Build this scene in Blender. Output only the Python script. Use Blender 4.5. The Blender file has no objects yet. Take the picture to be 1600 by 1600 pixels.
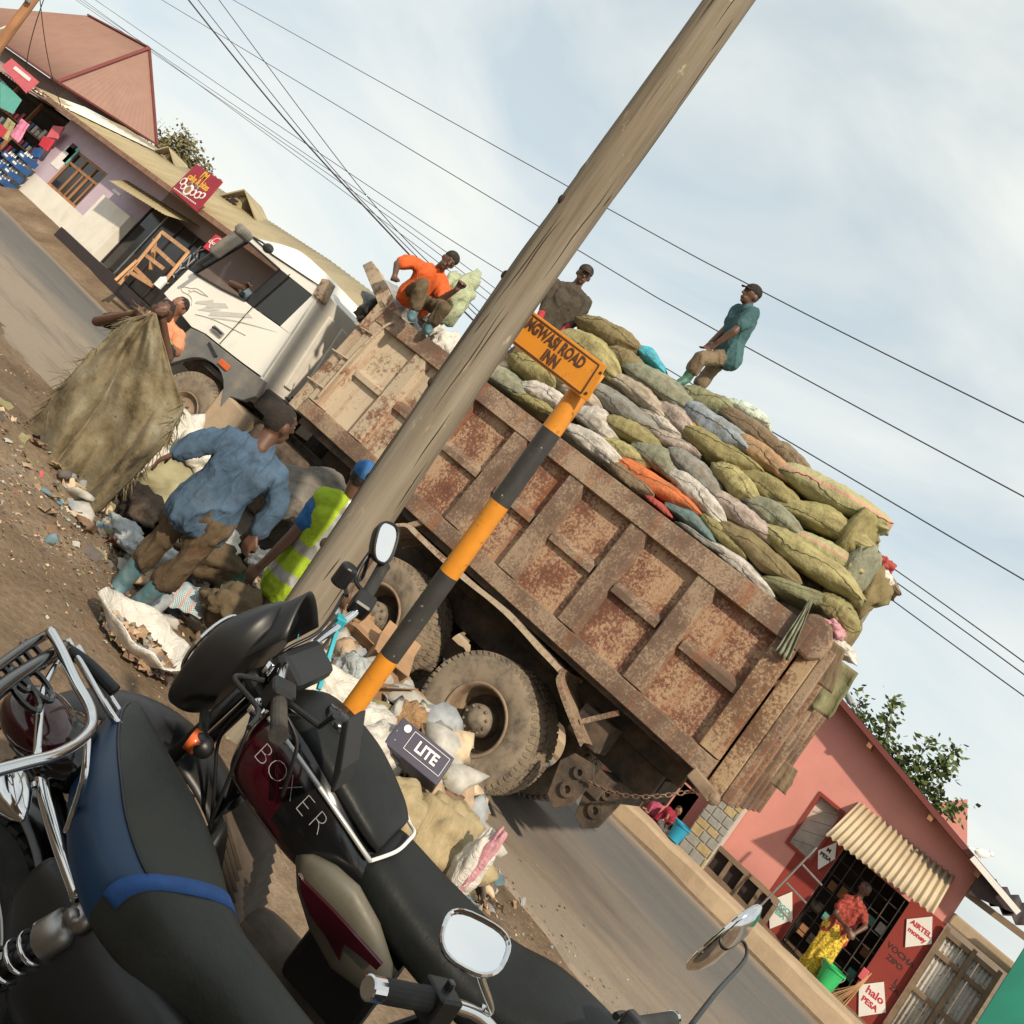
import bpy, bmesh, math, random
import numpy as np
from mathutils import Vector, Matrix, Euler, noise as mnoise
R = math.radians
scene = bpy.context.scene
COL = scene.collection
rng = random.Random(7)

# ---------------------------------------------------------------- camera
ROLL, PITCH, YAW, FPX, EYE = 0.69484310, 0.15592543, 0.62718466, 1386.155, 1.88952212
PPX, PPY = 794.913, 559.885                              # the photograph is an off-centre crop
_f = Vector((-math.sin(YAW), math.cos(YAW), 0)); _r = Vector((math.cos(YAW), math.sin(YAW), 0)); _u = Vector((0, 0, 1))
FW = _f * math.cos(PITCH) + _u * math.sin(PITCH); U2 = _u * math.cos(PITCH) - _f * math.sin(PITCH)
CX = _r * math.cos(ROLL) + U2 * math.sin(ROLL); CY = -_r * math.sin(ROLL) + U2 * math.cos(ROLL)
EYEP = Vector((0, 0, EYE))
cam = bpy.data.cameras.new('camera'); camo = bpy.data.objects.new('camera', cam); COL.objects.link(camo)
cam.sensor_width = 36; cam.lens = 36 * FPX / 1600; cam.shift_x = (800 - PPX) / 1600; cam.shift_y = (PPY - 800) / 1600; cam.clip_start = .05; cam.clip_end = 2000
camo.matrix_world = Matrix((( CX.x, CY.x, -FW.x, 0), (CX.y, CY.y, -FW.y, 0), (CX.z, CY.z, -FW.z, EYE), (0, 0, 0, 1)))
scene.camera = camo

# ---------------------------------------------------------------- sky, sun, exposure
SUN_DIR = Vector((.62, -.52, .62)).normalized()          # towards the sun
sun_el = math.asin(SUN_DIR.z); sun_az = math.atan2(SUN_DIR.x, SUN_DIR.y)
world = bpy.data.worlds.new('World'); scene.world = world; world.use_nodes = True
wn = world.node_tree.nodes; wl = world.node_tree.links
for n in list(wn): wn.remove(n)
wo = wn.new('ShaderNodeOutputWorld'); bg = wn.new('ShaderNodeBackground'); bg.inputs[1].default_value = .105
sky = wn.new('ShaderNodeTexSky'); sky.sky_type = 'NISHITA'; sky.sun_disc = False
sky.sun_elevation = sun_el; sky.sun_rotation = sun_az; sky.dust_density = 3.0; sky.air_density = 1.0; sky.altitude = 900
tc = wn.new('ShaderNodeTexCoord'); mp = wn.new('ShaderNodeMapping'); mp.inputs['Scale'].default_value = (1.0, 1.6, 3.2); mp.inputs['Rotation'].default_value = (0, 0, .5)
cn = wn.new('ShaderNodeTexNoise'); cn.inputs['Scale'].default_value = 1.5; cn.inputs['Detail'].default_value = 6; cn.inputs['Roughness'].default_value = .52; cn.inputs['Distortion'].default_value = .5
cr = wn.new('ShaderNodeValToRGB'); cr.color_ramp.elements[0].position = .36; cr.color_ramp.elements[0].color = (.22, .22, .22, 1); cr.color_ramp.elements[1].position = .66; cr.color_ramp.elements[1].color = (.97, .97, .97, 1)
mx = wn.new('ShaderNodeMixRGB'); mx.inputs[2].default_value = (8.1, 8.2, 7.7, 1)
wl.new(tc.outputs['Generated'], mp.inputs[0]); wl.new(mp.outputs[0], cn.inputs['Vector']); wl.new(cn.outputs['Fac'], cr.inputs[0])
wl.new(cr.outputs[0], mx.inputs[0]); mx0 = wn.new('ShaderNodeMixRGB'); mx0.inputs[0].default_value = .62; mx0.inputs[2].default_value = (5.7, 6.9, 7.3, 1); wl.new(sky.outputs[0], mx0.inputs[1]); wl.new(mx0.outputs[0], mx.inputs[1]); wl.new(mx.outputs[0], bg.inputs[0]); wl.new(bg.outputs[0], wo.inputs[0])
sl = bpy.data.lights.new('sun', 'SUN'); sl.energy = 4.0; sl.angle = R(1.6); sl.color = (1.0, .86, .67)
so = bpy.data.objects.new('sun', sl); COL.objects.link(so); so.rotation_euler = (-SUN_DIR).to_track_quat('-Z', 'Y').to_euler()
so.location = (0, 0, 30)
scene.view_settings.view_transform = 'Standard'; scene.view_settings.look = 'None'; scene.view_settings.gamma = 1; scene.view_settings.exposure = .2
try: scene.view_settings.use_curve_mapping = False
except Exception: pass
scene.cycles.max_bounces = 6; scene.cycles.diffuse_bounces = 3; scene.cycles.glossy_bounces = 3; scene.cycles.transparent_max_bounces = 6
scene.cycles.use_denoising = True

def at(px, py, D=None, X=None, Y=None, Z=None):
    """world point on the sight line of a photo pixel at a real depth D, or where it meets the plane X, Y or Z"""
    r = FW + CX * ((px - PPX) / FPX) - CY * ((py - PPY) / FPX)
    if D is not None: t = D
    elif Y is not None: t = Y / r.y
    elif X is not None: t = X / r.x
    else: t = (Z - EYE) / r.z
    return EYEP + r * t
def depth(p): return (Vector(p) - EYEP).dot(FW)

# ---------------------------------------------------------------- tagging
def tag(o, label=None, cat=None, group=None, kind=None):
    if label: o['label'] = label
    if cat: o['category'] = cat
    if group: o['group'] = group
    if kind: o['kind'] = kind
    return o
def empty(name, loc=(0, 0, 0), rz=0, label=None, cat=None, group=None, rot=None):
    o = bpy.data.objects.new(name, None); COL.objects.link(o); o.location = loc
    o.rotation_euler = rot if rot is not None else (0, 0, rz); o.empty_display_size = .1
    return tag(o, label, cat, group)
def add(name, me, m=None, parent=None, smooth=False, bevel=0, loc=None, rot=None, angle=None):
    o = bpy.data.objects.new(name, me); COL.objects.link(o)
    if m is not None:
        if len(me.materials): me.materials.clear()
        for k in (m if isinstance(m, (list, tuple)) else [m]): me.materials.append(k)
    if parent is not None: o.parent = parent
    if loc is not None: o.location = loc
    if rot is not None: o.rotation_euler = rot
    if smooth: me.shade_smooth() if angle is None else me.shade_smooth()
    if bevel:
        b = o.modifiers.new('bevel', 'BEVEL'); b.width = bevel; b.segments = 2; b.limit_method = 'ANGLE'; b.angle_limit = R(40)
    return o
def struct(o): o['kind'] = 'structure'; return o

# ---------------------------------------------------------------- mesh builder
class MB:
    def __init__(s): s.v = []; s.f = []; s.mi = []
    def _add(s, vs, fs, mi=0):
        b = len(s.v); s.v += [tuple(x) for x in vs]; s.f += [tuple(b + i for i in q) for q in fs]; s.mi += [mi] * len(fs); return s
    def box(s, c, d, rot=None, mi=0):
        hx, hy, hz = d[0] / 2, d[1] / 2, d[2] / 2
        vs = [Vector((x, y, z)) for x in (-hx, hx) for y in (-hy, hy) for z in (-hz, hz)]
        if rot is not None:
            M = rot if isinstance(rot, Matrix) else Euler(rot).to_matrix()
            vs = [M @ v for v in vs]
        vs = [v + Vector(c) for v in vs]
        return s._add(vs, [(0, 1, 3, 2), (4, 6, 7, 5), (0, 4, 5, 1), (2, 3, 7, 6), (0, 2, 6, 4), (1, 5, 7, 3)], mi)
    def span(s, a, b, mi=0):
        return s.box([(a[i] + b[i]) / 2 for i in range(3)], [abs(b[i] - a[i]) for i in range(3)], mi=mi)
    def beam(s, p0, p1, w, h, up=(0, 0, 1), mi=0):
        p0 = Vector(p0); p1 = Vector(p1); d = (p1 - p0); L = d.length; d.normalize(); upv = Vector(up)
        if abs(d.dot(upv)) > .98: upv = Vector((1, 0, 0)) if abs(d.x) < .9 else Vector((0, 1, 0))
        sd = d.cross(upv).normalized(); u = sd.cross(d)
        M = Matrix((d, sd, u)).transposed()
        return s.box((p0 + p1) / 2, (L, w, h), M, mi)
    def tube(s, pts, r, n=10, cap=True, mi=0, closed=False):
        pts = [Vector(p) for p in pts]; m = len(pts)
        rs = r if isinstance(r, (list, tuple)) else [r] * m
        tang = []
        for i in range(m):
            if closed: t = pts[(i + 1) % m] - pts[i - 1]
            else: t = pts[min(i + 1, m - 1)] - pts[max(i - 1, 0)]
            tang.append(t.normalized() if t.length > 1e-9 else Vector((0, 0, 1)))
        ref = Vector((0, 0, 1)) if abs(tang[0].z) < .9 else Vector((1, 0, 0))
        nrm = (ref - tang[0] * ref.dot(tang[0])).normalized(); vs = []
        for i in range(m):
            nrm = nrm - tang[i] * nrm.dot(tang[i])
            if nrm.length < 1e-6: nrm = tang[i].orthogonal()
            nrm.normalize(); bn = tang[i].cross(nrm)
            for k in range(n):
                a = 2 * math.pi * k / n; vs.append(pts[i] + (nrm * math.cos(a) + bn * math.sin(a)) * rs[i])
        fs = []
        for i in range(m if closed else m - 1):
            j = (i + 1) % m
            for k in range(n):
                fs.append((i * n + k, i * n + (k + 1) % n, j * n + (k + 1) % n, j * n + k))
        if cap and not closed:
            fs.append(tuple(range(n - 1, -1, -1))); fs.append(tuple((m - 1) * n + k for k in range(n)))
        return s._add(vs, fs, mi)
    def lathe(s, prof, n=24, M=None, mi=0, a0=0, a1=None):
        """prof: (radius, height) pairs, turned about local Z"""
        full = a1 is None; span = 2 * math.pi if full else a1 - a0
        cols = n if full else n + 1; vs = []; fs = []
        for (r, h) in prof:
            for k in range(cols):
                a = a0 + span * k / n; v = Vector((r * math.cos(a), r * math.sin(a), h)); vs.append(M @ v if M is not None else v)
        for i in range(len(prof) - 1):
            for k in range(n):
                k2 = (k + 1) % n if full else k + 1
                fs.append((i * cols + k, i * cols + k2, (i + 1) * cols + k2, (i + 1) * cols + k))
        return s._add(vs, fs, mi)
    def prism(s, outline, dirv, mi=0):
        """closed outline (3-D points) pushed along dirv"""
        o = [Vector(p) for p in outline]; d = Vector(dirv); n = len(o); vs = o + [p + d for p in o]
        fs = [tuple(range(n - 1, -1, -1)), tuple(n + i for i in range(n))]
        for i in range(n): j = (i + 1) % n; fs.append((i, j, n + j, n + i))
        return s._add(vs, fs, mi)
    def grid(s, nu, nv, fn, mi=0):
        vs = [fn(i / nu, j / nv) for i in range(nu + 1) for j in range(nv + 1)]
        fs = [(i * (nv + 1) + j, (i + 1) * (nv + 1) + j, (i + 1) * (nv + 1) + j + 1, i * (nv + 1) + j + 1) for i in range(nu) for j in range(nv)]
        return s._add(vs, fs, mi)
    def ball(s, c, r, nu=12, nv=8, rot=None, mi=0):
        r = r if isinstance(r, (list, tuple)) else (r, r, r); vs = []; fs = []
        M = rot if isinstance(rot, Matrix) else (Euler(rot).to_matrix() if rot is not None else Matrix.Identity(3))
        for j in range(nv + 1):
            t = math.pi * j / nv
            for k in range(nu):
                a = 2 * math.pi * k / nu
                vs.append(Vector(c) + M @ Vector((r[0] * math.sin(t) * math.cos(a), r[1] * math.sin(t) * math.sin(a), r[2] * math.cos(t))))
        for j in range(nv):
            for k in range(nu): fs.append((j * nu + k, (j + 1) * nu + k, (j + 1) * nu + (k + 1) % nu, j * nu + (k + 1) % nu))
        return s._add(vs, fs, mi)
    def mesh(s, name='m'):
        me = bpy.data.meshes.new(name); me.from_pydata(s.v, [], s.f)
        if any(s.mi): me.polygons.foreach_set('material_index', s.mi)
        me.validate(); me.update(); return me
    def build(s, name, m=None, parent=None, smooth=False, bevel=0, loc=None, rot=None, fixn=True):
        me = s.mesh(name)
        if fixn:
            bm = bmesh.new(); bm.from_mesh(me); bmesh.ops.remove_doubles(bm, verts=bm.verts, dist=1e-5)
            bmesh.ops.recalc_face_normals(bm, faces=bm.faces); bm.to_mesh(me); bm.free()
        return add(name, me, m, parent, smooth, bevel, loc, rot)
def smooth_path(pts, k=6):
    pts = [Vector(p) for p in pts]; out = []
    for i in range(len(pts) - 1):
        p0 = pts[max(i - 1, 0)]; p1 = pts[i]; p2 = pts[i + 1]; p3 = pts[min(i + 2, len(pts) - 1)]
        for j in range(k):
            t = j / k
            out.append(.5 * ((2 * p1) + (p2 - p0) * t + (2 * p0 - 5 * p1 + 4 * p2 - p3) * t * t + (3 * p1 - p0 - 3 * p2 + p3) * t ** 3))
    out.append(pts[-1]); return out
def nz(p, s=1.0, seed=0.0): return mnoise.noise(Vector((p[0] * s + seed * 7.3, p[1] * s - seed * 3.1, p[2] * s + seed * 1.7)))
def fbm(p, s=1.0, seed=0.0, o=3):
    a = 0; w = 1
    for k in range(o): a += w * nz(p, s, seed + k * 1.3); s *= 2.05; w *= .5
    return a
def copy_tree(o, parent=None):
    c = o.copy(); COL.objects.link(c); c.parent = parent
    for ch in list(o.children): copy_tree(ch, c)
    return c
def text_mesh(name, body, size, m, M, parent=None, extrude=.001, align='CENTER', bold=0.0, xs=1.0, font_shear=0):
    cu = bpy.data.curves.new(name, 'FONT'); cu.body = body; cu.size = size; cu.align_x = align; cu.align_y = 'CENTER'; cu.extrude = extrude; cu.offset = bold; cu.shear = font_shear; cu.resolution_u = 3
    t = bpy.data.objects.new(name, cu); COL.objects.link(t); bpy.context.view_layer.update()
    me = bpy.data.meshes.new_from_object(t.evaluated_get(bpy.context.evaluated_depsgraph_get())); bpy.data.objects.remove(t)
    for v in me.vertices: v.co.x *= xs
    me.transform(M)
    return add(name, me, m, parent)
def frame(o, xd, yd):
    """4x4 with origin o, x axis along xd, y axis near yd"""
    x = Vector(xd).normalized(); z = x.cross(Vector(yd)).normalized(); y = z.cross(x)
    M = Matrix((x, y, z)).transposed().to_4x4(); M.translation = Vector(o); return M

# ---------------------------------------------------------------- materials
def nodes(name):
    m = bpy.data.materials.new(name); m.use_nodes = True; nt = m.node_tree
    return m, nt, nt.nodes['Principled BSDF']
def tex(nt, scale, detail=4, rough=.55, stretch=None, coord='Object', distort=0, rot=None, kind='NOISE'):
    c = nt.nodes.new('ShaderNodeTexCoord'); mpn = nt.nodes.new('ShaderNodeMapping')
    if stretch: mpn.inputs['Scale'].default_value = stretch
    if rot: mpn.inputs['Rotation'].default_value = rot
    nt.links.new(c.outputs[coord], mpn.inputs[0])
    t = nt.nodes.new('ShaderNodeTexNoise'); t.inputs['Scale'].default_value = scale; t.inputs['Detail'].default_value = detail; t.inputs['Roughness'].default_value = rough; t.inputs['Distortion'].default_value = distort
    nt.links.new(mpn.outputs[0], t.inputs['Vector']); return t.outputs['Fac']
def ramp(nt, fac, stops):
    r = nt.nodes.new('ShaderNodeValToRGB'); e = r.color_ramp.elements
    while len(e) < len(stops): e.new(.5)
    for k, (p, c) in enumerate(stops):
        e[k].position = p
        if not isinstance(c, (tuple, list)): c = (c, c, c)
        e[k].color = (c[0], c[1], c[2], 1)
    nt.links.new(fac, r.inputs[0]); return r.outputs[0]
def mixc(nt, fac, a, b, mode='MIX'):
    x = nt.nodes.new('ShaderNodeMixRGB'); x.blend_type = mode
    for sck, val in ((0, fac), (1, a), (2, b)):
        if isinstance(val, (int, float)): x.inputs[sck].default_value = val if sck == 0 else (val, val, val, 1)
        elif isinstance(val, tuple): x.inputs[sck].default_value = (val[0], val[1], val[2], 1)
        else: nt.links.new(val, x.inputs[sck])
    return x.outputs[0]
def bump(nt, bsdf, h, strength=.3, dist=.01):
    b = nt.nodes.new('ShaderNodeBump'); b.inputs['Strength'].default_value = strength; b.inputs['Distance'].default_value = dist
    nt.links.new(h, b.inputs['Height']); nt.links.new(b.outputs[0], bsdf.inputs['Normal'])
def mat(name, c, var=.25, scale=6, rough=.7, metal=0, bumps=None, dust=None, dcol=(.30, .21, .13), spec=.5, dscale=3, stretch=None, coat=0, sheen=0, coord='Object', c2=None):
    """base colour varied by noise; dust = (low, high) noise thresholds for a dusty film"""
    m, nt, b = nodes(name)
    f = tex(nt, scale, 5, .6, stretch, coord)
    lo = tuple(x * (1 - var) for x in c); hi = tuple(min(1, x * (1 + var)) for x in (c2 or c))
    col = ramp(nt, f, [(.3, lo), (.7, hi)])
    if dust:
        g = tex(nt, dscale, 7, .68, None, coord)
        df = ramp(nt, g, [(dust[0], 0.0), (dust[1], 1.0)])
        col = mixc(nt, df, col, dcol)
        rr = ramp(nt, g, [(dust[0], rough), (dust[1], .9)]); nt.links.new(rr, b.inputs['Roughness'])
    else: b.inputs['Roughness'].default_value = rough
    nt.links.new(col, b.inputs['Base Color']); b.inputs['Metallic'].default_value = metal
    b.inputs['Specular IOR Level'].default_value = spec
    if coat: b.inputs['Coat Weight'].default_value = coat; b.inputs['Coat Roughness'].default_value = .08
    if bumps: bump(nt, b, tex(nt, bumps[0], 6, .6, stretch, coord), bumps[1], bumps[2] if len(bumps) > 2 else .01)
    return m
# ================================================================ materials of the place
def dirt_mat():
    m, nt, b = nodes('dirt')
    f = tex(nt, .9, 8, .65); f2 = tex(nt, 22, 6, .7); f3 = tex(nt, 90, 3, .6)
    col = ramp(nt, f, [(.30, (.135, .092, .060)), (.5, (.215, .155, .103)), (.72, (.34, .26, .18))])
    sp = ramp(nt, f2, [(.35, (.55, .5, .45)), (.65, (1.0, 1.0, 1.0))]); col = mixc(nt, .75, col, sp, 'MULTIPLY')
    fl = ramp(nt, f3, [(.66, 0.0), (.74, 1.0)]); col = mixc(nt, fl, col, (.42, .34, .25))
    nt.links.new(col, b.inputs['Base Color']); b.inputs['Roughness'].default_value = .95; b.inputs['Specular IOR Level'].default_value = .2
    bump(nt, b, f2, .6, .03); return m
def asphalt_mat():
    m, nt, b = nodes('asphalt')
    f = tex(nt, 160, 2, .6); big = tex(nt, .7, 6, .6, (.25, 1, 1))
    col = ramp(nt, f, [(.3, (.09, .091, .092)), (.62, (.15, .147, .14)), (.78, (.24, .23, .21))])
    c = nt.nodes.new('ShaderNodeTexCoord'); s = nt.nodes.new('ShaderNodeSeparateXYZ'); nt.links.new(c.outputs['Object'], s.inputs[0])
    mr = nt.nodes.new('ShaderNodeMapRange'); mr.inputs[1].default_value = 10.3; mr.inputs[2].default_value = 6.2; nt.links.new(s.outputs['Y'], mr.inputs[0])
    mr2 = nt.nodes.new('ShaderNodeMapRange'); mr2.inputs[1].default_value = 11.9; mr2.inputs[2].default_value = 12.7; nt.links.new(s.outputs['Y'], mr2.inputs[0])
    a = nt.nodes.new('ShaderNodeMath'); a.operation = 'MAXIMUM'; nt.links.new(mr.outputs[0], a.inputs[0]); nt.links.new(mr2.outputs[0], a.inputs[1])
    a2 = nt.nodes.new('ShaderNodeMath'); a2.operation = 'ADD'; nt.links.new(a.outputs[0], a2.inputs[0]); nt.links.new(big, a2.inputs[1])
    df = ramp(nt, a2.outputs[0], [(.55, .04), (.95, .45), (1.35 if False else .999, .62)])
    f4 = tex(nt, 60, 5, .7); dd = ramp(nt, f4, [(.3, (.32, .245, .17)), (.7, (.42, .33, .235))])
    col = mixc(nt, df, col, dd)
    st = tex(nt, 1.1, 7, .72, (.35, 1.2, 1)); col = mixc(nt, ramp(nt, st, [(.30, .55), (.50, 0.0)]), col, (.075, .07, .066)); cr_ = tex(nt, 6, 5, .8, (.6, 1, 1), 'Object', 2.0); col = mixc(nt, ramp(nt, cr_, [(.478, 0.0), (.492, .5), (.506, 0.0)]), col, (.13, .11, .09))
    nt.links.new(col, b.inputs['Base Color']); b.inputs['Roughness'].default_value = .88; b.inputs['Specular IOR Level'].default_value = .3
    bump(nt, b, f, .5, .006); return m
def rust_mat(name, base, ochre, amt, scale=26, spots=.34):
    m, nt, b = nodes(name)
    big = tex(nt, 2.2, 5, .6); fine = tex(nt, scale, 8, .78); spk = tex(nt, scale * 2.6, 4, .7)
    col = ramp(nt, big, [(.3, tuple(x * .62 for x in base)), (.55, base), (.75, tuple(min(1, x * 1.35) for x in base))])
    s = nt.nodes.new('ShaderNodeMath'); s.operation = 'ADD'; s.use_clamp = False
    h = nt.nodes.new('ShaderNodeMath'); h.operation = 'MULTIPLY'; h.inputs[1].default_value = .8; nt.links.new(big, h.inputs[0])
    nt.links.new(fine, s.inputs[0]); nt.links.new(h.outputs[0], s.inputs[1])
    df = ramp(nt, s.outputs[0], [(1.02 - amt, 0.0), (min(.99, 1.12 - amt), 1.0)])
    col = mixc(nt, df, col, ochre)
    dk = ramp(nt, spk, [(spots, 1.0), (spots + .08, 0.0)]); col = mixc(nt, dk, col, tuple(x * .4 for x in base))
    st = tex(nt, 5, 6, .7, (1.4, 1.4, .12)); sf = ramp(nt, st, [(.52, 0.0), (.70, .75)]); col = mixc(nt, sf, col, (.26, .085, .035))
    nt.links.new(col, b.inputs['Base Color']); b.inputs['Roughness'].default_value = .85; b.inputs['Specular IOR Level'].default_value = .25
    bump(nt, b, fine, .5, .008); return m
M = {}
M['dirt'] = dirt_mat(); M['asphalt'] = asphalt_mat()
M['rust_panel'] = rust_mat('rust_panel', (.20, .09, .06), (.42, .285, .18), .16, 34)
M['rust_rail'] = rust_mat('rust_rail', (.185, .122, .088), (.325, .24, .165), .13, 44)
M['rust_end'] = rust_mat('rust_end', (.21, .12, .075), (.40, .29, .18), .17, 38)
M['cream_rust'] = rust_mat('cream_rust', (.24, .13, .085), (.44, .36, .26), .23, 16, .30)
M['cream_panel'] = rust_mat('cream_panel', (.30, .19, .12), (.52, .43, .31), .29, 20, .28)
M['dark_metal'] = mat('dark_metal', (.035, .03, .027), .4, 8, .7, 0, (40, .3, .004), (.5, .85), (.16, .11, .07), dscale=5)
M['chassis'] = mat('chassis', (.05, .038, .03), .4, 8, .8, 0, (40, .3, .004), (.42, .75), (.17, .115, .07), dscale=5)
M['cab_white'] = mat('cab_white', (.80, .78, .71), .04, 2, .42, 0, None, (.60, .99), (.46, .38, .27), dscale=2.2, coat=.15)
M['cab_rear'] = mat('cab_rear', (.68, .65, .58), .08, 3, .6, 0, None, (.52, .95), (.42, .36, .27), dscale=3)
M['cab_grey'] = mat('cab_grey', (.15, .15, .145), .15, 4, .6, 0, None, (.48, .85), (.33, .26, .18), dscale=3)
M['decal'] = mat('decal_grey', (.55, .54, .51), .08, 5, .5)
M['black_plastic'] = mat('black_plastic', (.02, .02, .021), .25, 12, .42, 0, (200, .08, .002))
M['rubber'] = mat('rubber', (.055, .05, .045), .3, 6, .85, 0, (60, .25, .004), (.27, .56), (.26, .205, .145), dscale=6)
M['rim'] = mat('rim', (.21, .145, .095), .3, 8, .75, 0, (50, .25, .003), (.42, .75), (.36, .27, .18), dscale=6)
M['hub'] = mat('hub', (.16, .13, .10), .3, 14, .7, .2, (50, .25, .003), (.4, .75), (.3, .24, .17), dscale=8)
M['chrome'] = mat('chrome', (.72, .72, .72), .05, 3, .09, 1.0)
M['steel'] = mat('steel', (.42, .41, .39), .2, 10, .38, .9)
def glass(name, c, rough=.06, alpha=.35):
    m, nt, b = nodes(name); b.inputs['Base Color'].default_value = (*c, 1); b.inputs['Roughness'].default_value = rough
    b.inputs['Alpha'].default_value = alpha; b.inputs['Specular IOR Level'].default_value = .7; return m
M['tinted'] = glass('tinted_glass', (.02, .021, .018), .08, .88)
M['clear'] = glass('clear_glass', (.25, .27, .27), .05, .22)
M['orange_lens'] = mat('orange_lens', (.62, .12, .03), .1, 9, .3)
M['mirror'] = mat('mirror', (.86, .88, .9), .01, 2, .02, 1.0)

# ================================================================ setting
def sstep(a, b, x):
    t = max(0., min(1., (x - a) / (b - a))); return t * t * (3 - 2 * t)
def gz(x, y):
    z = -.02
    if y < 6.9:
        z += (.30 * sstep(6.7, 3.4, y)) * (1 - .75 * sstep(-5.5, -9, x))
        k = sstep(6.9, 5.6, y) * (1 - sstep(8, 16, abs(x + 2)))
        z += k * (.01 + .05 * fbm((x, y, 0), .9, 3, 3) + .012 * nz((x, y, 0), 6, 5))
        d = math.hypot((x + 5.6) / 1.3, (y - 3.4) / .7); z += .10 * math.exp(-d * d)
    if y > 12.7:
        up = .20 + .35 * sstep(-10, -20, x); z += up * sstep(12.85, 14.0, y) + .03 * fbm((x, y, 0), .8, 9, 2)
    return z
def gpt(px, py, dz_=0):
    """where a photo pixel's sight line meets the ground"""
    Z = 0.
    for _ in range(12):
        q = at(px, py, Z=Z + dz_); Z = gz(q.x, q.y)
    return at(px, py, Z=Z + dz_)
def axis(parts):
    out = []
    for a, b, s in parts:
        n = max(1, int(round((b - a) / s))); out += [a + (b - a) * i / n for i in range(n)]
    return out + [parts[-1][1]]
gx = axis([(-400, -90, 40), (-90, -34, 4), (-34, -12, .8), (-12, -7, .25), (-7, .6, .09), (.6, 5, .4), (5, 60, 8)])
gy = axis([(-60, -4, 8), (-4, .5, .6), (.5, 7.2, .09), (7.2, 12.6, 1.2), (12.6, 14.6, .2), (14.6, 40, 3), (40, 300, 40)])
g = MB(); g.v = [(x, y, gz(x, y)) for x in gx for y in gy]; ny = len(gy)
g.f = [(i * ny + j, (i + 1) * ny + j, (i + 1) * ny + j + 1, i * ny + j + 1) for i in range(len(gx) - 1) for j in range(ny - 1)]; g.mi = [0] * len(g.f)
ground = struct(g.build('ground', M['dirt'], smooth=True, fixn=False))
def road_fn(u, v):
    X = -300 + 340 * u if False else None
rx = axis([(-320, -60, 20), (-60, -12, 2), (-12, 0, .15), (0, 50, 5)])
rows = []
for x in rx:
    n0 = 5.9 + .9 * sstep(-6, -2.6, x) + .16 * nz((x, 0, 0), 1.3, 2) + .06 * nz((x, 0, 0), 6, 4) - .9 * sstep(-8, -16, x)
    n1 = 12.62 + .05 * nz((x, 3, 0), 1.1, 6)
    rows.append([(x, n0 + (n1 - n0) * t, .004 if 0 < t < 1 else -.03) for t in (0, .01, .2, .5, .8, .99, 1)])
g = MB(); g.v = [p for r in rows for p in r]; g.f = [(i * 7 + j, (i + 1) * 7 + j, (i + 1) * 7 + j + 1, i * 7 + j + 1) for i in range(len(rows) - 1) for j in range(6)]; g.mi = [0] * len(g.f)
struct(g.build('road', M['asphalt'], fixn=False))
M['concrete_dusty'] = mat('concrete_dusty', (.40, .30, .20), .15, 3, .9, 0, (30, .4, .01), (.4, .8), (.46, .35, .23), dscale=4)
kb = MB()
def ledge(u, v):
    x = -9 + 18 * u; k = int(round(v * 4))
    prof = [(12.98, -.05), (13.0, .17), (13.04, .215), (13.44, .225), (13.5, -.05)][k]
    w = .05 * nz((x, k, 0), 1.2, 8)
    return (x, prof[0] + w, prof[1] + (.02 * nz((x, 0, k), 2.2, 4) if k in (1, 2, 3) else 0))
kb.grid(90, 4, ledge)
struct(kb.build('kerb', M['concrete_dusty'], smooth=False))

# ================================================================ dump truck
PSI = 0.0562376; T0 = Vector((-3.15468, 7.27051, 0))
AX = Vector((math.cos(PSI), math.sin(PSI), 0)); NV = Vector((-math.sin(PSI), math.cos(PSI), 0))
def TW(u, v, z): return T0 + AX * u + NV * v + Vector((0, 0, z))       # truck-local to world
def TL(px, py, v):                                                    # photo pixel to truck-local on plane v
    r = FW + CX * ((px - PPX) / FPX) - CY * ((py - PPY) / FPX)
    t = ((T0 + NV * v - EYEP).dot(NV)) / r.dot(NV); w = EYEP + r * t
    return Vector(((w - T0).dot(AX), v, w.z))
truck = empty('dump_truck', T0, PSI, 'white cab dump truck with rusty ribbed tipper body heaped with sacks', 'truck')
def ztop(u): return 2.905 - .0235 * u
def ztl(u): return 2.67 - .027 * u
def zbu(u): return 1.65 - .012 * u
def zbl(u): return 1.47 - .010 * u
U0, U1 = -3.62, 1.72
ribs = [-2.82, -2.07, -1.315, -.585, .15, .875]
# inner sheet of the near side, cell by cell
edges = [-3.40] + ribs + [1.56]
for i in range(len(edges) - 1):
    a, b = edges[i] + (.02), edges[i + 1] - (.02)
    pm = M['cream_panel'] if i == 0 else M['rust_panel']
    if i == 1: pm = M['cream_rust']
    mid0 = lambda u: (zbu(u) + ztl(u)) / 2 - .055
    for (lo, hi) in ((lambda u: zbu(u) - .05, lambda u: mid0(u) + .03), (lambda u: mid0(u) + .07, lambda u: ztl(u) + .05)):
        p = MB()
        cu, wob = (a + b) / 2, .012
        def pf(s, t, a=a, b=b, lo=lo, hi=hi):
            u = a + (b - a) * s; z = lo(u) + (hi(u) - lo(u)) * t
            e = math.sin(math.pi * s) * math.sin(math.pi * t)
            return (u, .0 + .025 * e * nz((u, z, 1), 2.1, i), z)
        p.grid(8, 6, pf); p.build('side_panel', pm, truck, smooth=True)
for k, c in enumerate(ribs):
    h = MB(); w = .085
    h.prism([(c - w - .035, 0, zbu(c) - .01), (c - w, -.085, zbu(c) + .0), (c + w, -.085, zbu(c)), (c + w + .035, 0, zbu(c) - .01)], (0, 0, ztl(c) - zbu(c) + .012))
    h.build('rib', M['cream_rust'] if k < 1 else M['rust_rail'], truck, bevel=.006)
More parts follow.
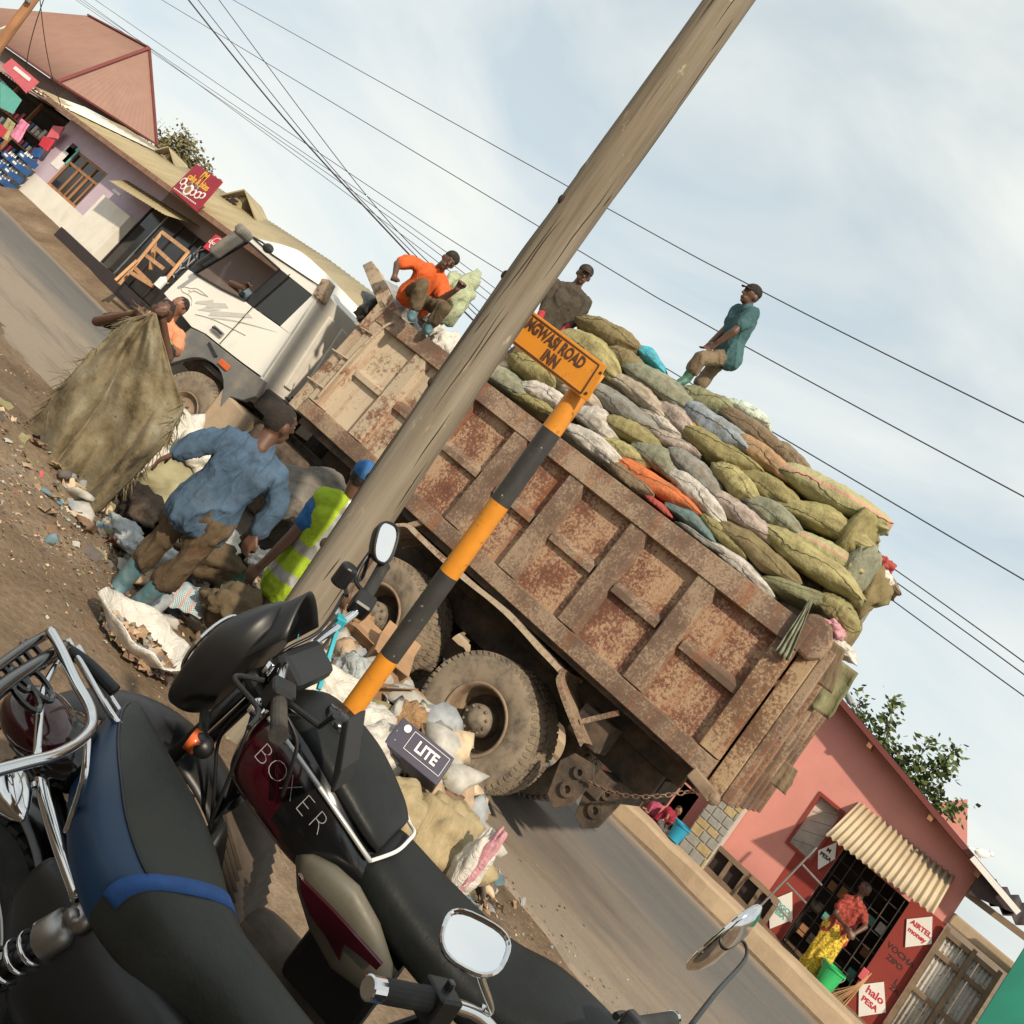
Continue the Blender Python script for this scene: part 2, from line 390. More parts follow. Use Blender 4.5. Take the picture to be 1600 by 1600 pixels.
for i in range(len(edges) - 1):
    a, b = edges[i], edges[i + 1]; a += .12 if i else .02; b -= .12 if i < len(edges) - 2 else .02
    zc = lambda u: (zbu(u) + ztl(u)) / 2 - .005
    h = MB(); o = []
    for (u, s) in ((a, 1), (b, 1)): o.append(u)
    vs = [(a, .0, zc(a) - .05), (a + .0, -.055, zc(a) - .045), (a, -.055, zc(a) + .02), (a, 0, zc(a) + .07)]
    h.prism(vs, (b - a, 0, zc(b) - zc(a))); h.build('mid_rail', M['cream_rust'] if i < 1 else M['rust_rail'], truck, bevel=.005)
def rail(name, zl, zu, vout, m, ua=U0, ub=U1, lean=0):
    r = MB(); n = 24
    def fn(s, t):
        u = ua + (ub - ua) * s; k = int(round(t * 4)); w = .006 * nz((u, 0, 0), 2.3, 3)
        q = [(.02, zl(u)), (vout + w, zl(u) + .012), (vout + lean + w, zu(u) - .012), (.02, zu(u)), (.02, zl(u))][k]
        return (u, q[0], q[1])
    r.grid(n, 4, fn); r._add([fn(0, j / 4) for j in range(4)], [(0, 1, 2, 3)]); r._add([fn(1, j / 4) for j in range(4)], [(0, 1, 2, 3)])
    return r.build(name, m, truck, bevel=.004)
rail('top_rail', ztl, ztop, -.10, M['rust_rail'], lean=.02)
rail('bottom_rail', zbl, zbu, -.095, M['rust_rail'])
# front and rear corner posts
p = MB(); p.prism([(1.53, 0, zbu(1.6)), (1.55, -.088, zbu(1.6)), (1.715, -.088, zbu(1.6)), (1.72, .02, zbu(1.6))], (0, 0, ztl(1.6) - zbu(1.6) + .01)); p.build('rear_post', M['rust_end'], truck, bevel=.006)
p = MB(); p.prism([(-3.62, .02, zbu(-3.5)), (-3.62, -.088, zbu(-3.5)), (-3.46, -.088, zbu(-3.5)), (-3.37, 0, zbu(-3.5))], (0, 0, ztl(-3.5) - zbu(-3.5) + .01)); p.build('front_post', M['cream_rust'], truck, bevel=.006)
p = MB(); p.span((-3.60, .03, 1.42), (1.68, 2.45, 1.50)); p.build('bed_floor', M['chassis'], truck)
p = MB(); p.prism([(-3.60, 2.40, zbl(-3.8)), (1.68, 2.40, zbl(1.7)), (1.68, 2.40, ztop(1.7)), (-3.60, 2.40, ztop(-3.8))], (0, .06, 0)); p.build('far_side', M['rust_rail'], truck)
p = MB(); p.prism([(-3.80, -.06, 1.50), (-3.63, -.06, 1.50), (-3.63, -.06, 2.98), (-3.78, -.06, 3.02)], (0, 2.5, 0)); p.build('headboard', M['cream_rust'], truck, bevel=.008)
for z in (1.85, 2.25, 2.62):
    p = MB(); p.tube([(-3.82, -.075, z), (-3.48, -.115, z + .02)], .012, 8); p.build('rung', M['cream_rust'], truck)
p = MB(); p.tube(smooth_path([(-3.49, -.12, 1.76), (-3.49, -.125, 2.3), (-3.44, -.125, 2.75), (-3.38, -.11, 2.88)], 5), .014, 8); p.build('ladder_pipe', M['cream_rust'], truck)
gB = TL(580, 412, -.06)
p = MB(); p.prism([(-3.72, -.06, 2.93), (-3.40, -.06, 2.98), (gB.x + .18, -.06, gB.z - .02), (gB.x - .03, -.06, gB.z + .03), (gB.x - .09, -.06, gB.z - .07)], (0, .09, 0)); p.build('cab_guard', M['cream_rust'], truck, bevel=.006)
p = MB(); p.prism([(-3.77, .033, 2.99), (-3.69, .033, 2.99), (gB.x + .02, .033, gB.z - .02), (gB.x - .06, .033, gB.z - .04)], (0, 2.37, 0)); p.build('cab_guard_plate', M['cream_rust'], truck, bevel=.006)
# tailgate
p = MB(); p.span((1.735, .02, 1.40), (1.87, 2.42, 2.82)); p.build('tailgate', M['rust_end'], truck, bevel=.008)
for j in range(6):
    v = .04 + j * .455; p = MB(); p.span((1.873, v, 1.42), (1.95, v + .10, 2.81)); p.build('tailgate_rib', M['rust_rail'], truck, bevel=.01)
for z in (1.42, 2.06, 2.68):
    for j in range(5):
        v = .143 + j * .455; p = MB(); p.span((1.873, v, z), (1.93, v + .35, z + .12)); p.build('tailgate_bar', M['rust_rail'], truck, bevel=.01)
p = MB(); p.prism([(1.62, -.05, 2.66), (1.62, -.05, 2.93), (1.70, -.05, 2.98), (1.82, -.05, 2.96), (1.90, -.05, 2.84), (1.88, -.05, 2.70), (1.80, -.05, 2.62)], (0, .10, 0)); p.build('hinge_plate', M['rust_rail'], truck, bevel=.03)
p = MB(); p.beam((1.62, -.06, 1.44), (1.84, -.06, 1.40), .09, .1); p.ball((1.84, -.06, 1.40), .055, 10, 8); p.build('tailgate_latch', M['rim'], truck, bevel=.01)
# chassis and running gear
for v in (.78, 1.62):
    p = MB(); p.span((-6.3, v - .05, .94), (1.35, v + .05, 1.22)); p.build('chassis_rail', M['chassis'], truck, bevel=.01)
for u in (-3.7, -2.6, -.72, .9, 1.3):
    p = MB(); p.span((u - .06, .84, .98), (u + .06, 1.56, 1.18)); p.build('cross_member', M['chassis'], truck)
for v in (.7, 1.7):
    p = MB(); p.span((-3.5, v - .06, 1.225), (1.5, v + .06, 1.415)); p.build('subframe', M['chassis'], truck)
for (u, wn_) in ((0, 1), (-1.40, 1), (-5.02, 0)):
    p = MB(); p.tube([(u, .25, 0.565), (u, 2.15, 0.565)], .085, 12)
    if wn_: p.ball((u, 1.2, .56), (.24, .26, .25), 14, 10)
    p.build('axle', M['chassis'], truck, smooth=True)
for v in (.62, 1.78):
    p = MB()
    for k in range(7): p.span((-1.3 + .1 * k * .9, v - .05, .80 - k * .028), (-.14 - .1 * k * .9, v + .05, .825 - k * .028))
    p.build('leaf_spring', M['chassis'], truck)
def tyre_mesh(w, r=.54):
    p = MB(); n = 72; hw = w / 2
    prof = [(.285, -hw * .80), (.315, -hw * .94), (.36, -hw * 1.0), (.43, -hw * 1.02), (.49, -hw * .97), (.515, -hw * .86), (.522, -hw * .5), (.524, 0), (.522, hw * .5), (.515, hw * .86), (.49, hw * .97), (.43, hw * 1.02), (.36, hw), (.315, hw * .94), (.285, hw * .80)]
    p.lathe([(x * 1.055 if x > .4 else x, y) for x, y in prof], n)
    L = 58
    for k in range(L):
        a = 2 * math.pi * k / L
        for s in (-1, 1):
            for (z0, z1, rr, sk) in ((.50, .93, .5505, .5), (.05, .42, .5535, 0)):
                aa = a + (.5 * 2 * math.pi / L if s > 0 else 0) + sk * .02
                zc = s * hw * (z0 + z1) / 2; dz = hw * (z1 - z0)
                Mx = Matrix.Rotation(aa, 3, 'Z')
                p.box(Mx @ Vector((rr - .006, 0, zc)), (.022, .044, dz), Mx)
        for s in (-1, 1):
            Mx = Matrix.Rotation(a + (.5 * 2 * math.pi / L if s > 0 else 0), 3, 'Z'); p.box(Mx @ Vector((.528, 0, s * hw * .945)), (.026, .030, hw * .10), Mx)
    return p
tyre_me = None
def wheel(u, v, dual, name='wheel', steer=0):
    root = bpy.data.objects.new(name, None); COL.objects.link(root); root.parent = truck; root.location = (u, v, 0.565); root.rotation_euler = (R(90), rng.random() * 6, 0); root.empty_display_size = .1
    # local +Z points towards the kerb-side viewer (-v)
    w = .30
    global tyre_me
    if tyre_me is None:
        tyre_me = tyre_mesh(w).mesh('tyre'); bm = bmesh.new(); bm.from_mesh(tyre_me); bmesh.ops.recalc_face_normals(bm, faces=bm.faces); bm.to_mesh(tyre_me); bm.free()
    t = add('tyre', tyre_me, M['rubber'], root); tyre_me.shade_smooth(); t.location = (0, 0, -.15)
    es = t.modifiers.new('edge', 'EDGE_SPLIT'); es.split_angle = R(38)
    p = MB()
    if dual: prof = [(.295, -.02), (.305, .0), (.30, .012), (.285, .012), (.268, -.02), (.262, -.12), (.245, -.235), (.22, -.25)]
    else: prof = [(.295, -.02), (.305, .0), (.30, .012), (.285, .0), (.27, -.05), (.25, -.06), (.20, -.03), (.16, .0), (.15, .02), (0, .02)]
    p.lathe(prof, 40)
    if dual: q = MB(); q.lathe([(.225, -.25), (.15, -.262), (.0, -.262)], 32); q.build('disc', M['chassis'], root, smooth=True)  # dark chassis colour on the disc paints in the shade of the wheel recess
    rim = p.build('rim', M['rim'], root, smooth=True); rim.location = (0, 0, -.01)
    p = MB()
    if dual: p.lathe([(.135, -.26), (.132, -.06), (.125, -.045), (.075, -.028), (.07, -.012), (.03, -.008), (0, -.008)], 28); zb = -.04; rb = .108
    else: p.lathe([(.11, .0), (.10, .05), (.07, .075), (.0, .08)], 24); zb = .02; rb = .185
    p.build('hub', M['hub'], root, smooth=True)
    p = MB()
    for k in range(10):
        a = 2 * math.pi * k / 10; p.lathe([(.014, zb - .02), (.014, zb + .012), (.008, zb + .018), (0, zb + .018)], 6, Matrix.Translation((rb * math.cos(a), rb * math.sin(a), 0)))
    p.build('wheel_nuts', M['hub'], root)
    if dual:
        t2 = add('inner_tyre', tyre_me, None, root); t2.location = (0, 0, -.50)
        es = t2.modifiers.new('edge', 'EDGE_SPLIT'); es.split_angle = R(38)
    return root
for u in (0, -1.40): wheel(u, -.01, True)
wheel(-5.02, .0, False)
for u in (0, -1.40, -5.02):
    p = bpy.data.objects.new('far_tyre', tyre_me); COL.objects.link(p); p.parent = truck; p.location = (u, 2.25, 0.565); p.rotation_euler = (R(90), 0, 0)
    if u > -3: q = p.copy(); COL.objects.link(q); q.location = (u, 1.90, 0.565)
# rear mudguards: a bent strip
prof = [(-1.91, 1.16), (-1.68, 1.39), (-1.5, 1.405), (-.83, 1.40), (-.33, 1.425), (.02, 1.395), (.37, 1.36)]
def fend(pr, v0, v1, m, name):
    p = MB(); pts = smooth_path([(a, 0, b) for a, b in pr], 4)
    for k in range(len(pts) - 1):
        pass
    n = len(pts) - 1
    p.grid(n, 5, lambda s, t: (lambda q, k: (q.x, [v0, v0, v0 + (v1 - v0) * .3, v0 + (v1 - v0) * .7, v1, v1][k], q.z + [-.045, 0, 0, 0, 0, -.03][k] + .008 * nz((q.x, t, 0), 4, 2)))(pts[int(round(s * n))], int(round(t * 5))))
    o = p.build(name, m, truck, smooth=False); sm = o.modifiers.new('solid', 'SOLIDIFY'); sm.thickness = .008; return o
fend(prof, -.11, .55, M['cream_rust'], 'mudguard')
fend([(.38, 1.37), (.42, 1.28), (.80, 1.09), (.87, 1.06)], -.12, .45, M['rust_rail'], 'mud_flap')
p = MB(); p.beam((.72, .0, 1.14), (.92, .0, 1.40), .03, .04); p.build('flap_bracket', M['rust_rail'], truck)
p = MB(); p.beam((-1.66, -.05, 1.39), (-1.57, -.05, 1.50), .03, .05); p.build('guard_bracket', M['rust_rail'], truck)
# towing plates and chain at the tail
for (du, dv) in ((0, .12), (.22, .34)):
    p = MB(); p.prism([(.80 + du, dv, .92), (.74 + du, dv, .80), (.82 + du, dv, .54), (.92 + du, dv, .50), (1.02 + du, dv, .60), (1.05 + du, dv, .86), (.98 + du, dv, .96)], (0, .03, 0)); p.build('tow_plate', M['chassis'], truck, bevel=.006)
    for (uu, zz, rr) in ((.93, .84, .05), (.93, .68, .06)):
        p = MB(); p.lathe([(rr * .5, -.03), (rr, -.03), (rr, .03), (rr * .5, .03), (rr * .5, -.03)], 16, Matrix.Translation((uu + du, dv - .002, zz)) @ Matrix.Rotation(R(90), 4, 'X')); p.build('pivot', M['chassis'], truck, smooth=False)
p = MB(); p.span((.98, .3, .74), (1.12, 1.9, .94)); p.build('rear_beam', M['chassis'], truck, bevel=.01)
p = MB(); p.span((.62, .14, 1.02), (.92, .5, 1.28)); p.build('lamp_box', M['chassis'], truck, bevel=.015)
p = MB(); c0 = Vector((1.02, .08, .84)); c1 = Vector((1.72, -.05, 1.36)); nl = 22
for k in range(nl):
    t = (k + .5) / nl; c = c0.lerp(c1, t) + Vector((0, 0, -.10 * math.sin(math.pi * t))); t2 = t + .01
    d = ((c0.lerp(c1, t2) + Vector((0, 0, -.10 * math.sin(math.pi * t2)))) - c).normalized()
    s = d.cross(Vector((0, 1, 0) if k % 2 else (0, .3, 1))).normalized(); ring = []
    for q in range(10):
        a = 2 * math.pi * q / 10; ring.append(c + d * .026 * math.cos(a) + s * .014 * math.sin(a))
    p.tube(ring, .005, 6, closed=True)
p.build('chain', M['rust_rail'], truck)
# ---------------- cab
_co = [-7.5, -7.41, -7.14, -6.77, -6.46, -5.93, -5.73, -5.52, -5.11, -4.98, -4.72, -4.0, -3.0]; _cn = [-6.70, -6.62, -6.42, -6.15, -5.82, -5.41, -5.25, -5.02, -4.72, -4.63, -4.36, -3.75, -2.9]
def cu_(u): return float(np.interp(u, _co, _cn))
class CB(MB):                                            # cab parts are drawn on a long ruler and set to the real one here
    def mesh(s, name='m'):
        s.v = [(cu_(x), y, z) for x, y, z in s.v]; return MB.mesh(s, name)
CW = 2.36
def plate(name, pts, m, v=0.0, th=.04, bevel=.006, parent=None):
    p = CB(); p.prism([(a, v, b) for a, b in pts], (0, th, 0)); return p.build(name, m, parent or truck, bevel=bevel)
arch = [(-5.52 + .76 * math.cos(a), .58 + .70 * math.sin(a)) for a in [R(x) for x in range(155, 24, -10)]]
for (v, side) in ((0.0, 'near'), (CW - .04, 'far')):
    lower_door = [(-7.38, 1.50), (-6.45, 1.42), (-6.1, 1.47), (-5.72, 1.48), (-5.735, 2.06), (-5.93, 2.06), (-6.5, 1.985), (-7.16, 1.93), (-7.34, 1.92)]
    door = plate('door', lower_door, M['cab_white'], v)
    plate('rear_quarter', [(-5.71, 1.48), (-5.2, 1.50), (-4.72, 1.53), (-4.83, 2.09), (-5.11, 2.085), (-5.725, 2.06)], M['cab_white'], v)
    plate('roof_rail', [(-6.80, 2.72), (-6.74, 2.655), (-5.84, 2.615), (-5.02, 2.60), (-4.97, 2.72)], M['cab_white'], v)
    plate('front_pillar', [(-7.34, 1.93), (-7.16, 1.93), (-6.72, 2.67), (-6.80, 2.72)], M['black_plastic'] if side == 'near' else M['cab_white'], v)
    plate('middle_pillar', [(-5.93, 2.06), (-5.735, 2.065), (-5.645, 2.61), (-5.84, 2.62)], M['black_plastic'], v)
    plate('rear_pillar', [(-5.105, 2.09), (-4.83, 2.09), (-4.955, 2.61), (-5.03, 2.605)], M['cab_white'], v)
    p = CB(); p.prism([(-5.715, v + .012, 2.075), (-5.115, v + .012, 2.098), (-5.045, v + .012, 2.595), (-5.635, v + .012, 2.605)], (0, .012, 0)); rwin = p.build('rear_side_window', M['tinted'], truck)
    outer = [(-6.40, 1.405), (-6.1, 1.455), (-5.72, 1.465), (-5.2, 1.485), (-4.66, 1.515), (-4.60, 1.32), (-4.72, 1.20)]
    plate('wheel_arch', [(-6.30, .86), (-6.46, 1.12)] + outer + [(-4.9, 1.13)] + arch[::-1][1:-2], M['cab_grey'], v - (.03 if side == 'near' else -.03), .07)
# door furniture on the near side
p = CB(); p.tube([(-5.728, -.004, 1.49), (-5.735, -.004, 2.06), (-5.645, -.004, 2.64)], .007, 6); p.build('door_seam', M['black_plastic'], truck)
p = CB(); p.tube([(-6.80, -.006, 2.735), (-6.2, -.006, 2.70), (-4.97, -.006, 2.735)], .009, 6); p.build('gutter', M['black_plastic'], truck)
p = CB(); p.span((-6.06, -.03, 1.545), (-5.78, -.004, 1.62)); h = p.build('door_handle', M['steel'], truck, bevel=.012)
p = CB(); p.tube(smooth_path([(-6.04, -.035, 1.585), (-5.92, -.06, 1.60), (-5.8, -.035, 1.59)], 4), .012, 8); p.build('grip', M['black_plastic'], h)
p = CB(); p.span((-5.52, -.055, 1.315), (-5.26, -.032, 1.385)); p.build('side_marker', M['orange_lens'], truck, bevel=.008)
p = CB(); p.tube([(-5.86, -.04, 1.42), (-5.6, -.045, 1.36)], .015, 8); p.build('marker_stalk', M['black_plastic'], truck)
wf = [(-7.14, 1.935), (-6.5, 1.995), (-5.94, 2.065), (-5.85, 2.61), (-6.73, 2.655), (-7.14, 1.935)]
p = CB(); p.tube([(a, -.006, b) for a, b in wf], .016, 6); p.build('window_rubber', M['black_plastic'], truck)
# decal: eagle head and torn stripes
def decal(pts, name='decal'):
    p = MB(); p.prism([(a, -.0045, b) for a, b in pts], (0, .003, 0)); return p.build(name, M['decal'], truck)
def dz(x, y): q = TL(240 + x / 4.444, 330 + y / 4.444, -.004); return (q.x, q.z)
for poly in ([(285, 640), (300, 625), (420, 615), (415, 635), (500, 640), (520, 672), (430, 672), (360, 668), (370, 650)],
             [(305, 685), (360, 668), (470, 685), (400, 690), (660, 712), (690, 742), (560, 735), (380, 725), (400, 700)],
             [(385, 740), (470, 738), (860, 840), (700, 790), (560, 765)]):
    decal([dz(*q) for q in poly])
for path in ([(265, 655), (270, 615), (245, 580), (205, 560), (195, 535), (215, 525), (260, 535), (310, 540), (380, 592)], [(380, 592), (330, 575), (290, 555), (262, 560), (240, 575)], [(245, 548), (262, 558), (285, 545)], [(290, 715), (400, 745), (520, 800), (640, 862)]):
    p = MB(); p.tube(smooth_path([(dz(*q)[0], -.003, dz(*q)[1]) for q in path], 3), .0065, 5); p.build('decal_line', M['decal'], truck)
# roof cap, front, rear wall
p = CB()
def roof(s, t):
    u = -6.82 + (1.86) * s; pr = [0, .16, .24, .27, .275, .27, .255, .24, .20, .10, .0][int(round(s * 10))]
    e = min(1, math.sin(math.pi * max(.0, min(1, t))) * 3.2) ** .6 if 0 < t < 1 else 0
    zb = 2.70 + .0 * s
    return (u + (.10 * (1 - s) * (1 - e) * 0), .0 + CW * t, zb + pr * e)
p.grid(10, 16, roof); p.build('cab_roof', M['cab_white'], truck, smooth=True)
p = CB(); p.span((-6.8, .01, 2.68), (-4.98, CW - .01, 2.72)); p.build('roof_lining', M['cab_rear'], truck)
p = CB(); p.prism([(-7.38, .05, .62), (-7.30, .05, .62), (-7.28, .05, 1.92), (-7.36, .05, 1.95)], (0, CW - .1, 0)); p.build('front_panel', M['cab_white'], truck, bevel=.02)
p = CB(); p.span((-7.5, .0, .5), (-7.3, CW, .85)); p.build('bumper', M['cab_grey'], truck, bevel=.03)
p = CB(); p.prism([(-7.34, .04, 1.95), (-7.32, .04, 1.95), (-6.79, .04, 2.70), (-6.81, .04, 2.70)], (0, CW - .08, 0)); p.build('windscreen', M['clear'], truck)
p = CB(); p.span((-7.3, .05, 1.18), (-4.75, CW - .05, 1.24)); p.build('cab_floor', M['dark_metal'], truck)
p = CB(); p.prism([(-4.76, .0, 1.24), (-4.70, .0, 1.24), (-4.72, .0, 1.53), (-4.93, .0, 2.72), (-4.99, .0, 2.72), (-4.78, .0, 1.53)], (0, CW, 0)); p.build('cab_back', M['cab_rear'], truck, bevel=.01)
for v in (.32, .62, 1.7, 2.0):
    p = CB(); p.prism([(-4.735, v, 1.6), (-4.70, v, 1.6), (-4.885, v, 2.55), (-4.92, v, 2.55)], (0, .14, 0)); p.build('back_rib', M['cab_rear'], truck, bevel=.02)
p = CB(); p.prism([(-4.795, .9, 2.05), (-4.785, .9, 2.05), (-4.87, .9, 2.5), (-4.88, .9, 2.5)], (0, .6, 0)); p.build('back_window', M['tinted'], truck)
p = CB(); p.prism([(-4.98, -.03, 2.60), (-4.86, -.03, 2.60), (-4.95, -.03, 2.86), (-5.08, -.03, 2.82)], (0, .16, 0)); p.build('roof_bracket', M['cream_rust'], truck, bevel=.01)
# dashboard, steering wheel, seat
p = CB(); p.span((-7.26, .06, 1.55), (-6.85, CW - .06, 1.90)); p.build('dashboard', M['black_plastic'], truck, bevel=.04)
p = CB(); Ms = Matrix.Translation((-6.72, 1.85 - 1.2 + .0, 1.95)) @ Matrix.Rotation(R(-60), 4, 'Y'); p.tube([Ms @ Vector((.22 * math.cos(a * math.pi / 10), .22 * math.sin(a * math.pi / 10), 0)) for a in range(20)], .016, 8, closed=True); p.beam(Ms @ Vector((-.2, 0, 0)), Ms @ Vector((.2, 0, 0)), .04, .02); p.build('steering_wheel', M['black_plastic'], truck)
p = CB(); p.span((-6.3, .25, 1.35), (-5.75, .85, 1.62)); p.span((-5.85, .27, 1.6), (-5.68, .83, 2.35)); p.ball((-5.74, .55, 2.47), (.07, .15, .13)); p.build('driver_seat', M['dark_metal'], truck, bevel=.05)
# side mirror and its long arms
mA = TL(300, 410, -.30); mB = TL(378, 360, -.30)
mA = TL(240 + 300 / 4.444, 330 + 375 / 4.444, -.30); mB = TL(240 + 640 / 4.444, 330 + 140 / 4.444, -.30)
p = MB(); p.beam(mA.lerp(mB, .33), mB, .10, .17, up=(0, 1, 0)); mh = p.build('mirror_housing', M['cab_grey'], truck, bevel=.03)
p = MB(); p.beam(mB.lerp(mA, -.04), mB.lerp(mA, .12), .14, .24, up=(0, 1, 0)); p.build('mirror_cap', M['cab_grey'], mh, bevel=.04)
p = MB(); p.tube([mA, mA.lerp(mB, .34)], .03, 8); p.tube([mA.lerp(mB, .2), Vector((cu_(-7.16), -.01, 2.06))], .014, 6); p.tube([mB.lerp(mA, .2), Vector((cu_(-6.78), -.01, 2.62))], .014, 6); p.build('mirror_arm', M['black_plastic'], truck)
p = MB(); p.tube(smooth_path([TL(240 + 690 / 4.444, 330 + 180 / 4.444, -.1), TL(240 + 760 / 4.444, 330 + 220 / 4.444, -.15), TL(240 + 790 / 4.444, 330 + 250 / 4.444, -.2)], 4), .012, 6); p.ball(TL(240 + 795 / 4.444, 330 + 258 / 4.444, -.2), (.09, .05, .06)); p.build('kerb_mirror', M['black_plastic'], truck)
# tank, step box, filters behind the cab
p = CB(); p.prism([(-5.12, -.02, 1.16), (-4.55, -.02, 1.12), (-4.45, -.02, .55), (-5.0, -.02, .45)], (0, .5, 0)); p.build('step_box', M['concrete_dusty'], truck, bevel=.03)
p = CB(); p.span((-4.40, .05, .62), (-3.35, .65, 1.16)); p.build('fuel_tank', M['chassis'], truck, bevel=.08)
p = CB(); p.span((-4.62, .05, 1.22), (-4.2, .5, 1.48)); p.build('battery_box', M['dark_metal'], truck, bevel=.02)
p = CB()
for k in range(60):
    a = k * .9; p_ = (-4.25 + .09 * math.cos(a), .15 + .09 * math.sin(a), 1.18 + k * .0065)
    if k == 0: pts_ = []
    pts_.append(p_)
p.tube(pts_, .012, 5); p.build('air_coil', M['black_plastic'], truck)
p = CB(); p.lathe([(0, 1.2), (.17, 1.2), (.17, 2.1), (.12, 2.16), (0, 2.16)], 20, Matrix.Translation((-4.4, 1.2, 0))); p.build('air_filter', M['dark_metal'], truck, smooth=False)
for (u, v) in ((-3.0, .2), (-2.4, .2)):
    p = CB(); p.tube([(u - .25, v + .2, .85), (u + .25, v + .2, .85)], .14, 16); p.build('air_tank', M['chassis'], truck)
# ================================================================ people
M['skin'] = mat('skin', (.105, .05, .03), .18, 18, .5, 0, (90, .12, .002)); M['skin_light'] = mat('skin_light', (.22, .10, .06), .15, 18, .5)
M['hair'] = mat('hair', (.022, .015, .012), .3, 60, .9, 0, (160, .5, .004))
M['eye'] = mat('eye_white', (.22, .19, .17), .05, 5, .3); M['pupil'] = mat('pupil', (.01, .008, .007), .1, 5, .2)
def cloth(name, c, var=.25, dirt_=(.55, .9), dcol=(.16, .12, .085), scale=7, weave=260):
    m = mat(name, c, var, scale, .92, 0, None, dirt_, dcol, spec=.15, dscale=4); nt = m.node_tree; a = tex(nt, 16, 4, .55, (1, 1, .5), 'Object', .8); w = tex(nt, weave, 2, .5); h = nt.nodes.new('ShaderNodeMath'); h.operation = 'MULTIPLY_ADD'; h.inputs[1].default_value = .08; nt.links.new(w, h.inputs[0]); nt.links.new(a, h.inputs[2]); bump(nt, nt.nodes['Principled BSDF'], h.outputs[0], .55, .035); return m
M['shirt_blue'] = cloth('shirt_blue', (.07, .115, .175), .3, (.50, .95), (.075, .08, .085)); M['trouser_brown'] = cloth('trouser_brown', (.105, .075, .045), .35, (.5, .85), (.05, .036, .024))
M['boot_blue'] = mat('boot_blue', (.075, .16, .19), .25, 9, .5, 0, None, (.5, .8), (.20, .16, .11), dscale=7); M['boot_green'] = mat('boot_green', (.045, .14, .095), .2, 9, .5, 0, None, (.52, .85), (.2, .16, .11), dscale=7)
M['shirt_orange'] = cloth('shirt_orange', (.62, .12, .035), .2, (.62, .98)); M['trouser_olive'] = cloth('trouser_olive', (.12, .09, .055), .3); M['cap_dark'] = cloth('cap_dark', (.035, .03, .026), .3)
M['shirt_brown'] = cloth('shirt_brown', (.075, .064, .05), .2); M['glove_red'] = cloth('glove_red', (.45, .06, .07), .2); M['shirt_teal'] = cloth('shirt_teal', (.06, .125, .135), .2, (.66, .98)); M['trouser_khaki'] = cloth('trouser_khaki', (.19, .145, .095), .25)
M['shirt_grey'] = cloth('shirt_grey', (.15, .135, .115), .25); M['trouser_dark'] = cloth('trouser_dark', (.03, .024, .02), .3); M['vest'] = cloth('hi_vis', (.30, .42, .03), .12, (.62, .98)); M['reflective'] = mat('reflective', (.34, .34, .32), .1, 20, .4, .3)
M['tee_blue'] = cloth('tee_blue', (.03, .12, .30), .2); M['shirt_salmon'] = cloth('shirt_salmon', (.68, .27, .15), .12, (.68, .99)); M['shirt_dark'] = cloth('shirt_dark', (.04, .035, .03), .3); M['driver_shirt'] = cloth('driver_shirt', (.12, .17, .2), .3)
M['dress_yellow'] = mat('dress_yellow', (.42, .27, .02), .85, 42, .9, c2=(.55, .38, .04), stretch=(1, 1, 1)); M['top_red'] = mat('top_red', (.30, .05, .035), .75, 26, .9); M['turban'] = mat('turban', (.16, .1, .09), .7, 40, .9)
M['shirt_red'] = cloth('shirt_red', (.55, .03, .05), .2, (.7, .99)); M['white_cloth'] = cloth('white_cloth', (.55, .5, .44), .12); M['pink_leg'] = cloth('pink_leg', (.48, .10, .17), .2); M['maroon_top'] = cloth('maroon_top', (.32, .03, .06), .2)

def capsule(b, p0, r0, p1, r1, n=12):
    p0 = Vector(p0); p1 = Vector(p1); d = p1 - p0; L = d.length
    if L < 1e-6: return b.ball(p0, max(r0, r1), n, 8)
    d.normalize(); pts = []; rs = []
    for a in (80, 55, 30): pts.append(p0 - d * r0 * math.sin(R(a))); rs.append(r0 * math.cos(R(a)))
    for t in (0, .25, .5, .75, 1): pts.append(p0.lerp(p1, t)); rs.append(r0 + (r1 - r0) * t)
    for a in (30, 55, 80): pts.append(p1 + d * r1 * math.sin(R(a))); rs.append(r1 * math.cos(R(a)))
    return b.tube(pts, rs, n)
def remesh(b, vox=.012, smooth=4, disp=None, origin=(0, 0, 0), matfn=None, name='m'):
    me = b.mesh('tmp'); o = bpy.data.objects.new('tmp', me); COL.objects.link(o)
    m1 = o.modifiers.new('r', 'REMESH'); m1.mode = 'VOXEL'; m1.voxel_size = vox; m1.use_smooth_shade = True
    if smooth: m2 = o.modifiers.new('s', 'SMOOTH'); m2.iterations = smooth; m2.factor = .5
    bpy.context.view_layer.update(); dg = bpy.context.evaluated_depsgraph_get()
    res = bpy.data.meshes.new_from_object(o.evaluated_get(dg)); bpy.data.objects.remove(o); bpy.data.meshes.remove(me)
    res.name = name; n = len(res.vertices)
    if disp:
        co = [v.co.copy() for v in res.vertices]; no = [v.normal.copy() for v in res.vertices]
        for i, v in enumerate(res.vertices): v.co = co[i] + no[i] * disp(co[i])
    if matfn:
        for f in res.polygons: f.material_index = matfn(f.center)
    res.transform(Matrix.Translation(-Vector(origin))); res.shade_smooth(); res.update(); return res
def folds(amp, s=9, seed=1, axis_=None, st=.35):
    def f(p):
        q = Vector(p)
        if axis_ is not None: q = q - axis_ * q.dot(axis_) * (1 - st)
        a = nz(q, s, seed); b_ = nz(q, s * 2.3, seed + 4)
        k_ = max(0., 1 - abs(a) * 3.0); k2 = max(0., 1 - abs(b_) * 3.2); return amp * (1.25 * k_ * k_ + .55 * k2 * k2 - .35)
    return f
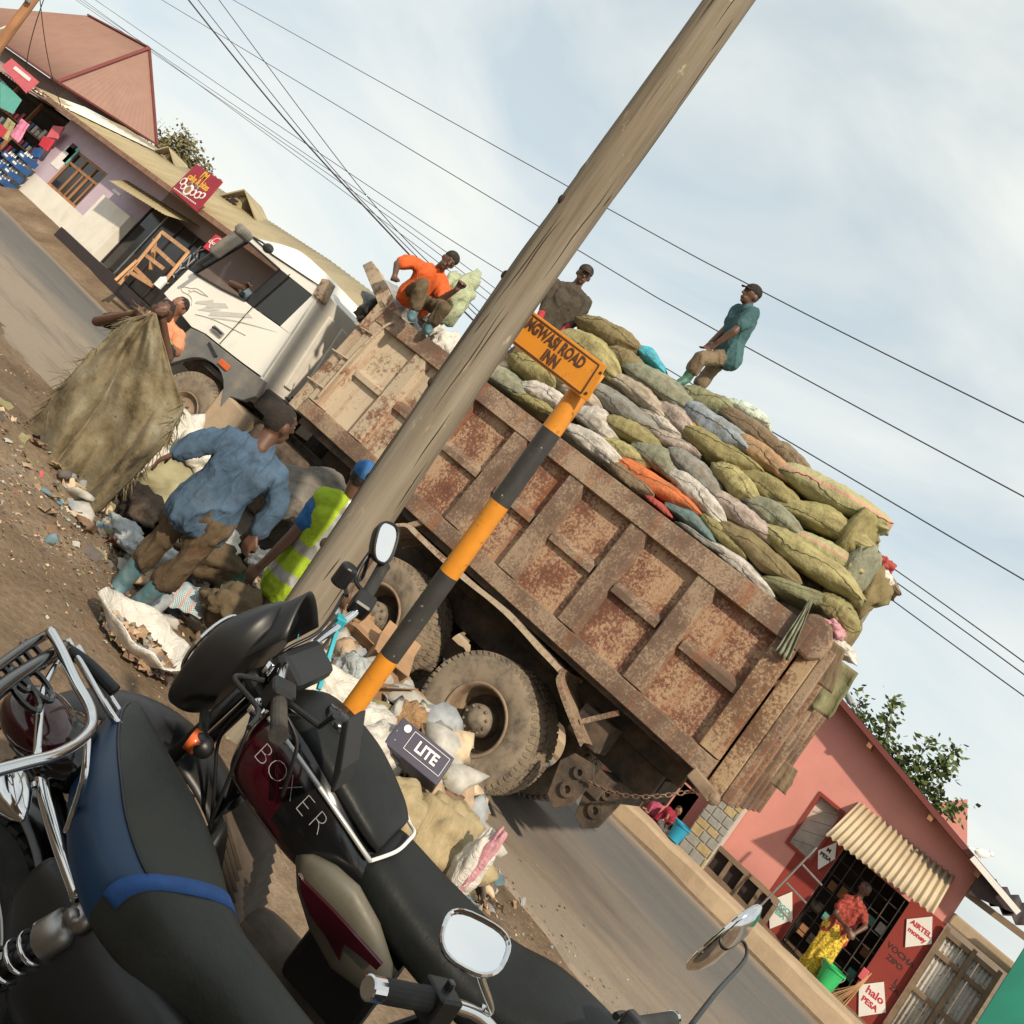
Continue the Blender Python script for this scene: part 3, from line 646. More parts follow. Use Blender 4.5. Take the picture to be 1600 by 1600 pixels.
def hand(b, w, d, palm, s=1.0, curl=.5, fist=False, side=1):
    """palm and five fingers; d = along the hand, palm = out of the palm"""
    d = Vector(d).normalized(); palm = Vector(palm); palm = (palm - d * palm.dot(d)).normalized(); x = d.cross(palm) * side
    k = w + d * .045 * s
    for o in (-.026, -.009, .009, .026): capsule(b, w + x * o * .6 * s, .016 * s, w + d * .08 * s + x * o * s, .0145 * s, 8)
    for i, (o, L) in enumerate(((-.029, .060), (-.010, .072), (.010, .068), (.028, .054))):
        p0 = w + d * .088 * s + x * o * s * 1.15; c = curl * (2.0 if fist else 1.0)
        d1 = (d * math.cos(c) + palm * math.sin(c)); d2 = (d * math.cos(c * 1.9) + palm * math.sin(c * 1.9))
        p1 = p0 + d1 * L * .52 * s; p2 = p1 + d2 * L * .5 * s
        capsule(b, p0, .0098 * s, p1, .009 * s, 8); capsule(b, p1, .009 * s, p2, .0078 * s, 8)
    t0 = w + d * .03 * s - x * .028 * s; t1 = t0 - x * .026 * s + d * .03 * s + palm * .012 * s; t2 = t1 + d * .03 * s + palm * .014 * s - x * .002 * s
    capsule(b, t0, .0135 * s, t1, .011 * s, 8); capsule(b, t1, .011 * s, t2, .009 * s, 8)
def person(name, label, J, face, up=(0, 0, 1), skin='skin', shirt=None, sleeve='short', trousers=None, tlen=1.0, boots=None, hat=None, group=None, scale=1.0, vox=.012,
           vest=None, hair=True, hems=.0, fold=.012, gloves=None, curl=(.6, .6), fist=(False, False), palm=(None, None), shirt_len=.06, skirt=None, loose=1.0, hat_brim=None, eyes=True, girth=1.0, tl=None):
    tl = tl or min(loose, 1.12)
    """J: joint -> world point. Sides are image-left (l) and image-right (r)."""
    s = scale; J = {k: Vector(v) for k, v in J.items()}; root = empty(name, J['pel'].copy(), 0, label, 'person', group); O = J['pel'].copy()
    tor = (J['neck'] - J['pel']).normalized(); across = (J['shr'] - J['shl']).normalized(); f = Vector(face).normalized(); fz = Vector(up).normalized()
    f = (f - fz * f.dot(fz)).normalized(); sx = f.cross(fz)
    # --- body
    b = MB(); H = J['head']
    def hp(x, y, z): return H + sx * x * s + f * y * s + fz * z * s
    RM = Matrix((sx, f, fz)).transposed()
    b.ball(H + fz * .015 * s, (.076 * s, .094 * s, .098 * s), 18, 14, RM); b.ball(hp(0, .028, -.055), (.056 * s, .062 * s, .062 * s), 14, 10, RM)
    capsule(b, hp(0, .09, .012), .012 * s, hp(0, .112, -.022), .017 * s, 8)
    capsule(b, hp(-.03, .082, .035), .014 * s, hp(.03, .082, .035), .014 * s, 8)
    capsule(b, hp(-.022, .087, -.058), .011 * s, hp(.022, .087, -.058), .011 * s, 8); b.ball(hp(0, .07, -.092), .02 * s)
    for e in (-1, 1): b.ball(hp(e * .077, -.008, -.008), (.012 * s, .022 * s, .032 * s), 10, 8, RM)
    capsule(b, hp(0, -.018, -.06), .052 * s, J['neck'], .058 * s)
    ch = J['pel'].lerp(J['neck'], .72); wst = J['pel'].lerp(J['neck'], .33)
    def torso(b, t, top=True, low=0):
        for e in (-1, 1):
            a0 = J['pel'] + across * e * .075 * s * girth - tor * low; a1 = wst + across * e * .06 * s * girth; a2 = ch + across * e * .085 * s * girth
            capsule(b, a0, (.095 + t + (.020 if low else 0)) * s * girth, a1, (.088 + t) * s * girth); capsule(b, a1, (.088 + t) * s * girth, a2, (.098 + t) * s * girth)
            capsule(b, a2, (.098 + t) * s * girth, J['neck'].lerp(J['shl' if e < 0 else 'shr'], .45) - tor * .045 * s, (.055 + t) * s)
        capsule(b, J['shl'], (.05 + t) * s, J['neck'] - tor * .03 * s, (.055 + t) * s); capsule(b, J['shr'], (.05 + t) * s, J['neck'] - tor * .03 * s, (.055 + t) * s)
    torso(b, -.006)
    for k, e in (('l', 0), ('r', 1)):
        capsule(b, J['sh' + k], .050 * s, J['el' + k], .040 * s); capsule(b, J['el' + k], .041 * s, J['wr' + k], .028 * s)
        dv = J['wr' + k] - J['el' + k]; pl = palm[e] if palm[e] is not None else (f if abs(dv.normalized().dot(f)) < .9 else -fz)
        hand(b, J['wr' + k], J.get('hd' + k, J['wr' + k] + dv) - J['wr' + k], pl, s, curl[e], fist[e], 1 if k == 'l' else -1)
        capsule(b, J['hip' + k], .082 * s, J['kn' + k], .055 * s); capsule(b, J['kn' + k], .056 * s, J['an' + k], .04 * s)
        toe = J.get('toe' + k, J['an' + k] + f * .16 * s - fz * .05 * s); capsule(b, J['an' + k] - fz * .03 * s, .042 * s, toe, .03 * s)
    add('body', remesh(b, min(vox, .0095), 2, None, O, name='body'), M[skin], root)
    if eyes:
        for e in (-1, 1):
            q = MB(); q.ball(hp(e * .031, .080, .012) - O, (.012 * s, .009 * s, .007 * s), 10, 8, RM); ey = q.build('eye', M['eye'], root, smooth=True)
            q = MB(); q.ball(hp(e * .031, .0895, .011) - O, (.0065 * s, .004 * s, .0065 * s), 8, 6, RM); q.build('pupil', M['pupil'], ey, smooth=True)
    if hair:
        b = MB(); b.ball(hp(0, -.006, .020), (.0778 * s, .0955 * s, .0965 * s), 16, 12, RM)
        me = remesh(b, .012, 1, lambda p: .004 * nz(p, 60, 3), O, name='hair')
        bm = bmesh.new(); bm.from_mesh(me); bmesh.ops.bisect_plane(bm, geom=list(bm.verts) + list(bm.edges) + list(bm.faces), plane_co=hp(0, .045, .03) - O, plane_no=(f * .75 - fz * .75), clear_outer=True); bm.to_mesh(me); bm.free()
        add('hair', me, M['hair'], root)
    if shirt:
        b = MB(); torso(b, .016 * loose, low=shirt_len * s); capsule(b, J['neck'] - tor * .05 * s, .070 * s, J['neck'] + (J['head'] - J['neck']) * .10, .062 * s)
        for k in 'lr':
            if sleeve == 'long': capsule(b, J['sh' + k], .066 * s * loose, J['el' + k], .058 * s * loose); capsule(b, J['el' + k], .059 * s * loose, J['el' + k].lerp(J['wr' + k], .9), .047 * s)
            elif sleeve == 'short': capsule(b, J['sh' + k], .066 * s * loose, J['sh' + k].lerp(J['el' + k], .62), .066 * s * loose)
            elif sleeve == 'elbow': capsule(b, J['sh' + k], .066 * s * loose, J['el' + k], .056 * s * loose); capsule(b, J['el' + k], .056 * s * loose, J['el' + k].lerp(J['wr' + k], .25), .052 * s)
        add('shirt', remesh(b, vox, 3, folds(fold, 8, len(name) + s, tor), O, name='shirt'), M[shirt], root)
    if vest:
        b = MB(); torso(b, .034, low=.05)
        def vm(c):
            t = (c - J['pel']).dot(tor) / (J['neck'] - J['pel']).length; w = (c - J['pel']).dot(across)
            return 1 if (.02 < t < .13 or .34 < t < .45 or (t > .45 and .055 < abs(w) < .105)) else 0
        add('vest', remesh(b, vox * .8, 2, folds(.008, 10, 5, tor), O, vm, 'vest'), [M['vest'], M['reflective']], root)
    if trousers:
        b = MB(); hr = .088 if shirt else .10; capsule(b, J['hipl'], hr * s, J['hipr'], hr * s); capsule(b, J['pel'] + across * .05 * s, (hr + .006) * s, J['pel'] - across * .05 * s, (hr + .006) * s)
        for k in 'lr':
            capsule(b, J['hip' + k], .094 * s * tl, J['kn' + k], .076 * s * tl); capsule(b, J['kn' + k], .076 * s * tl, J['kn' + k].lerp(J['an' + k], tlen), .080 * s * max(tl, .95))
        add('trousers', remesh(b, vox, 3, folds(fold * 1.1, 8, len(name) + 3 * s, tor), O, name='trousers'), M[trousers], root)
    if skirt:
        b = MB(); an = (J['anl'] + J['anr']) / 2; kn = (J['knl'] + J['knr']) / 2
        capsule(b, J['pel'] + across * .05 * s, .13 * s, J['pel'] - across * .05 * s, .13 * s); capsule(b, J['pel'], .15 * s, kn, .17 * s); capsule(b, kn, .17 * s, an + (kn - an) * .12, .18 * s)
        add('skirt', remesh(b, vox, 3, folds(.03, 7, 2, tor, .1), O, name='skirt'), M[skirt], root)
    if boots:
        for k in 'lr':
            b = MB(); a = J['an' + k]; ax_ = (J['kn' + k] - a).normalized(); toe = J.get('toe' + k, a + f * .16 * s - fz * .05 * s); fd = (toe - a); 
            capsule(b, a + ax_ * .22 * s, .058 * s, a, .053 * s); capsule(b, a - ax_ * .03 * s, .052 * s, a + fd * .75 - ax_ * .01, .045 * s); capsule(b, a - ax_ * .045 * s, .044 * s, toe, .038 * s)
            add('boot', remesh(b, vox, 2, folds(.004, 12, 1), O, name='boot'), M[boots], root)
    if gloves:
        for k in 'lr':
            b = MB(); capsule(b, J['el' + k].lerp(J['wr' + k], .35), .046 * s, J['wr' + k], .038 * s); capsule(b, J['wr' + k], .04 * s, J['wr' + k] + (J['wr' + k] - J['el' + k]).normalized() * .05, .038 * s)
            add('glove', remesh(b, vox, 2, None, O, name='glove'), M[gloves], root)
    if hat:
        b = MB(); b.ball(hp(0, -.008, .05), (.086 * s, .102 * s, .082 * s), 18, 14, RM); me = remesh(b, .011, 2, lambda p: .004 * nz(p, 22, 3), O, name='hat')
        bm = bmesh.new(); bm.from_mesh(me); bmesh.ops.bisect_plane(bm, geom=list(bm.verts) + list(bm.edges) + list(bm.faces), plane_co=hp(0, .0, .030) - O, plane_no=(-fz + f * .12), clear_outer=True); bm.to_mesh(me); bm.free()
        h_ = add('hat', me, M[hat], root)
        if hat_brim:
            q = MB(); q.grid(8, 3, lambda u, v: hp(math.sin((u - .5) * 2.4) * .085 * (1 - .25 * v), .075 + .085 * v * math.cos((u - .5) * 2.2), .045 + .012 * math.cos((u - .5) * 2.5) - .018 * v) - O)
            br = q.build('brim', M[hat], h_, smooth=True); sm = br.modifiers.new('s', 'SOLIDIFY'); sm.thickness = .006
    return root
def JP(d, D=None, plane=None):
    """joints from photo pixels: (px, py) at a common depth D plus an optional third value, metres nearer (-) or farther (+)"""
    return {k: at(v[0], v[1], D=D + (v[2] if len(v) > 2 else 0)) for k, v in d.items()}

# the man in the blue shirt, seen from behind, bending to the heap
J = JP(dict(head=(436, 662, .05), neck=(405, 702), shl=(366, 688, -.05), shr=(428, 742, .05), ell=(318, 690, -.1), wrl=(275, 708, -.12), elr=(432, 796, .08), wrr=(402, 832, .05),
            pel=(325, 793), hipl=(300, 786), hipr=(340, 818), knl=(250, 842, .08), anl=(196, 905, .08), knr=(288, 882, -.02), anr=(222, 938, 0), toel=(172, 938, .02), toer=(190, 972, .0)), 4.9)
person('person', 'man in loose blue shirt and brown trousers bending over the rubbish', J, CX * .8 + FW * .9 - Vector((0, 0, .35)), up=(CX * .5 + CY * .9), shirt='shirt_blue', sleeve='long', trousers='trouser_brown', tlen=.42, boots='boot_blue', group='rubbish collectors',
       loose=1.05, girth=.94, tl=.84, shirt_len=.07, vox=.011, fold=.016, skin='skin', palm=(-CY, None), curl=(.35, .5))
# the man holding up the dirty sacking
J = JP(dict(head=(253, 489), neck=(234, 517, .03), shl=(205, 503, .05), shr=(252, 540, .05), ell=(152, 502, -.1), wrl=(212, 490, -.35), elr=(262, 560, -.2), wrr=(254, 500, -.36),
            pel=(155, 606, .1), hipl=(142, 600, .1), hipr=(168, 620, .1), knl=(105, 660, 0), anl=(62, 708, 0), knr=(128, 680, .1), anr=(88, 736, .1)), 6.75)
person('person', 'bald man holding up a big filthy cloth beside the truck cab', J, -FW - Vector((0, 0, .5)) + CX * .3, up=(CX * .62 + CY * .78), shirt='shirt_dark', sleeve='short', trousers='trouser_olive', tlen=.9, boots='boot_blue', vest=True, group='rubbish collectors', hair=True, fist=(True, True), curl=(.8, .8))
# the youth in the salmon shirt
J = JP(dict(head=(279, 480), neck=(262, 503), shl=(242, 495), shr=(277, 524), ell=(222, 520, -.1), wrl=(244, 540, -.25), elr=(276, 552, -.15), wrr=(262, 534, -.28), pel=(210, 560), hipl=(203, 553), hipr=(219, 568), knl=(170, 598, -.1), anl=(128, 650), knr=(184, 612), anr=(143, 660)), 8.6)
person('person', 'young man in salmon shirt standing beside the front wheel of the truck', J, -FW + CX * -.4, up=(CX * .64 + CY * .77), skin='skin_light', shirt='shirt_salmon', sleeve='short', trousers='trouser_dark', tlen=.95, boots='boot_green', fist=(True, True))
# the stooping man in grey
J = JP(dict(head=(560, 800, .2), neck=(538, 775, .1), shl=(520, 752, .1), shr=(545, 800, 0), ell=(540, 830, .2), wrl=(500, 880, .2), elr=(520, 860, 0), wrr=(480, 900, 0), pel=(452, 768), hipl=(444, 756, .05), hipr=(458, 790, -.05), knl=(404, 828, .1), anl=(352, 896, .1), knr=(426, 846, -.05), anr=(392, 886, -.05), toel=(318, 922, .05), toer=(352, 912, -.1)), 6.7)
person('person', 'stooping man in grey shirt and green boots behind the utility pole', J, CX + FW * .2 - CY, up=(CX * .9 + CY * .2), shirt='shirt_grey', sleeve='long', trousers='trouser_dark', tlen=.85, boots='boot_green', group='rubbish collectors', loose=1.25, girth=1.15, tl=.95, eyes=False)
# the man in the reflective vest
J = JP(dict(head=(566, 748), neck=(548, 786), shl=(508, 782, -.03), shr=(574, 832, .05), ell=(456, 838, -.1), wrl=(408, 884, -.15), elr=(578, 868, 0), wrr=(545, 920, -.05), pel=(464, 912), hipl=(446, 900), hipr=(480, 928), knl=(402, 968, -.05), anl=(345, 1034), knr=(430, 985), anr=(372, 1050)), 5.7)
person('person', 'man in yellow reflective vest and blue cap half hidden by the wooden pole', J, FW + CX * .5, up=(CX * .64 + CY * .77), shirt='tee_blue', sleeve='short', trousers='trouser_olive', tlen=.95, boots='boot_green', vest=True, hat='tee_blue', group='rubbish collectors', eyes=False)
# three men on the load
J = JP(dict(head=(701, 408, -.05), neck=(683, 424), shl=(642, 410), shr=(692, 452, 0), ell=(621, 412, -.1), wrl=(617, 430, -.22), elr=(690, 468, -.2), wrr=(714, 452, -.32), hdr=(724, 437, -.34), pel=(653, 462, .08), hipl=(642, 456, .05), hipr=(664, 472, .05), knl=(660, 446, -.30), anl=(646, 488, -.25), knr=(694, 482, -.32), anr=(672, 508, -.2)), 9.55)
person('person', 'man in orange shirt and knit cap sitting at the front of the truck bed', J, -FW + CX * .5 - Vector((0, 0, .35)), up=(CX * .8 + CY * .6), shirt='shirt_orange', sleeve='short', trousers='trouser_olive', tlen=.7, boots='boot_blue', hat='cap_dark', group='men riding on the load', fist=(True, True), loose=1.18, girth=1.02, tl=.95, fold=.012)
J = JP(dict(head=(912, 430), neck=(898, 450), shl=(868, 446), shr=(915, 472), ell=(852, 478, -.05), wrl=(838, 506, -.12), elr=(897, 502, -.05), wrr=(874, 524, -.15), pel=(850, 524), hipl=(840, 516), hipr=(862, 534), knl=(812, 546, -.1), anl=(778, 584), knr=(832, 566), anr=(792, 598)), 9.75)
person('person', 'man in brown shirt and red gloves standing behind the orange street sign', J, -FW + CX * .15 - Vector((0, 0, .5)), up=(CX * .55 + CY * .84), shirt='shirt_brown', sleeve='elbow', trousers='trouser_khaki', tlen=1.0, gloves='glove_red', hat='cap_dark', hat_brim=True, group='men riding on the load', loose=1.15, girth=1.0, tl=1.05, fold=.012)
J = JP(dict(head=(1173, 462), neck=(1166, 482), shl=(1154, 486, .1), shr=(1176, 490, -.12), ell=(1134, 514, .1), wrl=(1110, 536, 0), elr=(1147, 518, -.2), wrr=(1121, 536, -.16), pel=(1136, 556), hipl=(1130, 556, .05), hipr=(1140, 560, -.05), knl=(1108, 582, .1), anl=(1086, 612, .1), knr=(1094, 560, -.2), anr=(1075, 588, -.15), toer=(1060, 600, -.2)), 9.1)
person('person', 'man in teal shirt and cap leaning on top of the sacks', J, -CX + CY * .1 - FW * .5, up=(CX * .5 + CY * .8), shirt='shirt_teal', sleeve='short', trousers='trouser_khaki', tlen=.55, boots='boot_green', hat='cap_dark', hat_brim=True, group='men riding on the load', loose=1.12, girth=.93, tl=.98, fold=.011, shirt_len=.03)
# the driver
Jd = {k: TW(*v) for k, v in dict(head=(-5.42, .62, 2.46), neck=(-5.45, .6, 2.24), shl=(-5.48, .38, 2.16), shr=(-5.42, .82, 2.16), ell=(-5.78, -.03, 2.12), wrl=(-5.53, -.05, 2.17), hdl=(-5.50, -.05, 2.27), elr=(-5.8, .8, 2.0), wrr=(-6.0, .7, 2.05), pel=(-5.42, .6, 1.66), hipl=(-5.45, .5, 1.64), hipr=(-5.45, .72, 1.64), knl=(-5.85, .48, 1.66), anl=(-5.95, .48, 1.28), knr=(-5.85, .74, 1.66), anr=(-5.95, .74, 1.28)).items()}
person('person', 'driver in the white cab with a bare forearm at the open window', Jd, -AX, shirt='driver_shirt', sleeve='short', trousers='trouser_dark', fist=(True, True), vox=.014)
ph = MB(); ph.box(TW(-5.49, -.08, 2.30), (.035, .012, .13), (0, R(-20), PSI)); tag(ph.build('mobile_phone', M['black_plastic'], bevel=.004), 'small black phone held in the truck driver\'s hand', 'phone')
# woman and two children across the road
def JY(d, Y): return {k: at(v[0], v[1], Y=Y + (v[2] if len(v) > 2 else 0)) for k, v in d.items()}
J = JY(dict(head=(1350, 1391), neck=(1341, 1406), shl=(1322, 1404), shr=(1348, 1424), ell=(1305, 1428, -.1), wrl=(1318, 1444, -.2), elr=(1352, 1448, -.1), wrr=(1336, 1458, -.2), pel=(1306, 1456), hipl=(1300, 1452), hipr=(1312, 1460), knl=(1280, 1486), anl=(1258, 1516), knr=(1290, 1494), anr=(1268, 1524)), 13.75)
person('person', 'woman in long yellow patterned dress standing at the barred shop window', J, FW + CX * .8, up=(CX * .62 + CY * .78), shirt='top_red', sleeve='short', skirt='dress_yellow', hat='turban', scale=.82, vox=.014, hair=False, eyes=False)
J = JY(dict(head=(1070, 1186), neck=(1062, 1196), shl=(1046, 1194), shr=(1064, 1208), ell=(1036, 1206, -.1), wrl=(1026, 1212, -.2), elr=(1058, 1224, 0), wrr=(1046, 1228, -.1), pel=(1039, 1228), hipl=(1035, 1226), hipr=(1042, 1233), knl=(1027, 1246), anl=(1015, 1266), knr=(1034, 1250), anr=(1020, 1272)), 13.75)
person('person', 'girl in red top and pink leggings standing at the stall behind the truck', J, -CX, up=(CX * .62 + CY * .78), shirt='shirt_red', sleeve='short', trousers='pink_leg', skin='skin_light', scale=.62, vox=.011, eyes=False)
J = JY(dict(head=(1060, 1266), neck=(1052, 1270), shl=(1047, 1266), shr=(1054, 1277), ell=(1044, 1274, -.1), wrl=(1040, 1284, -.15), elr=(1050, 1284, 0), wrr=(1046, 1290, -.1), pel=(1034, 1284), hipl=(1031, 1281), hipr=(1037, 1289), knl=(1036, 1296, -.15), anl=(1026, 1296), knr=(1040, 1300, -.15), anr=(1032, 1303)), 13.62)
person('person', 'small child in maroon top and white trousers squatting by the blue bucket', J, CX * .6 - FW, up=(CX * .62 + CY * .78), shirt='maroon_top', sleeve='short', trousers='white_cloth', skin='skin_light', scale=.56, vox=.010, eyes=False)
# ================================================================ the load of sacks
def sackmat(name, c, dirt_=(.42, .78), dcol=(.17, .125, .075), var=.22, c2=None):
    m = mat(name, c, var, 5, .85, 0, None, dirt_, dcol, spec=.2, dscale=6, c2=c2); nt = m.node_tree; b = nt.nodes['Principled BSDF']
    w = tex(nt, 10, 5, .6, (3.5, 1, 1)); w2 = tex(nt, 120, 2, .5); h = nt.nodes.new('ShaderNodeMath'); h.operation = 'MULTIPLY_ADD'; h.inputs[1].default_value = .15; nt.links.new(w2, h.inputs[0]); nt.links.new(w, h.inputs[2])
    bump(nt, b, h.outputs[0], .5, .03); return m
SK = {}
for k, c in dict(olive=(.29, .26, .115), oliveL=(.38, .345, .16), oliveD=(.22, .18, .09), green=(.24, .25, .14), grey=(.25, .25, .23), greyg=(.25, .27, .20), white=(.56, .53, .48), beige=(.46, .40, .32), brown=(.22, .165, .11), tan=(.42, .27, .155), orange=(.62, .17, .06), bluegrey=(.25, .30, .34), cyan=(.05, .45, .60), mint=(.62, .72, .62), teal=(.13, .22, .23), pink=(.43, .36, .32), red=(.42, .06, .06), yellow=(.72, .42, .04)).items():
    SK[k] = sackmat('sack_' + k, c)
m, nt, b = nodes('sack_striped'); c_ = nt.nodes.new('ShaderNodeTexCoord'); sp = nt.nodes.new('ShaderNodeSeparateXYZ'); nt.links.new(c_.outputs['Object'], sp.inputs[0])
ad = nt.nodes.new('ShaderNodeMath'); ad.operation = 'MULTIPLY_ADD'; ad.inputs[1].default_value = 1.6; ad.inputs[2].default_value = .32; nt.links.new(sp.outputs['Z'], ad.inputs[0])
cc = ramp(nt, ad.outputs[0], [(.40, (.36, .34, .17)), (.46, (.55, .30, .22)), (.58, (.55, .30, .22)), (.64, (.38, .36, .19))]); d_ = ramp(nt, tex(nt, 6, 6, .65), [(.5, 0.0), (.85, .8)]); cc = mixc(nt, d_, cc, (.24, .19, .12)); nt.links.new(cc, b.inputs['Base Color']); b.inputs['Roughness'].default_value = .9; bump(nt, b, tex(nt, 10, 5, .6, (3.5, 1, 1)), .5, .03); SK['striped'] = m
M['stitch'] = mat('stitch', (.05, .042, .03), .3, 30, .95)
def sack_mesh(seed):
    r = random.Random(seed); nu, nth = 54, 36; b = MB(); bend = r.uniform(-.14, .06); lop = r.uniform(-.2, .2); pin = r.uniform(.55, .8); tw = r.uniform(-.35, .35); npl = r.choice([5, 6, 7, 8])
    wr = [(r.random(), r.random() * 6.28, r.uniform(.5, 1.2)) for _ in range(9)]
    def pt(u, th):
        s = max(0., math.sin(math.pi * (u * .95 + .025))); flat = s ** .40
        w = .5 * (pin * .8 + (1 - pin * .8) * s ** .6) * (1 + lop * (u - .5)); h = .5 * s ** .45
        c, si = math.cos(th), math.sin(th); e = .72
        y = w * math.copysign(abs(c) ** e, c); z = h * math.copysign(abs(si) ** (e * (1.0 if si > 0 else .8)), si)
        if si < 0: z *= .86
        x = (u - .5) + .02 * math.sin(3 * th + seed) * (1 - s) + .012 * nz((c * 2, si * 2, 0), 1.3, seed + 5) * (1 - s)
        near = (1 - s) ** .7
        k = 1 + .11 * near * math.sin(npl * th + seed) + .20 * nz((u * 2.2, c * .8, si * .8), 1.5, seed) + .07 * nz((u * 6, c * 2, si * 2), 1.7, seed + 3)
        ridg = 1 - abs(nz((u * 7.0 + .6 * c, c * 1.1 + tw, si * 1.1), 1.55, seed + 7)) * 3.2; k += .042 * max(-.6, ridg)
        ridg2 = 1 - abs(nz((u * 15.0, c * 2.1, si * 2.1 + tw), 1.3, seed + 17)) * 3.0; k += .016 * max(-.6, ridg2)
        z2 = z * k + bend * ((u - .5) * 2) ** 2 * 1.0 + .12 * nz((u, 0, 0), 2.4, seed + 9)
        return Vector((x, y * (1 + .6 * (k - 1)) + .06 * nz((u, 3, 0), 2.0, seed), z2))
    for i in range(nu + 1):
        for j in range(nth): b.v.append(tuple(pt(i / nu, 2 * math.pi * j / nth)))
    for i in range(nu):
        for j in range(nth): b.f.append((i * nth + j, i * nth + (j + 1) % nth, (i + 1) * nth + (j + 1) % nth, (i + 1) * nth + j))
    b.f.append(tuple(range(nth - 1, -1, -1))); b.f.append(tuple(nu * nth + j for j in range(nth))); b.mi = [0] * len(b.f)
    me = b.mesh('sack'); me.shade_smooth(); sm = MB()
    th = math.pi + r.uniform(-.3, .45); pts = [pt(i / 40, th + .16 * math.sin(i * .22 + seed) + .03 * math.sin(i * 1.9)) * 1.008 for i in range(41)]
    sm.tube(pts, [.0045 + .003 * abs(math.sin(i * 1.3)) for i in range(41)], 5); sme = sm.mesh('seam'); sme.materials.append(M['stitch'])
    return me, sme
SACKS = [sack_mesh(k) for k in range(8)]
for a_, b_ in SACKS: a_.materials.append(SK['olive'])
nsack = 0
def place_sack(A, B, th, colr, label, wid=None, variant=None, group='sacks heaped on the truck', seam=True, roll=0, name='sack', cat='sack', lscale=1.26):
    global nsack
    A = Vector(A); B = Vector(B); x = (B - A); L = x.length * lscale; x.normalize(); y = NV - x * NV.dot(x); y.normalize(); z = x.cross(y)
    if z.z < 0: pass
    me, sme = SACKS[(nsack if variant is None else variant) % 8]; nsack += 1
    o = bpy.data.objects.new(name, me); COL.objects.link(o); W = wid or max(.34, th * 1.9)
    Mx = Matrix((x, y, z)).transposed().to_4x4() @ Matrix.Rotation(roll, 4, 'X') @ Matrix.Diagonal((L, W, th * 1.0, 1)); Mx.translation = (A + B) / 2
    o.matrix_world = Mx; o.material_slots[0].link = 'OBJECT'; o.material_slots[0].material = SK[colr]; tag(o, label, cat, group)
    if seam:
        s = bpy.data.objects.new('seam', sme); COL.objects.link(s); s.parent = o
    return o
def vz(z): return .16 + max(0, z - 2.85) * .42
def on_load(px, py):
    v = .2
    for _ in range(6): q = TL(px, py, v); v = vz(q.z)
    return TW(q.x, q.y, q.z)
R4 = lambda x, y: (700 + x / 2.909, 380 + y / 2.909); R6 = lambda x, y: (900 + x / 2.909, 700 + y / 2.909)
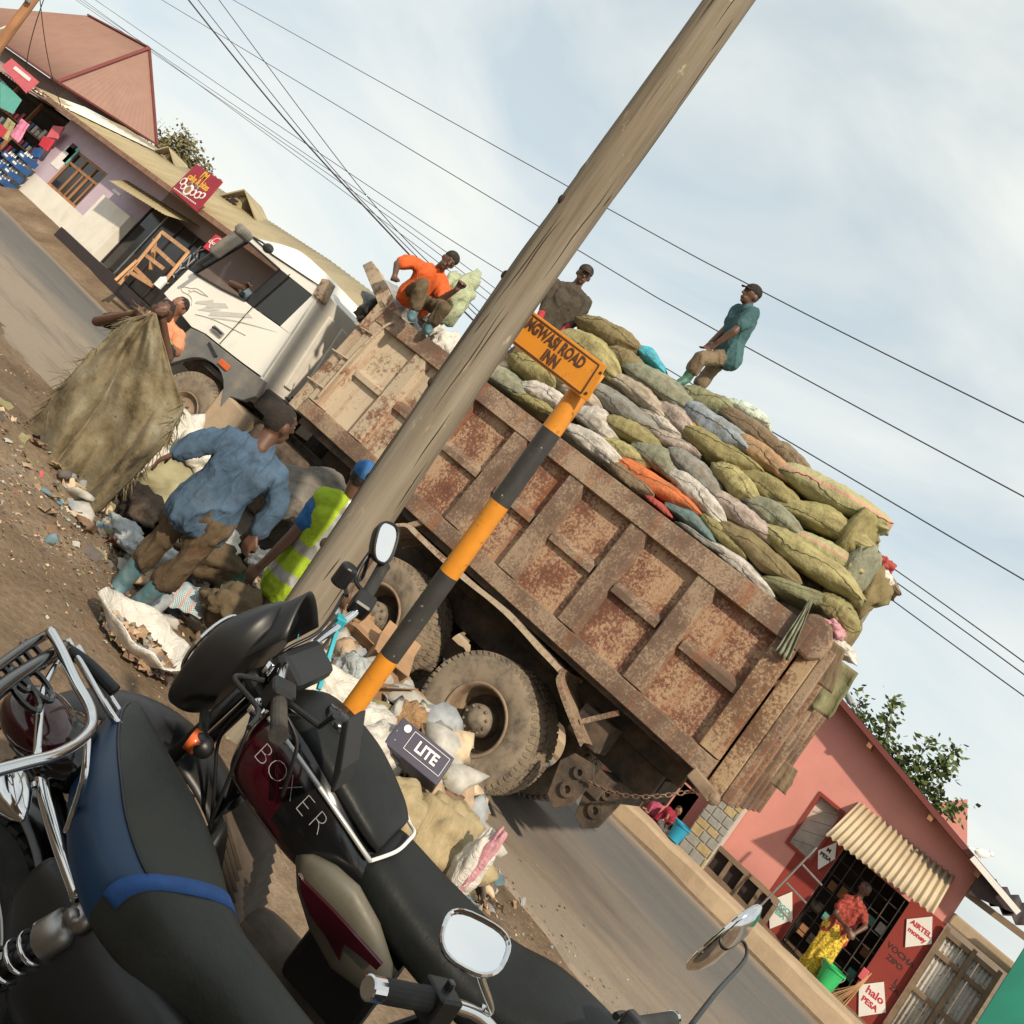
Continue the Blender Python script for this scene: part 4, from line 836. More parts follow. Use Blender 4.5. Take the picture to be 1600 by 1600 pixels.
S4 = [(620, 390, 840, 510, 110, 'oliveD', 'dark olive sack highest of the heap by the street sign'), (560, 450, 780, 620, 130, 'oliveL', 'yellow olive sack just above the orange sign post top'), (740, 520, 880, 600, 100, 'oliveD', 'small dark olive sack under the highest sack'),
 (850, 490, 980, 590, 60, 'cyan', 'bright cyan plastic bag on the heap top'), (160, 580, 350, 690, 100, 'greyg', 'pale grey green sack against the pole, front of the heap'), (315, 555, 475, 665, 110, 'olive', 'olive sack at the feet of the man in brown'), (440, 560, 560, 670, 100, 'greyg', 'grey olive sack behind the orange sign plate'),
 (360, 680, 545, 760, 90, 'white', 'white sack left of the orange and black post'), (310, 710, 465, 790, 60, 'olive', 'thin olive sack lying on the body rim left of the post'), (525, 660, 690, 760, 80, 'beige', 'crumpled beige sack behind the orange post top'), (670, 680, 940, 860, 100, 'grey', 'long grey sack right of the orange post'),
 (755, 630, 985, 800, 100, 'beige', 'whitish sack above the long grey sack'), (840, 610, 1100, 770, 130, 'greyg', 'large pale sack below the boots of the man in teal'), (1080, 690, 1280, 780, 100, 'green', 'grey green sack the man in teal stands on'), (1100, 770, 1340, 940, 130, 'bluegrey', 'blue grey sack beside the yellow can'),
 (1250, 770, 1560, 990, 90, 'brown', 'long brown fuzzy sack along the top of the heap'), (1290, 740, 1440, 830, 70, 'mint', 'pale mint plastic bag on the heap top'), (970, 750, 1130, 880, 100, 'pink', 'stained pinkish white sack left of the yellow can'), (890, 790, 1050, 900, 60, 'white', 'crushed white and blue plastic sack mid heap'),
 (610, 770, 770, 890, 100, 'white', 'white sack with a bottle cap beside the orange post'), (740, 830, 950, 940, 100, 'olive', 'olive sack in the heap middle under the grey sack'), (940, 880, 1125, 980, 70, 'pink', 'flat pinkish brown sack in the heap middle'), (1090, 890, 1380, 1060, 110, 'olive', 'long olive green sack below the blue grey sack'),
 (1310, 910, 1550, 1070, 100, 'tan', 'peach coloured sack near the heap top'), (1480, 930, 1620, 1040, 90, 'brown', 'brown sack end behind the peach sack'), (550, 860, 780, 1020, 90, 'white', 'dirty white sack on the body rim right of the post'), (700, 910, 900, 1010, 80, 'oliveL', 'light olive sack above the orange sack'),
 (880, 940, 1060, 1080, 100, 'greyg', 'grey green sack above the orange sack end'), (1040, 980, 1230, 1150, 110, 'grey', 'dark grey sack in the middle of the heap side'), (785, 1005, 1110, 1220, 90, 'orange', 'bright orange sack lying on the body rim'), (740, 1030, 910, 1160, 80, 'brown', 'brown grey sack under the orange sack'),
 (1030, 1080, 1240, 1260, 100, 'white', 'pale grey sack right of the orange sack'), (1230, 1050, 1380, 1190, 120, 'oliveL', 'short bulging yellow olive sack'), (1340, 1050, 1600, 1220, 100, 'olive', 'olive sack right of the bulging yellow one'), (1215, 1170, 1470, 1360, 100, 'pink', 'pinkish white sack mid height near the tail'),
 (1020, 1215, 1205, 1350, 60, 'teal', 'dark teal bundle on the body rim'), (920, 1170, 1020, 1250, 40, 'red', 'small red patterned cloth on the body rim'), (1170, 1260, 1340, 1430, 70, 'olive', 'narrow olive sack near the rim, tail half'), (1060, 1300, 1260, 1440, 40, 'grey', 'flattened grey sack on the rim'), (1230, 1390, 1460, 1580, 70, 'white', 'dirty white sack wedged on the rim near the tail'), (1270, 1310, 1560, 1540, 110, 'oliveD', 'brown olive sack above the wedged white sack')]
S6 = [(770, 250, 1000, 390, 100, 'greyg', 'grey olive sack behind the pinkish sack near the tail'), (950, 130, 1360, 340, 130, 'striped', 'large pale sack with a pink stripe, topmost at the tail'), (960, 270, 1320, 450, 115, 'oliveL', 'olive sack directly under the pink striped sack'), (1000, 400, 1270, 540, 90, 'striped', 'olive sack with faded pink stripe third from top at the tail'),
 (900, 400, 1250, 660, 125, 'oliveL', 'long yellow olive sack above the lowest one at the tail'), (870, 620, 1190, 740, 80, 'green', 'grey green sack lowest at the tail corner'), (1120, 690, 1270, 800, 100, 'olive', 'olive sack slumped over the tail corner')]
for rows, conv in ((S4, R4), (S6, R6)):
    for k, (x0, y0, x1, y1, th, colr, lab) in enumerate(rows):
        a_ = on_load(*conv(x0, y0)); b_ = on_load(*conv(x1, y1)); d = (depth(a_) + depth(b_)) / 2
        place_sack(a_, b_, th / 2.909 * d / FPX * 1.12, colr, lab, seam=colr not in ('cyan', 'mint', 'red', 'teal'), roll=R(rng.uniform(-12, 12)))
r2 = random.Random(11)
ORD = 'first second third fourth fifth sixth seventh eighth ninth tenth eleventh twelfth thirteenth fourteenth'.split()
cols_ = ['olive', 'oliveD', 'greyg', 'brown', 'oliveL', 'grey']
for i, (v, z) in enumerate([(v, z) for z in (3.02, 3.28, 3.54, 3.80) for v in (.62, 1.15, 1.7, 2.2)]):
    u = 1.62 + r2.uniform(-.06, .10) - (z - 3) * .12
    place_sack(TW(u, v - .25, z), TW(u, v + .28, z + r2.uniform(-.05, .05)), .26, cols_[i % 6], '%s sack from the near side in the %s row stacked across the tail' % (['first', 'second', 'third', 'fourth'][i % 4], ['lowest', 'second', 'third', 'top'][i // 4]), wid=.5, group='sacks stacked across the tail')
for i in range(14):
    u = -1.9 + i * .26 + r2.uniform(-.05, .05); v = 1.15 + (i % 2) * .6; z = float(np.interp(u, [-2.5, -1.8, -.7, .8, 1.5], [3.75, 3.95, 4.25, 4.12, 3.92])) - .06 * (i % 2)
    place_sack(TW(u - .3, v, z), TW(u + .3, v + .1, z + r2.uniform(-.05, .05)), .24, cols_[(i * 2 + 1) % 6], '%s sack from the cab end in the back row on top of the heap' % ORD[i], group='sacks in the back rows of the heap')
M['rubbish'] = mat('rubbish', (.11, .085, .06), .6, 9, .95, 0, (14, .8, .05), c2=(.2, .16, .12))
lo = MB()
def loadh(u): return float(np.interp(u, [-3.6, -3.0, -2.6, -2.2, -1.8, -.7, .8, 1.5, 1.75], [2.70, 2.80, 3.0, 3.6, 3.85, 4.15, 4.0, 3.75, 2.9]))
def lf(s, t):
    u = -3.6 + 5.33 * s; v = .05 + 2.33 * t; h = loadh(u); near = 2.62 + max(0, (v - .18)) / .42; farr = 2.62 + max(0, 2.38 - v) / .3
    return (u, v, min(h, near, farr) + .10 * fbm((u, v, 0), 2.6, 4, 3))
lo.grid(70, 34, lf); lo.build('rubbish_heap', M['rubbish'], None, smooth=True)
h_ = bpy.data.objects['rubbish_heap']; h_.location = T0; h_.rotation_euler = (0, 0, PSI); tag(h_, 'brown loose rubbish filling the truck body under the sacks', 'rubbish', kind='stuff')

# ---------------------------------------------------------------- crumpled bags, boxes, cloths
def crumple(name, c, r, m, label, cat, seed, group=None, n=2, amp=.42, rot=None, flat=None):
    bm = bmesh.new(); bmesh.ops.create_icosphere(bm, subdivisions=4, radius=1)
    for v in bm.verts:
        p = v.co.copy(); k = 1 + amp * fbm(p, 1.3, seed, 2) + amp * .55 * (abs(nz(p, 2.8, seed + 3)) - .25) * 1.6 - amp * .35 * abs(nz(p, 5.5, seed + 8))
        v.co = Vector((p.x * r[0], p.y * r[1], p.z * r[2])) * k
        if flat is not None and v.co.z < -flat: v.co.z = -flat + (v.co.z + flat) * .1
    me = bpy.data.meshes.new(name); bm.to_mesh(me); bm.free(); me.shade_smooth()
    o = add(name, me, m, None, loc=c, rot=rot or (0, 0, seed * 1.7)); return tag(o, label, cat, group)
def plastic(name, c, rough=.45):
    m = mat(name, c, .18, 5, rough, 0, None, (.52, .9), tuple(x * .5 for x in c), spec=.4, dscale=8); nt = m.node_tree
    bump(nt, nt.nodes['Principled BSDF'], tex(nt, 9, 6, .65, None, 'Object', 1.5), .9, .04); return m
M['bag_white'] = plastic('bag_white', (.66, .63, .57)); M['bag_grey'] = plastic('bag_grey', (.30, .31, .31)); M['bag_clear'] = plastic('bag_clear', (.42, .45, .45), .3); M['bag_green'] = plastic('bag_green', (.42, .47, .30)); M['bag_black'] = plastic('bag_black', (.03, .028, .026)); M['bag_pink'] = plastic('bag_pink', (.6, .3, .34))
def LD(px, py, v): q = TL(px, py, v); return TW(*q)
crumple('plastic_bag', LD(708, 466, .55), (.26, .2, .34), M['bag_green'], 'big pale green bag behind the man in the orange shirt', 'bag', 3, 'bags at the front of the truck bed')
crumple('plastic_bag', LD(676, 522, .22), (.15, .12, .13), M['bag_white'], 'white bag by the boots of the man in orange', 'bag', 5, 'bags at the front of the truck bed')
crumple('plastic_bag', LD(698, 542, .2), (.18, .14, .15), M['bag_white'], 'bulging white bag on the rim left of the wooden pole', 'bag', 8, 'bags at the front of the truck bed')
crumple('plastic_bag', LD(668, 500, .42), (.14, .12, .10), M['bag_grey'], 'grey bag between the boots of the man in orange', 'bag', 12, 'bags at the front of the truck bed')
crumple('rag_bundle', TW(-4.02, .55, 3.02), (.30, .4, .26), M['bag_grey'], 'grey bundle of rags behind the cab roof', 'bundle', 9)
crumple('rag_bundle', TW(-3.96, .3, 2.86), (.2, .25, .18), M['bag_black'], 'black bundle of rags wedged between cab and bed', 'bundle', 15)
q = TL(1092, 672, .42); jc = empty('jerry_can', TW(*q), PSI, 'small yellow jerry can among the sacks', 'can')
p = MB(); p.box((0, 0, 0), (.17, .10, .20), (0, R(8), 0)); p.build('can_body', SK['yellow'], jc, bevel=.025)
p = MB(); p.tube([(-.02, 0, .10), (-.02, 0, .135), (.06, 0, .135), (.06, 0, .10)], .012, 6); p.build('can_handle', SK['yellow'], jc)
p = MB(); p.lathe([(.02, .09), (.02, .13), (0, .13)], 10, Matrix.Translation((-.06, 0, 0))); p.build('can_cap', SK['red'], jc)
crumple('rag', LD(1380, 884, 1.6), (.10, .1, .09), SK['red'], 'red rag sticking out at the tail of the load', 'rag', 21)
crumple('plastic_bag', LD(1372, 905, 1.4), (.14, .14, .11), M['bag_white'], 'white plastic scrap under the red rag at the tail', 'bag', 22)
crumple('plastic_bag', LD(1352, 920, .9), (.16, .2, .24), SK['oliveD'], 'dark torn sacking hanging at the tail of the load', 'bag', 23)
crumple('plastic_bag', LD(1300, 985, .15), (.10, .16, .08), M['bag_pink'], 'pinkish scrap on the tailgate corner', 'bag', 24)
crumple('plastic_bag', LD(1310, 1012, .25), (.12, .16, .07), M['bag_white'], 'white scrap hanging over the tailgate', 'bag', 25)
def drape(name, top, bot, wtop, wbot, m, label, cat, seed, amp=.03, nwave=3.0, group=None, nd=None, n=(10, 16)):
    top = Vector(top); bot = Vector(bot); d = (bot - top); x = (nd or AX); y = d.cross(x).normalized(); b = MB()
    def f(s, t):
        w = wtop + (wbot - wtop) * t; c = top + d * t
        return c + x * (s - .5) * w + y * (amp * math.sin(s * math.pi * 2 * nwave + seed) * (.4 + .8 * t) + .5 * amp * nz((s * 2, t * 3, 0), 2, seed)) + x * .12 * w * nz((t * 2.4, 0, 0), 1.5, seed) * t
    b.grid(n[0], n[1], f); o = b.build(name, m, None, smooth=True); s_ = o.modifiers.new('s', 'SOLIDIFY'); s_.thickness = .004
    return tag(o, label, cat, group)
drape('rag', LD(1268, 938, -.12), LD(1222, 1026, -.14), .03, .12, SK['greyg'], 'dusty grey rag knotted on the tailgate hinge', 'rag', 2)
drape('rag', LD(1318, 1035, .9), LD(1278, 1112, .95), .28, .22, SK['green'], 'dark green flap of sacking hanging beside the tailgate', 'rag', 5, nwave=1.2)
drape('cardboard_piece', LD(1300, 1000, .06), LD(1278, 1068, .1), .24, .22, SK['brown'], 'brown cardboard piece stuck at the tailgate corner', 'cardboard', 1, amp=.004)
drape('rag', LD(1232, 1192, 1.6), LD(1210, 1228, 1.6), .2, .25, SK['brown'], 'rusty brown flap low behind the tailgate', 'rag', 7, amp=.01)
# ================================================================ buildings along the far left
def wallmat(name, c, dcol, lo=.55, hi=.9, sc=1.5): return mat(name, c, .07, 2, .9, 0, (25, .25, .008), (lo, hi), dcol, spec=.2, dscale=sc)
M['white_wall'] = wallmat('white_wall', (.74, .70, .62), (.52, .42, .30)); M['lilac_wall'] = wallmat('lilac_wall', (.52, .42, .50), (.46, .38, .38)); M['brown_wall'] = wallmat('brown_wall', (.27, .205, .18), (.32, .24, .18))
M['tan_roof'] = mat('tan_roof', (.36, .29, .16), .15, 2, .6, 0, None, (.5, .9), (.28, .2, .12), dscale=2.5, stretch=(1, .2, .2)); M['red_roof'] = mat('red_roof', (.29, .165, .125), .08, 1.5, .6, 0, None, (.55, .95), (.33, .21, .16), dscale=1.2)
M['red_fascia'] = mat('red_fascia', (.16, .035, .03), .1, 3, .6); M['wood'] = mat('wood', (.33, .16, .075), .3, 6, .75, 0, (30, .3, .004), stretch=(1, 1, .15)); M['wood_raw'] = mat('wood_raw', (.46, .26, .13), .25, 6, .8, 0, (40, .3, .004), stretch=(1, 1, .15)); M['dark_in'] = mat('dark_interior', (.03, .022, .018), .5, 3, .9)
M['black_glass'] = mat('black_glass', (.018, .018, .02), .3, 2, .12, 0, None, None, spec=.6); M['red_board'] = mat('red_board', (.55, .03, .05), .08, 3, .5); M['pinkred_board'] = mat('pinkred_board', (.62, .12, .15), .1, 3, .6); M['maroon_board'] = mat('maroon_board', (.30, .018, .035), .1, 3, .5)
M['white_print'] = mat('white_print', (.78, .76, .72), .04, 5, .6); M['yellow_print'] = mat('yellow_print', (.72, .45, .06), .05, 5, .6); M['black_print'] = mat('black_print', (.03, .02, .02), .1, 5, .6); M['grey_print'] = mat('grey_print', (.35, .35, .36), .1, 5, .5); M['teal_print'] = mat('teal_print', (.12, .42, .36), .1, 4, .6); M['blue_plastic'] = mat('blue_plastic', (.02, .08, .24), .2, 6, .5); M['fascia_wood'] = mat('fascia_wood', (.22, .12, .08), .3, 6, .8)
def sheet(name, p00, p10, p11, p01, m, parent=None, wave=.02, n=30, nrm=None, th=.004, smooth=True, side=4):
    """corrugated sheet: waves run across the first direction"""
    p00, p10, p11, p01 = map(Vector, (p00, p10, p11, p01)); N = (p10 - p00).cross(p01 - p00).normalized(); b = MB(); k = n * side
    def f(s, t):
        a = p00.lerp(p10, s); c = p01.lerp(p11, s); return a.lerp(c, t) + N * wave * math.sin(2 * math.pi * s * n)
    b.grid(k, 2, f); o = b.build(name, m, parent, smooth=smooth)
    if th: s_ = o.modifiers.new('s', 'SOLIDIFY'); s_.thickness = th
    return o
FY = 14.0
sb = empty('shop_building', (-24, FY, .4), 0, 'long shop with lilac and white wall and tan sheet roof', 'building')
def sbp(b, name, m, bevel=0, smooth=False, parent=None):
    o = b.build(name, m, parent or sb, smooth, bevel); o.data.transform(Matrix.Translation((24, -FY, -.4))); return o
wx = [(-29.6, -27.9), (-25.7, -22.7)]
b = MB(); b.span((-29.6, FY, .1), (-22.7, FY + .2, 1.22)); sbp(b, 'lower_wall', M['white_wall'])
for x0, x1 in wx: b = MB(); b.span((x0, FY + .01, 1.223), (x1, FY + .2, 3.3)); sbp(b, 'wall', M['lilac_wall'])
b = MB(); b.span((-27.897, FY + .01, 2.60), (-25.703, FY + .2, 3.3)); sbp(b, 'wall', M['lilac_wall'])
b = MB(); b.span((-24.45, FY - .35, .1), (-22.7, FY - .003, 2.05)); sbp(b, 'porch_wall', M['white_wall'])
b = MB(); b.span((-24.6, FY - .5, .1), (-19.5, FY - .36, .62)); sbp(b, 'plinth', M['black_print'])
w = MB()
for x in (-27.9, -27.18, -26.46, -25.78): w.span((x, FY + .03, 1.22), (x + .08, FY + .12, 2.60))
win = sbp(w, 'window', M['wood'])
for (z0, z1) in ((1.22, 1.30), (2.12, 2.20), (2.52, 2.60)):
    for x in (-27.82, -27.10, -26.38): w = MB(); w.span((x, FY + .035, z0), (x + .64, FY + .115, z1)); sbp(w, 'window_bar', M['wood'], parent=None)
for i, x in enumerate((-27.82, -27.10, -26.38)):
    for (z0, z1) in ((1.30, 2.12), (2.20, 2.52)): w = MB(); w.span((x, FY + .07, z0), (x + .64, FY + .08, z1)); sbp(w, 'pane', M['black_glass'])
for x in (-26.75, -26.05): w = MB(); w.span((x, FY + .04, 1.30), (x + .06, FY + .11, 2.12)); sbp(w, 'mullion', M['wood'])
# dark glazed shop front and the wall beyond it
for i in range(4):
    x = -22.65 + i * .82; w = MB(); w.span((x, FY - .05, .62), (x + .78, FY - .02, 2.75)); sbp(w, 'glass_door', M['black_glass'])
for i in range(5):
    x = -22.69 + i * .82; w = MB(); w.span((x, FY - .08, .62), (x + .05, FY - .02, 2.75)); sbp(w, 'door_post', M['steel'] if i == 1 else M['black_print'])
for k, ch in enumerate('KNYC'):
    text_mesh('letter', ch, .42, M['grey_print'], Matrix.Translation((-19.75 + 24 - .05 * k, -.06 - .03, 2.05 - k * .33)) @ Matrix.Rotation(R(90), 4, 'X') @ Matrix.Rotation(R(-4), 4, 'Z'), sb, .004)
w = MB(); w.span((-22.69, FY + .02, 2.76), (-19.36, FY + .2, 3.3)); sbp(w, 'wall', M['brown_wall'])
w = MB(); w.span((-19.35, FY - .02, .3), (-10.5, FY + .2, 3.25)); sbp(w, 'wall', M['brown_wall'])
# roof: a long hip with two small gablets
ez, rz_, ey, ry = 3.30, 4.75, 13.25, 16.3
def rf(name, pts, n=40):
    o = sheet(name, *[Vector(p) - Vector((-24, FY, .4)) for p in pts], M['tan_roof'], sb, .012, n, side=3); return o
rf('roof', [(-31.2, ey, ez + .05), (-17.2, ey, ez - .05), (-18.6, ry, rz_ - .15), (-31.2, ry, rz_ - .35)], 70)
rf('roof', [(-17.2, ey, ez - .05), (-10.4, ey, ez - .1), (-10.4, ry, rz_ - .4), (-18.6, ry, rz_ - .15)], 36)
b = MB(); b.span((-31.2, ey - .02, ez - .12), (-10.4, ey + .03, ez + .02)); sbp(b, 'fascia', M['fascia_wood'])
for (x, z, s) in ((-27.1, 4.42, 1.0), (-22.6, 4.62, 1.0)):
    b = MB(); b.prism([(x - .75 * s, 15.5, z - .62), (x + .55 * s, 15.5, z - .62), (x + .25 * s, 15.7, z + .06)], (0, .8, 0)); sbp(b, 'gablet', M['tan_roof'])
    for k in range(5):
        t = k / 5; b = MB(); b.span((x - .62 * s + .75 * t, 15.47, z - .58 + t * .5), (x + .46 * s - .2 * t, 15.52, z - .54 + t * .5)); sbp(b, 'louvre', M['black_print'])
    b = MB(); b.prism([(x - .8 * s, 15.45, z - .66), (x - .72 * s, 15.45, z - .66), (x + .27 * s, 15.45, z + .12), (x + .20 * s, 15.45, z + .14)], (0, .9, 0)); sbp(b, 'verge', M['tan_roof'])
    b = MB(); b.prism([(x + .20 * s, 15.45, z + .14), (x + .27 * s, 15.45, z + .12), (x + 2.6, 15.45, z - .75), (x + 2.5, 15.45, z - .8)], (0, .9, 0)); sbp(b, 'verge', M['tan_roof'])
# awning of flat tan sheets over the door
o = sheet('awning', *[Vector(p) - Vector((-24, FY, .4)) for p in ((-24.7, 14.0, 2.80), (-20.6, 14.0, 3.02), (-20.4, 12.9, 2.62), (-23.4, 12.9, 2.42))], M['tan_roof'], sb, .008, 18)
# torn white sheet where the two roofs meet
o = sheet('patch_sheet', *[Vector(p) - Vector((-24, FY, .4)) for p in ((-31.6, 13.1, 3.15), (-28.6, 13.35, 3.42), (-27.2, 15.6, 4.25), (-30.9, 14.6, 3.9))], M['white_wall'], sb, .02, 10)
for (x, z, w_, h_, m_) in ((-28.55, 1.75, .62, .8, 'white_print'), (-28.15, 2.05, .35, .6, 'teal_print'), (-28.45, 2.35, .4, .34, 'black_print'), (-24.9, 2.3, .5, .08, 'white_print'), (-24.75, 1.75, .3, .22, 'white_print')):
    b = MB(); b.span((x, FY - .006, z), (x + w_, FY - .002, z + h_)); sbp(b, 'poster', M[m_])
# the red hip-roofed house behind
rh = empty('red_roof_house', (-37, 18.2, 0), 0, 'house with big dull red hipped roof behind the shops', 'house'); o_ = Vector((-37, 18.2, 0))
A_, B_, C_, E_ = Vector((-45.0, 18.5, 8.1)), Vector((-38.6, 18.5, 8.15)), Vector((-36.0, 15.7, 4.25)), Vector((-36.0, 20.3, 5.15)); L_ = Vector((-50, 15.7, 4.25))
for nm, pts in (('roof_front', (L_, C_, B_, A_)),):
    sheet(nm, *[p - o_ for p in pts], M['red_roof'], rh, .018, 70, side=3)
b = MB(); n = 24
def hipf(s, t): return (C_.lerp(E_, s)).lerp(B_, t) - o_ + Vector((.015 * math.sin(s * 2 * math.pi * 20) * (1 - t), 0, 0))
b.grid(60, 8, hipf); b.build('roof_hip', M['red_roof'], rh, smooth=True)
b = MB(); b._add([E_ - o_, B_ - o_, A_ - o_, Vector((-50, 21.5, 4.6)) - o_], [(0, 1, 2, 3)]); b.build('roof_back', M['red_roof'], rh)
for p0, p1 in ((C_, B_), (E_, B_), (B_, A_), (C_, E_), (L_, C_)):
    b = MB(); b.beam(p0 - o_ + Vector((.03, -.03, .02)), p1 - o_ + Vector((.03, -.03, .02)), .14, .07); b.build('ridge_cap', M['red_fascia'], rh)
b = MB(); b.span((-49, 16.4, .3), (-36.7, 20.0, 4.3)); ow = b.build('wall', M['brown_wall'], rh); ow.data.transform(Matrix.Translation(-o_))
# open shop at the far left
os_ = empty('open_shop', (-32, FY, .4), 0, 'dark open shop front full of goods at the left edge', 'shop')
def osp(b, name, m, bevel=0): o = b.build(name, m, os_, False, bevel); o.data.transform(Matrix.Translation((32, -FY, -.4))); return o
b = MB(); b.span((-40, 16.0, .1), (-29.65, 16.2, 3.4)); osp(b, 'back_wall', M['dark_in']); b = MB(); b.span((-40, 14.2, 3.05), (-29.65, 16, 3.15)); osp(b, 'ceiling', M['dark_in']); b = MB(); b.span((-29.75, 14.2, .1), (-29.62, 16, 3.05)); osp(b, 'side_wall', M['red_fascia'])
for z in (.9, 1.5, 2.1):
    b = MB(); b.span((-38, 15.5, z), (-29.9, 15.98, z + .05)); osp(b, 'shelf', M['wood'])
    for k in range(22):
        x = -37.6 + k * .35; h = .2 + .2 * rng.random(); b = MB(); b.span((x, 15.55, z + .052), (x + .24, 15.85, z + .05 + h)); osp(b, 'packet', M[rng.choice(['red_board', 'wood', 'blue_plastic', 'white_print', 'maroon_board', 'dark_in'])], .01)
for k in range(3): b = MB(); b.span((-36.5 + k * 2.2, 14.1, .2), (-36.4 + k * 2.2, 14.2, 3.1)); osp(b, 'post', M['wood'])
sheet('shop_roof', *[Vector(p) - Vector((-32, FY, .4)) for p in ((-41, 12.9, 3.0), (-30.6, 13.0, 3.05), (-30.6, 16.4, 3.75), (-41, 16.4, 3.75))], M['brown_wall'], os_, .02, 40)
def board(name, pts, m, label, cat, th=.04, Y=None, group=None):
    b = MB(); P_ = [at(x, y, Y=Y) for x, y in pts]; c = sum(P_, Vector()) / len(P_); e = empty(name, c, 0, label, cat, group); b.prism([p - c for p in P_], (0, th, 0)); b.build('panel', m, e, bevel=.004); return e, P_, c
e, P_, c = board('shop_sign', [(2, 104), (18, 91), (60, 127), (40, 145)], M['pinkred_board'], 'faded pink red signboard above the open shop', 'sign', Y=13.0)
b = MB(); b.prism([at(x, y, Y=12.985) - c for x, y in ((20, 107), (24, 103), (48, 122), (45, 127))], (0, .01, 0)); b.build('white_strip', M['white_print'], e)
board('poster_sheet', [(0, 128), (4, 126), (34, 156), (20, 178), (0, 168)], M['teal_print'], 'grey blue torn poster hanging in the open shop', 'poster', .01, 13.2)
board('shop_banner', [(0, 192), (12, 203), (6, 214), (0, 214)], M['red_board'], 'red banner hanging at the left edge of the open shop', 'banner', .01, 13.3)
board('shop_banner', [(83, 196), (100, 198), (88, 216), (72, 214)], M['pinkred_board'], 'orange red box on the open shop wall', 'banner', .06, 13.7)
board('shop_banner', [(68, 212), (84, 218), (72, 235), (60, 226)], M['red_board'], 'bright red poster box with white marks on the shop wall', 'banner', .06, 13.7)
board('shop_banner', [(52, 232), (64, 230), (60, 246), (46, 246)], M['blue_plastic'], 'blue poster box above the drink crates', 'banner', .06, 13.7)
M['pink_cloth'] = cloth('pink_cloth', (.62, .22, .34), .25); M['olive_cloth'] = cloth('olive_cloth', (.34, .30, .16), .3)
drape('hanging_cloth', at(40, 190, Y=13.3), at(22, 218, Y=13.3), .7, .8, M['pink_cloth'], 'pink cloth hanging from the open shop roof', 'cloth', 3, .05, 2, nd=Vector((1, 0, 0)))
drape('hanging_cloth', at(18, 188, Y=13.35), at(4, 216, Y=13.35), .7, .8, M['olive_cloth'], 'olive cloth hanging at the left edge of the open shop', 'cloth', 6, .05, 2, nd=Vector((1, 0, 0)))
# drink crates
lab_ = ['top blue crate of the right hand crate stack', 'second blue crate of the right hand crate stack', 'third blue crate of the right hand crate stack', 'bottom blue crate of the right hand crate stack', 'top blue crate of the left hand crate stack', 'second blue crate of the left hand crate stack', 'bottom blue crate of the left hand crate stack']
for k, (x, z) in enumerate([(-28.95, 1.30), (-28.95, .98), (-28.95, .66), (-28.95, .34), (-29.7, .98), (-29.7, .66), (-29.7, .34)]):
    e = empty('drink_crate', (x, 13.62, z), 0, lab_[k], 'crate', 'drink crates by the shop')
    b = MB(); b.span((-.32, -.2, 0), (.32, .2, .03)); b.span((-.32, -.2, .03), (-.29, .2, .2)); b.span((.29, -.2, .03), (.32, .2, .2)); b.span((-.29, -.2, .03), (.29, -.18, .17)); b.span((-.29, .18, .03), (.29, .2, .17)); b.build('crate_box', M['blue_plastic'], e)
    b = MB(); b.span((-.2, -.205, .06), (.1, -.202, .13)); b.build('crate_print', M['white_print'], e)
    for i in range(5):
        b = MB(); b.lathe([(.03, .03), (.03, .2), (.012, .27), (.014, .29), (0, .29)], 8, Matrix.Translation((-.23 + i * .115, -.08, 0))); b.build('bottle', M['steel'] if i % 2 else M['white_print'], e)
# cake sign on the roof edge
cs = [(307, 256), (347, 283), (306, 330), (267, 295)]
e, P_, c = board('cake_sign', cs, M['maroon_board'], 'maroon signboard with cakes printed on it above the tan roof edge', 'sign', .05, Y=13.1)
TLc, TRc, BRc, BLc = P_; ux = (TRc - TLc); uy = (TLc - BLc)
def spot(s, t, d=.004): return TLc + ux * s - uy * t + Vector((0, -d, 0)) - c
Ms = lambda s, t: frame(spot(s, t), ux, uy)
text_mesh('sign_text', "I'M", .30, M['yellow_print'], Ms(.5, .17), e, .003, bold=.006, xs=.8); text_mesh('sign_text', 'cake & bites', .27, M['yellow_print'], Ms(.5, .40), e, .003, bold=.005, xs=.78)
for k in range(14): b = MB(); b.box(spot(.08 + k * .064, .93), (.05, .004, .035), frame((0, 0, 0), ux, uy).to_3x3() @ Matrix.Rotation(R(-90), 3, 'X')); b.build('sign_mark', M['white_print'], e)
for (s, t, r_) in ((.13, .62, .12), (.25, .74, .10), (.44, .74, .17), (.62, .72, .11), (.78, .70, .12), (.9, .64, .10), (.36, .58, .08), (.58, .57, .08)):
    b = MB(); b.lathe([(r_, 0), (r_ * .95, .012), (0, .014)], 16, frame(spot(s, t), ux, uy)); b.build('cake_print', M['white_print'] if r_ > .09 else M['teal_print'], e)
    b = MB(); b.lathe([(r_ * .65, .0145), (r_ * .6, .02), (0, .021)], 12, frame(spot(s, t), ux, uy)); b.build('cake_print', M['maroon_board'] if r_ < .13 else M['wood'], e)
e, P_, c = board('drink_sign', [(337, 366), (355, 376), (336, 398), (317, 386)], M['red_board'], 'red drinks sign with white ring hanging beside the cab mirror', 'sign', .08, Y=12.6)
ctr = sum(P_, Vector()) / 4 - c + Vector((0, -.004, 0)); ux = P_[1] - P_[0]; uy = P_[0] - P_[3]
b = MB(); b.lathe([(.15, 0), (.16, .006), (.17, 0)], 24, frame(ctr, ux, uy)); b.build('ring_print', M['white_print'], e); text_mesh('sign_text', 'Coca-Cola', .12, M['white_print'], frame(ctr, ux, uy), e, .003, bold=.002, font_shear=.25)
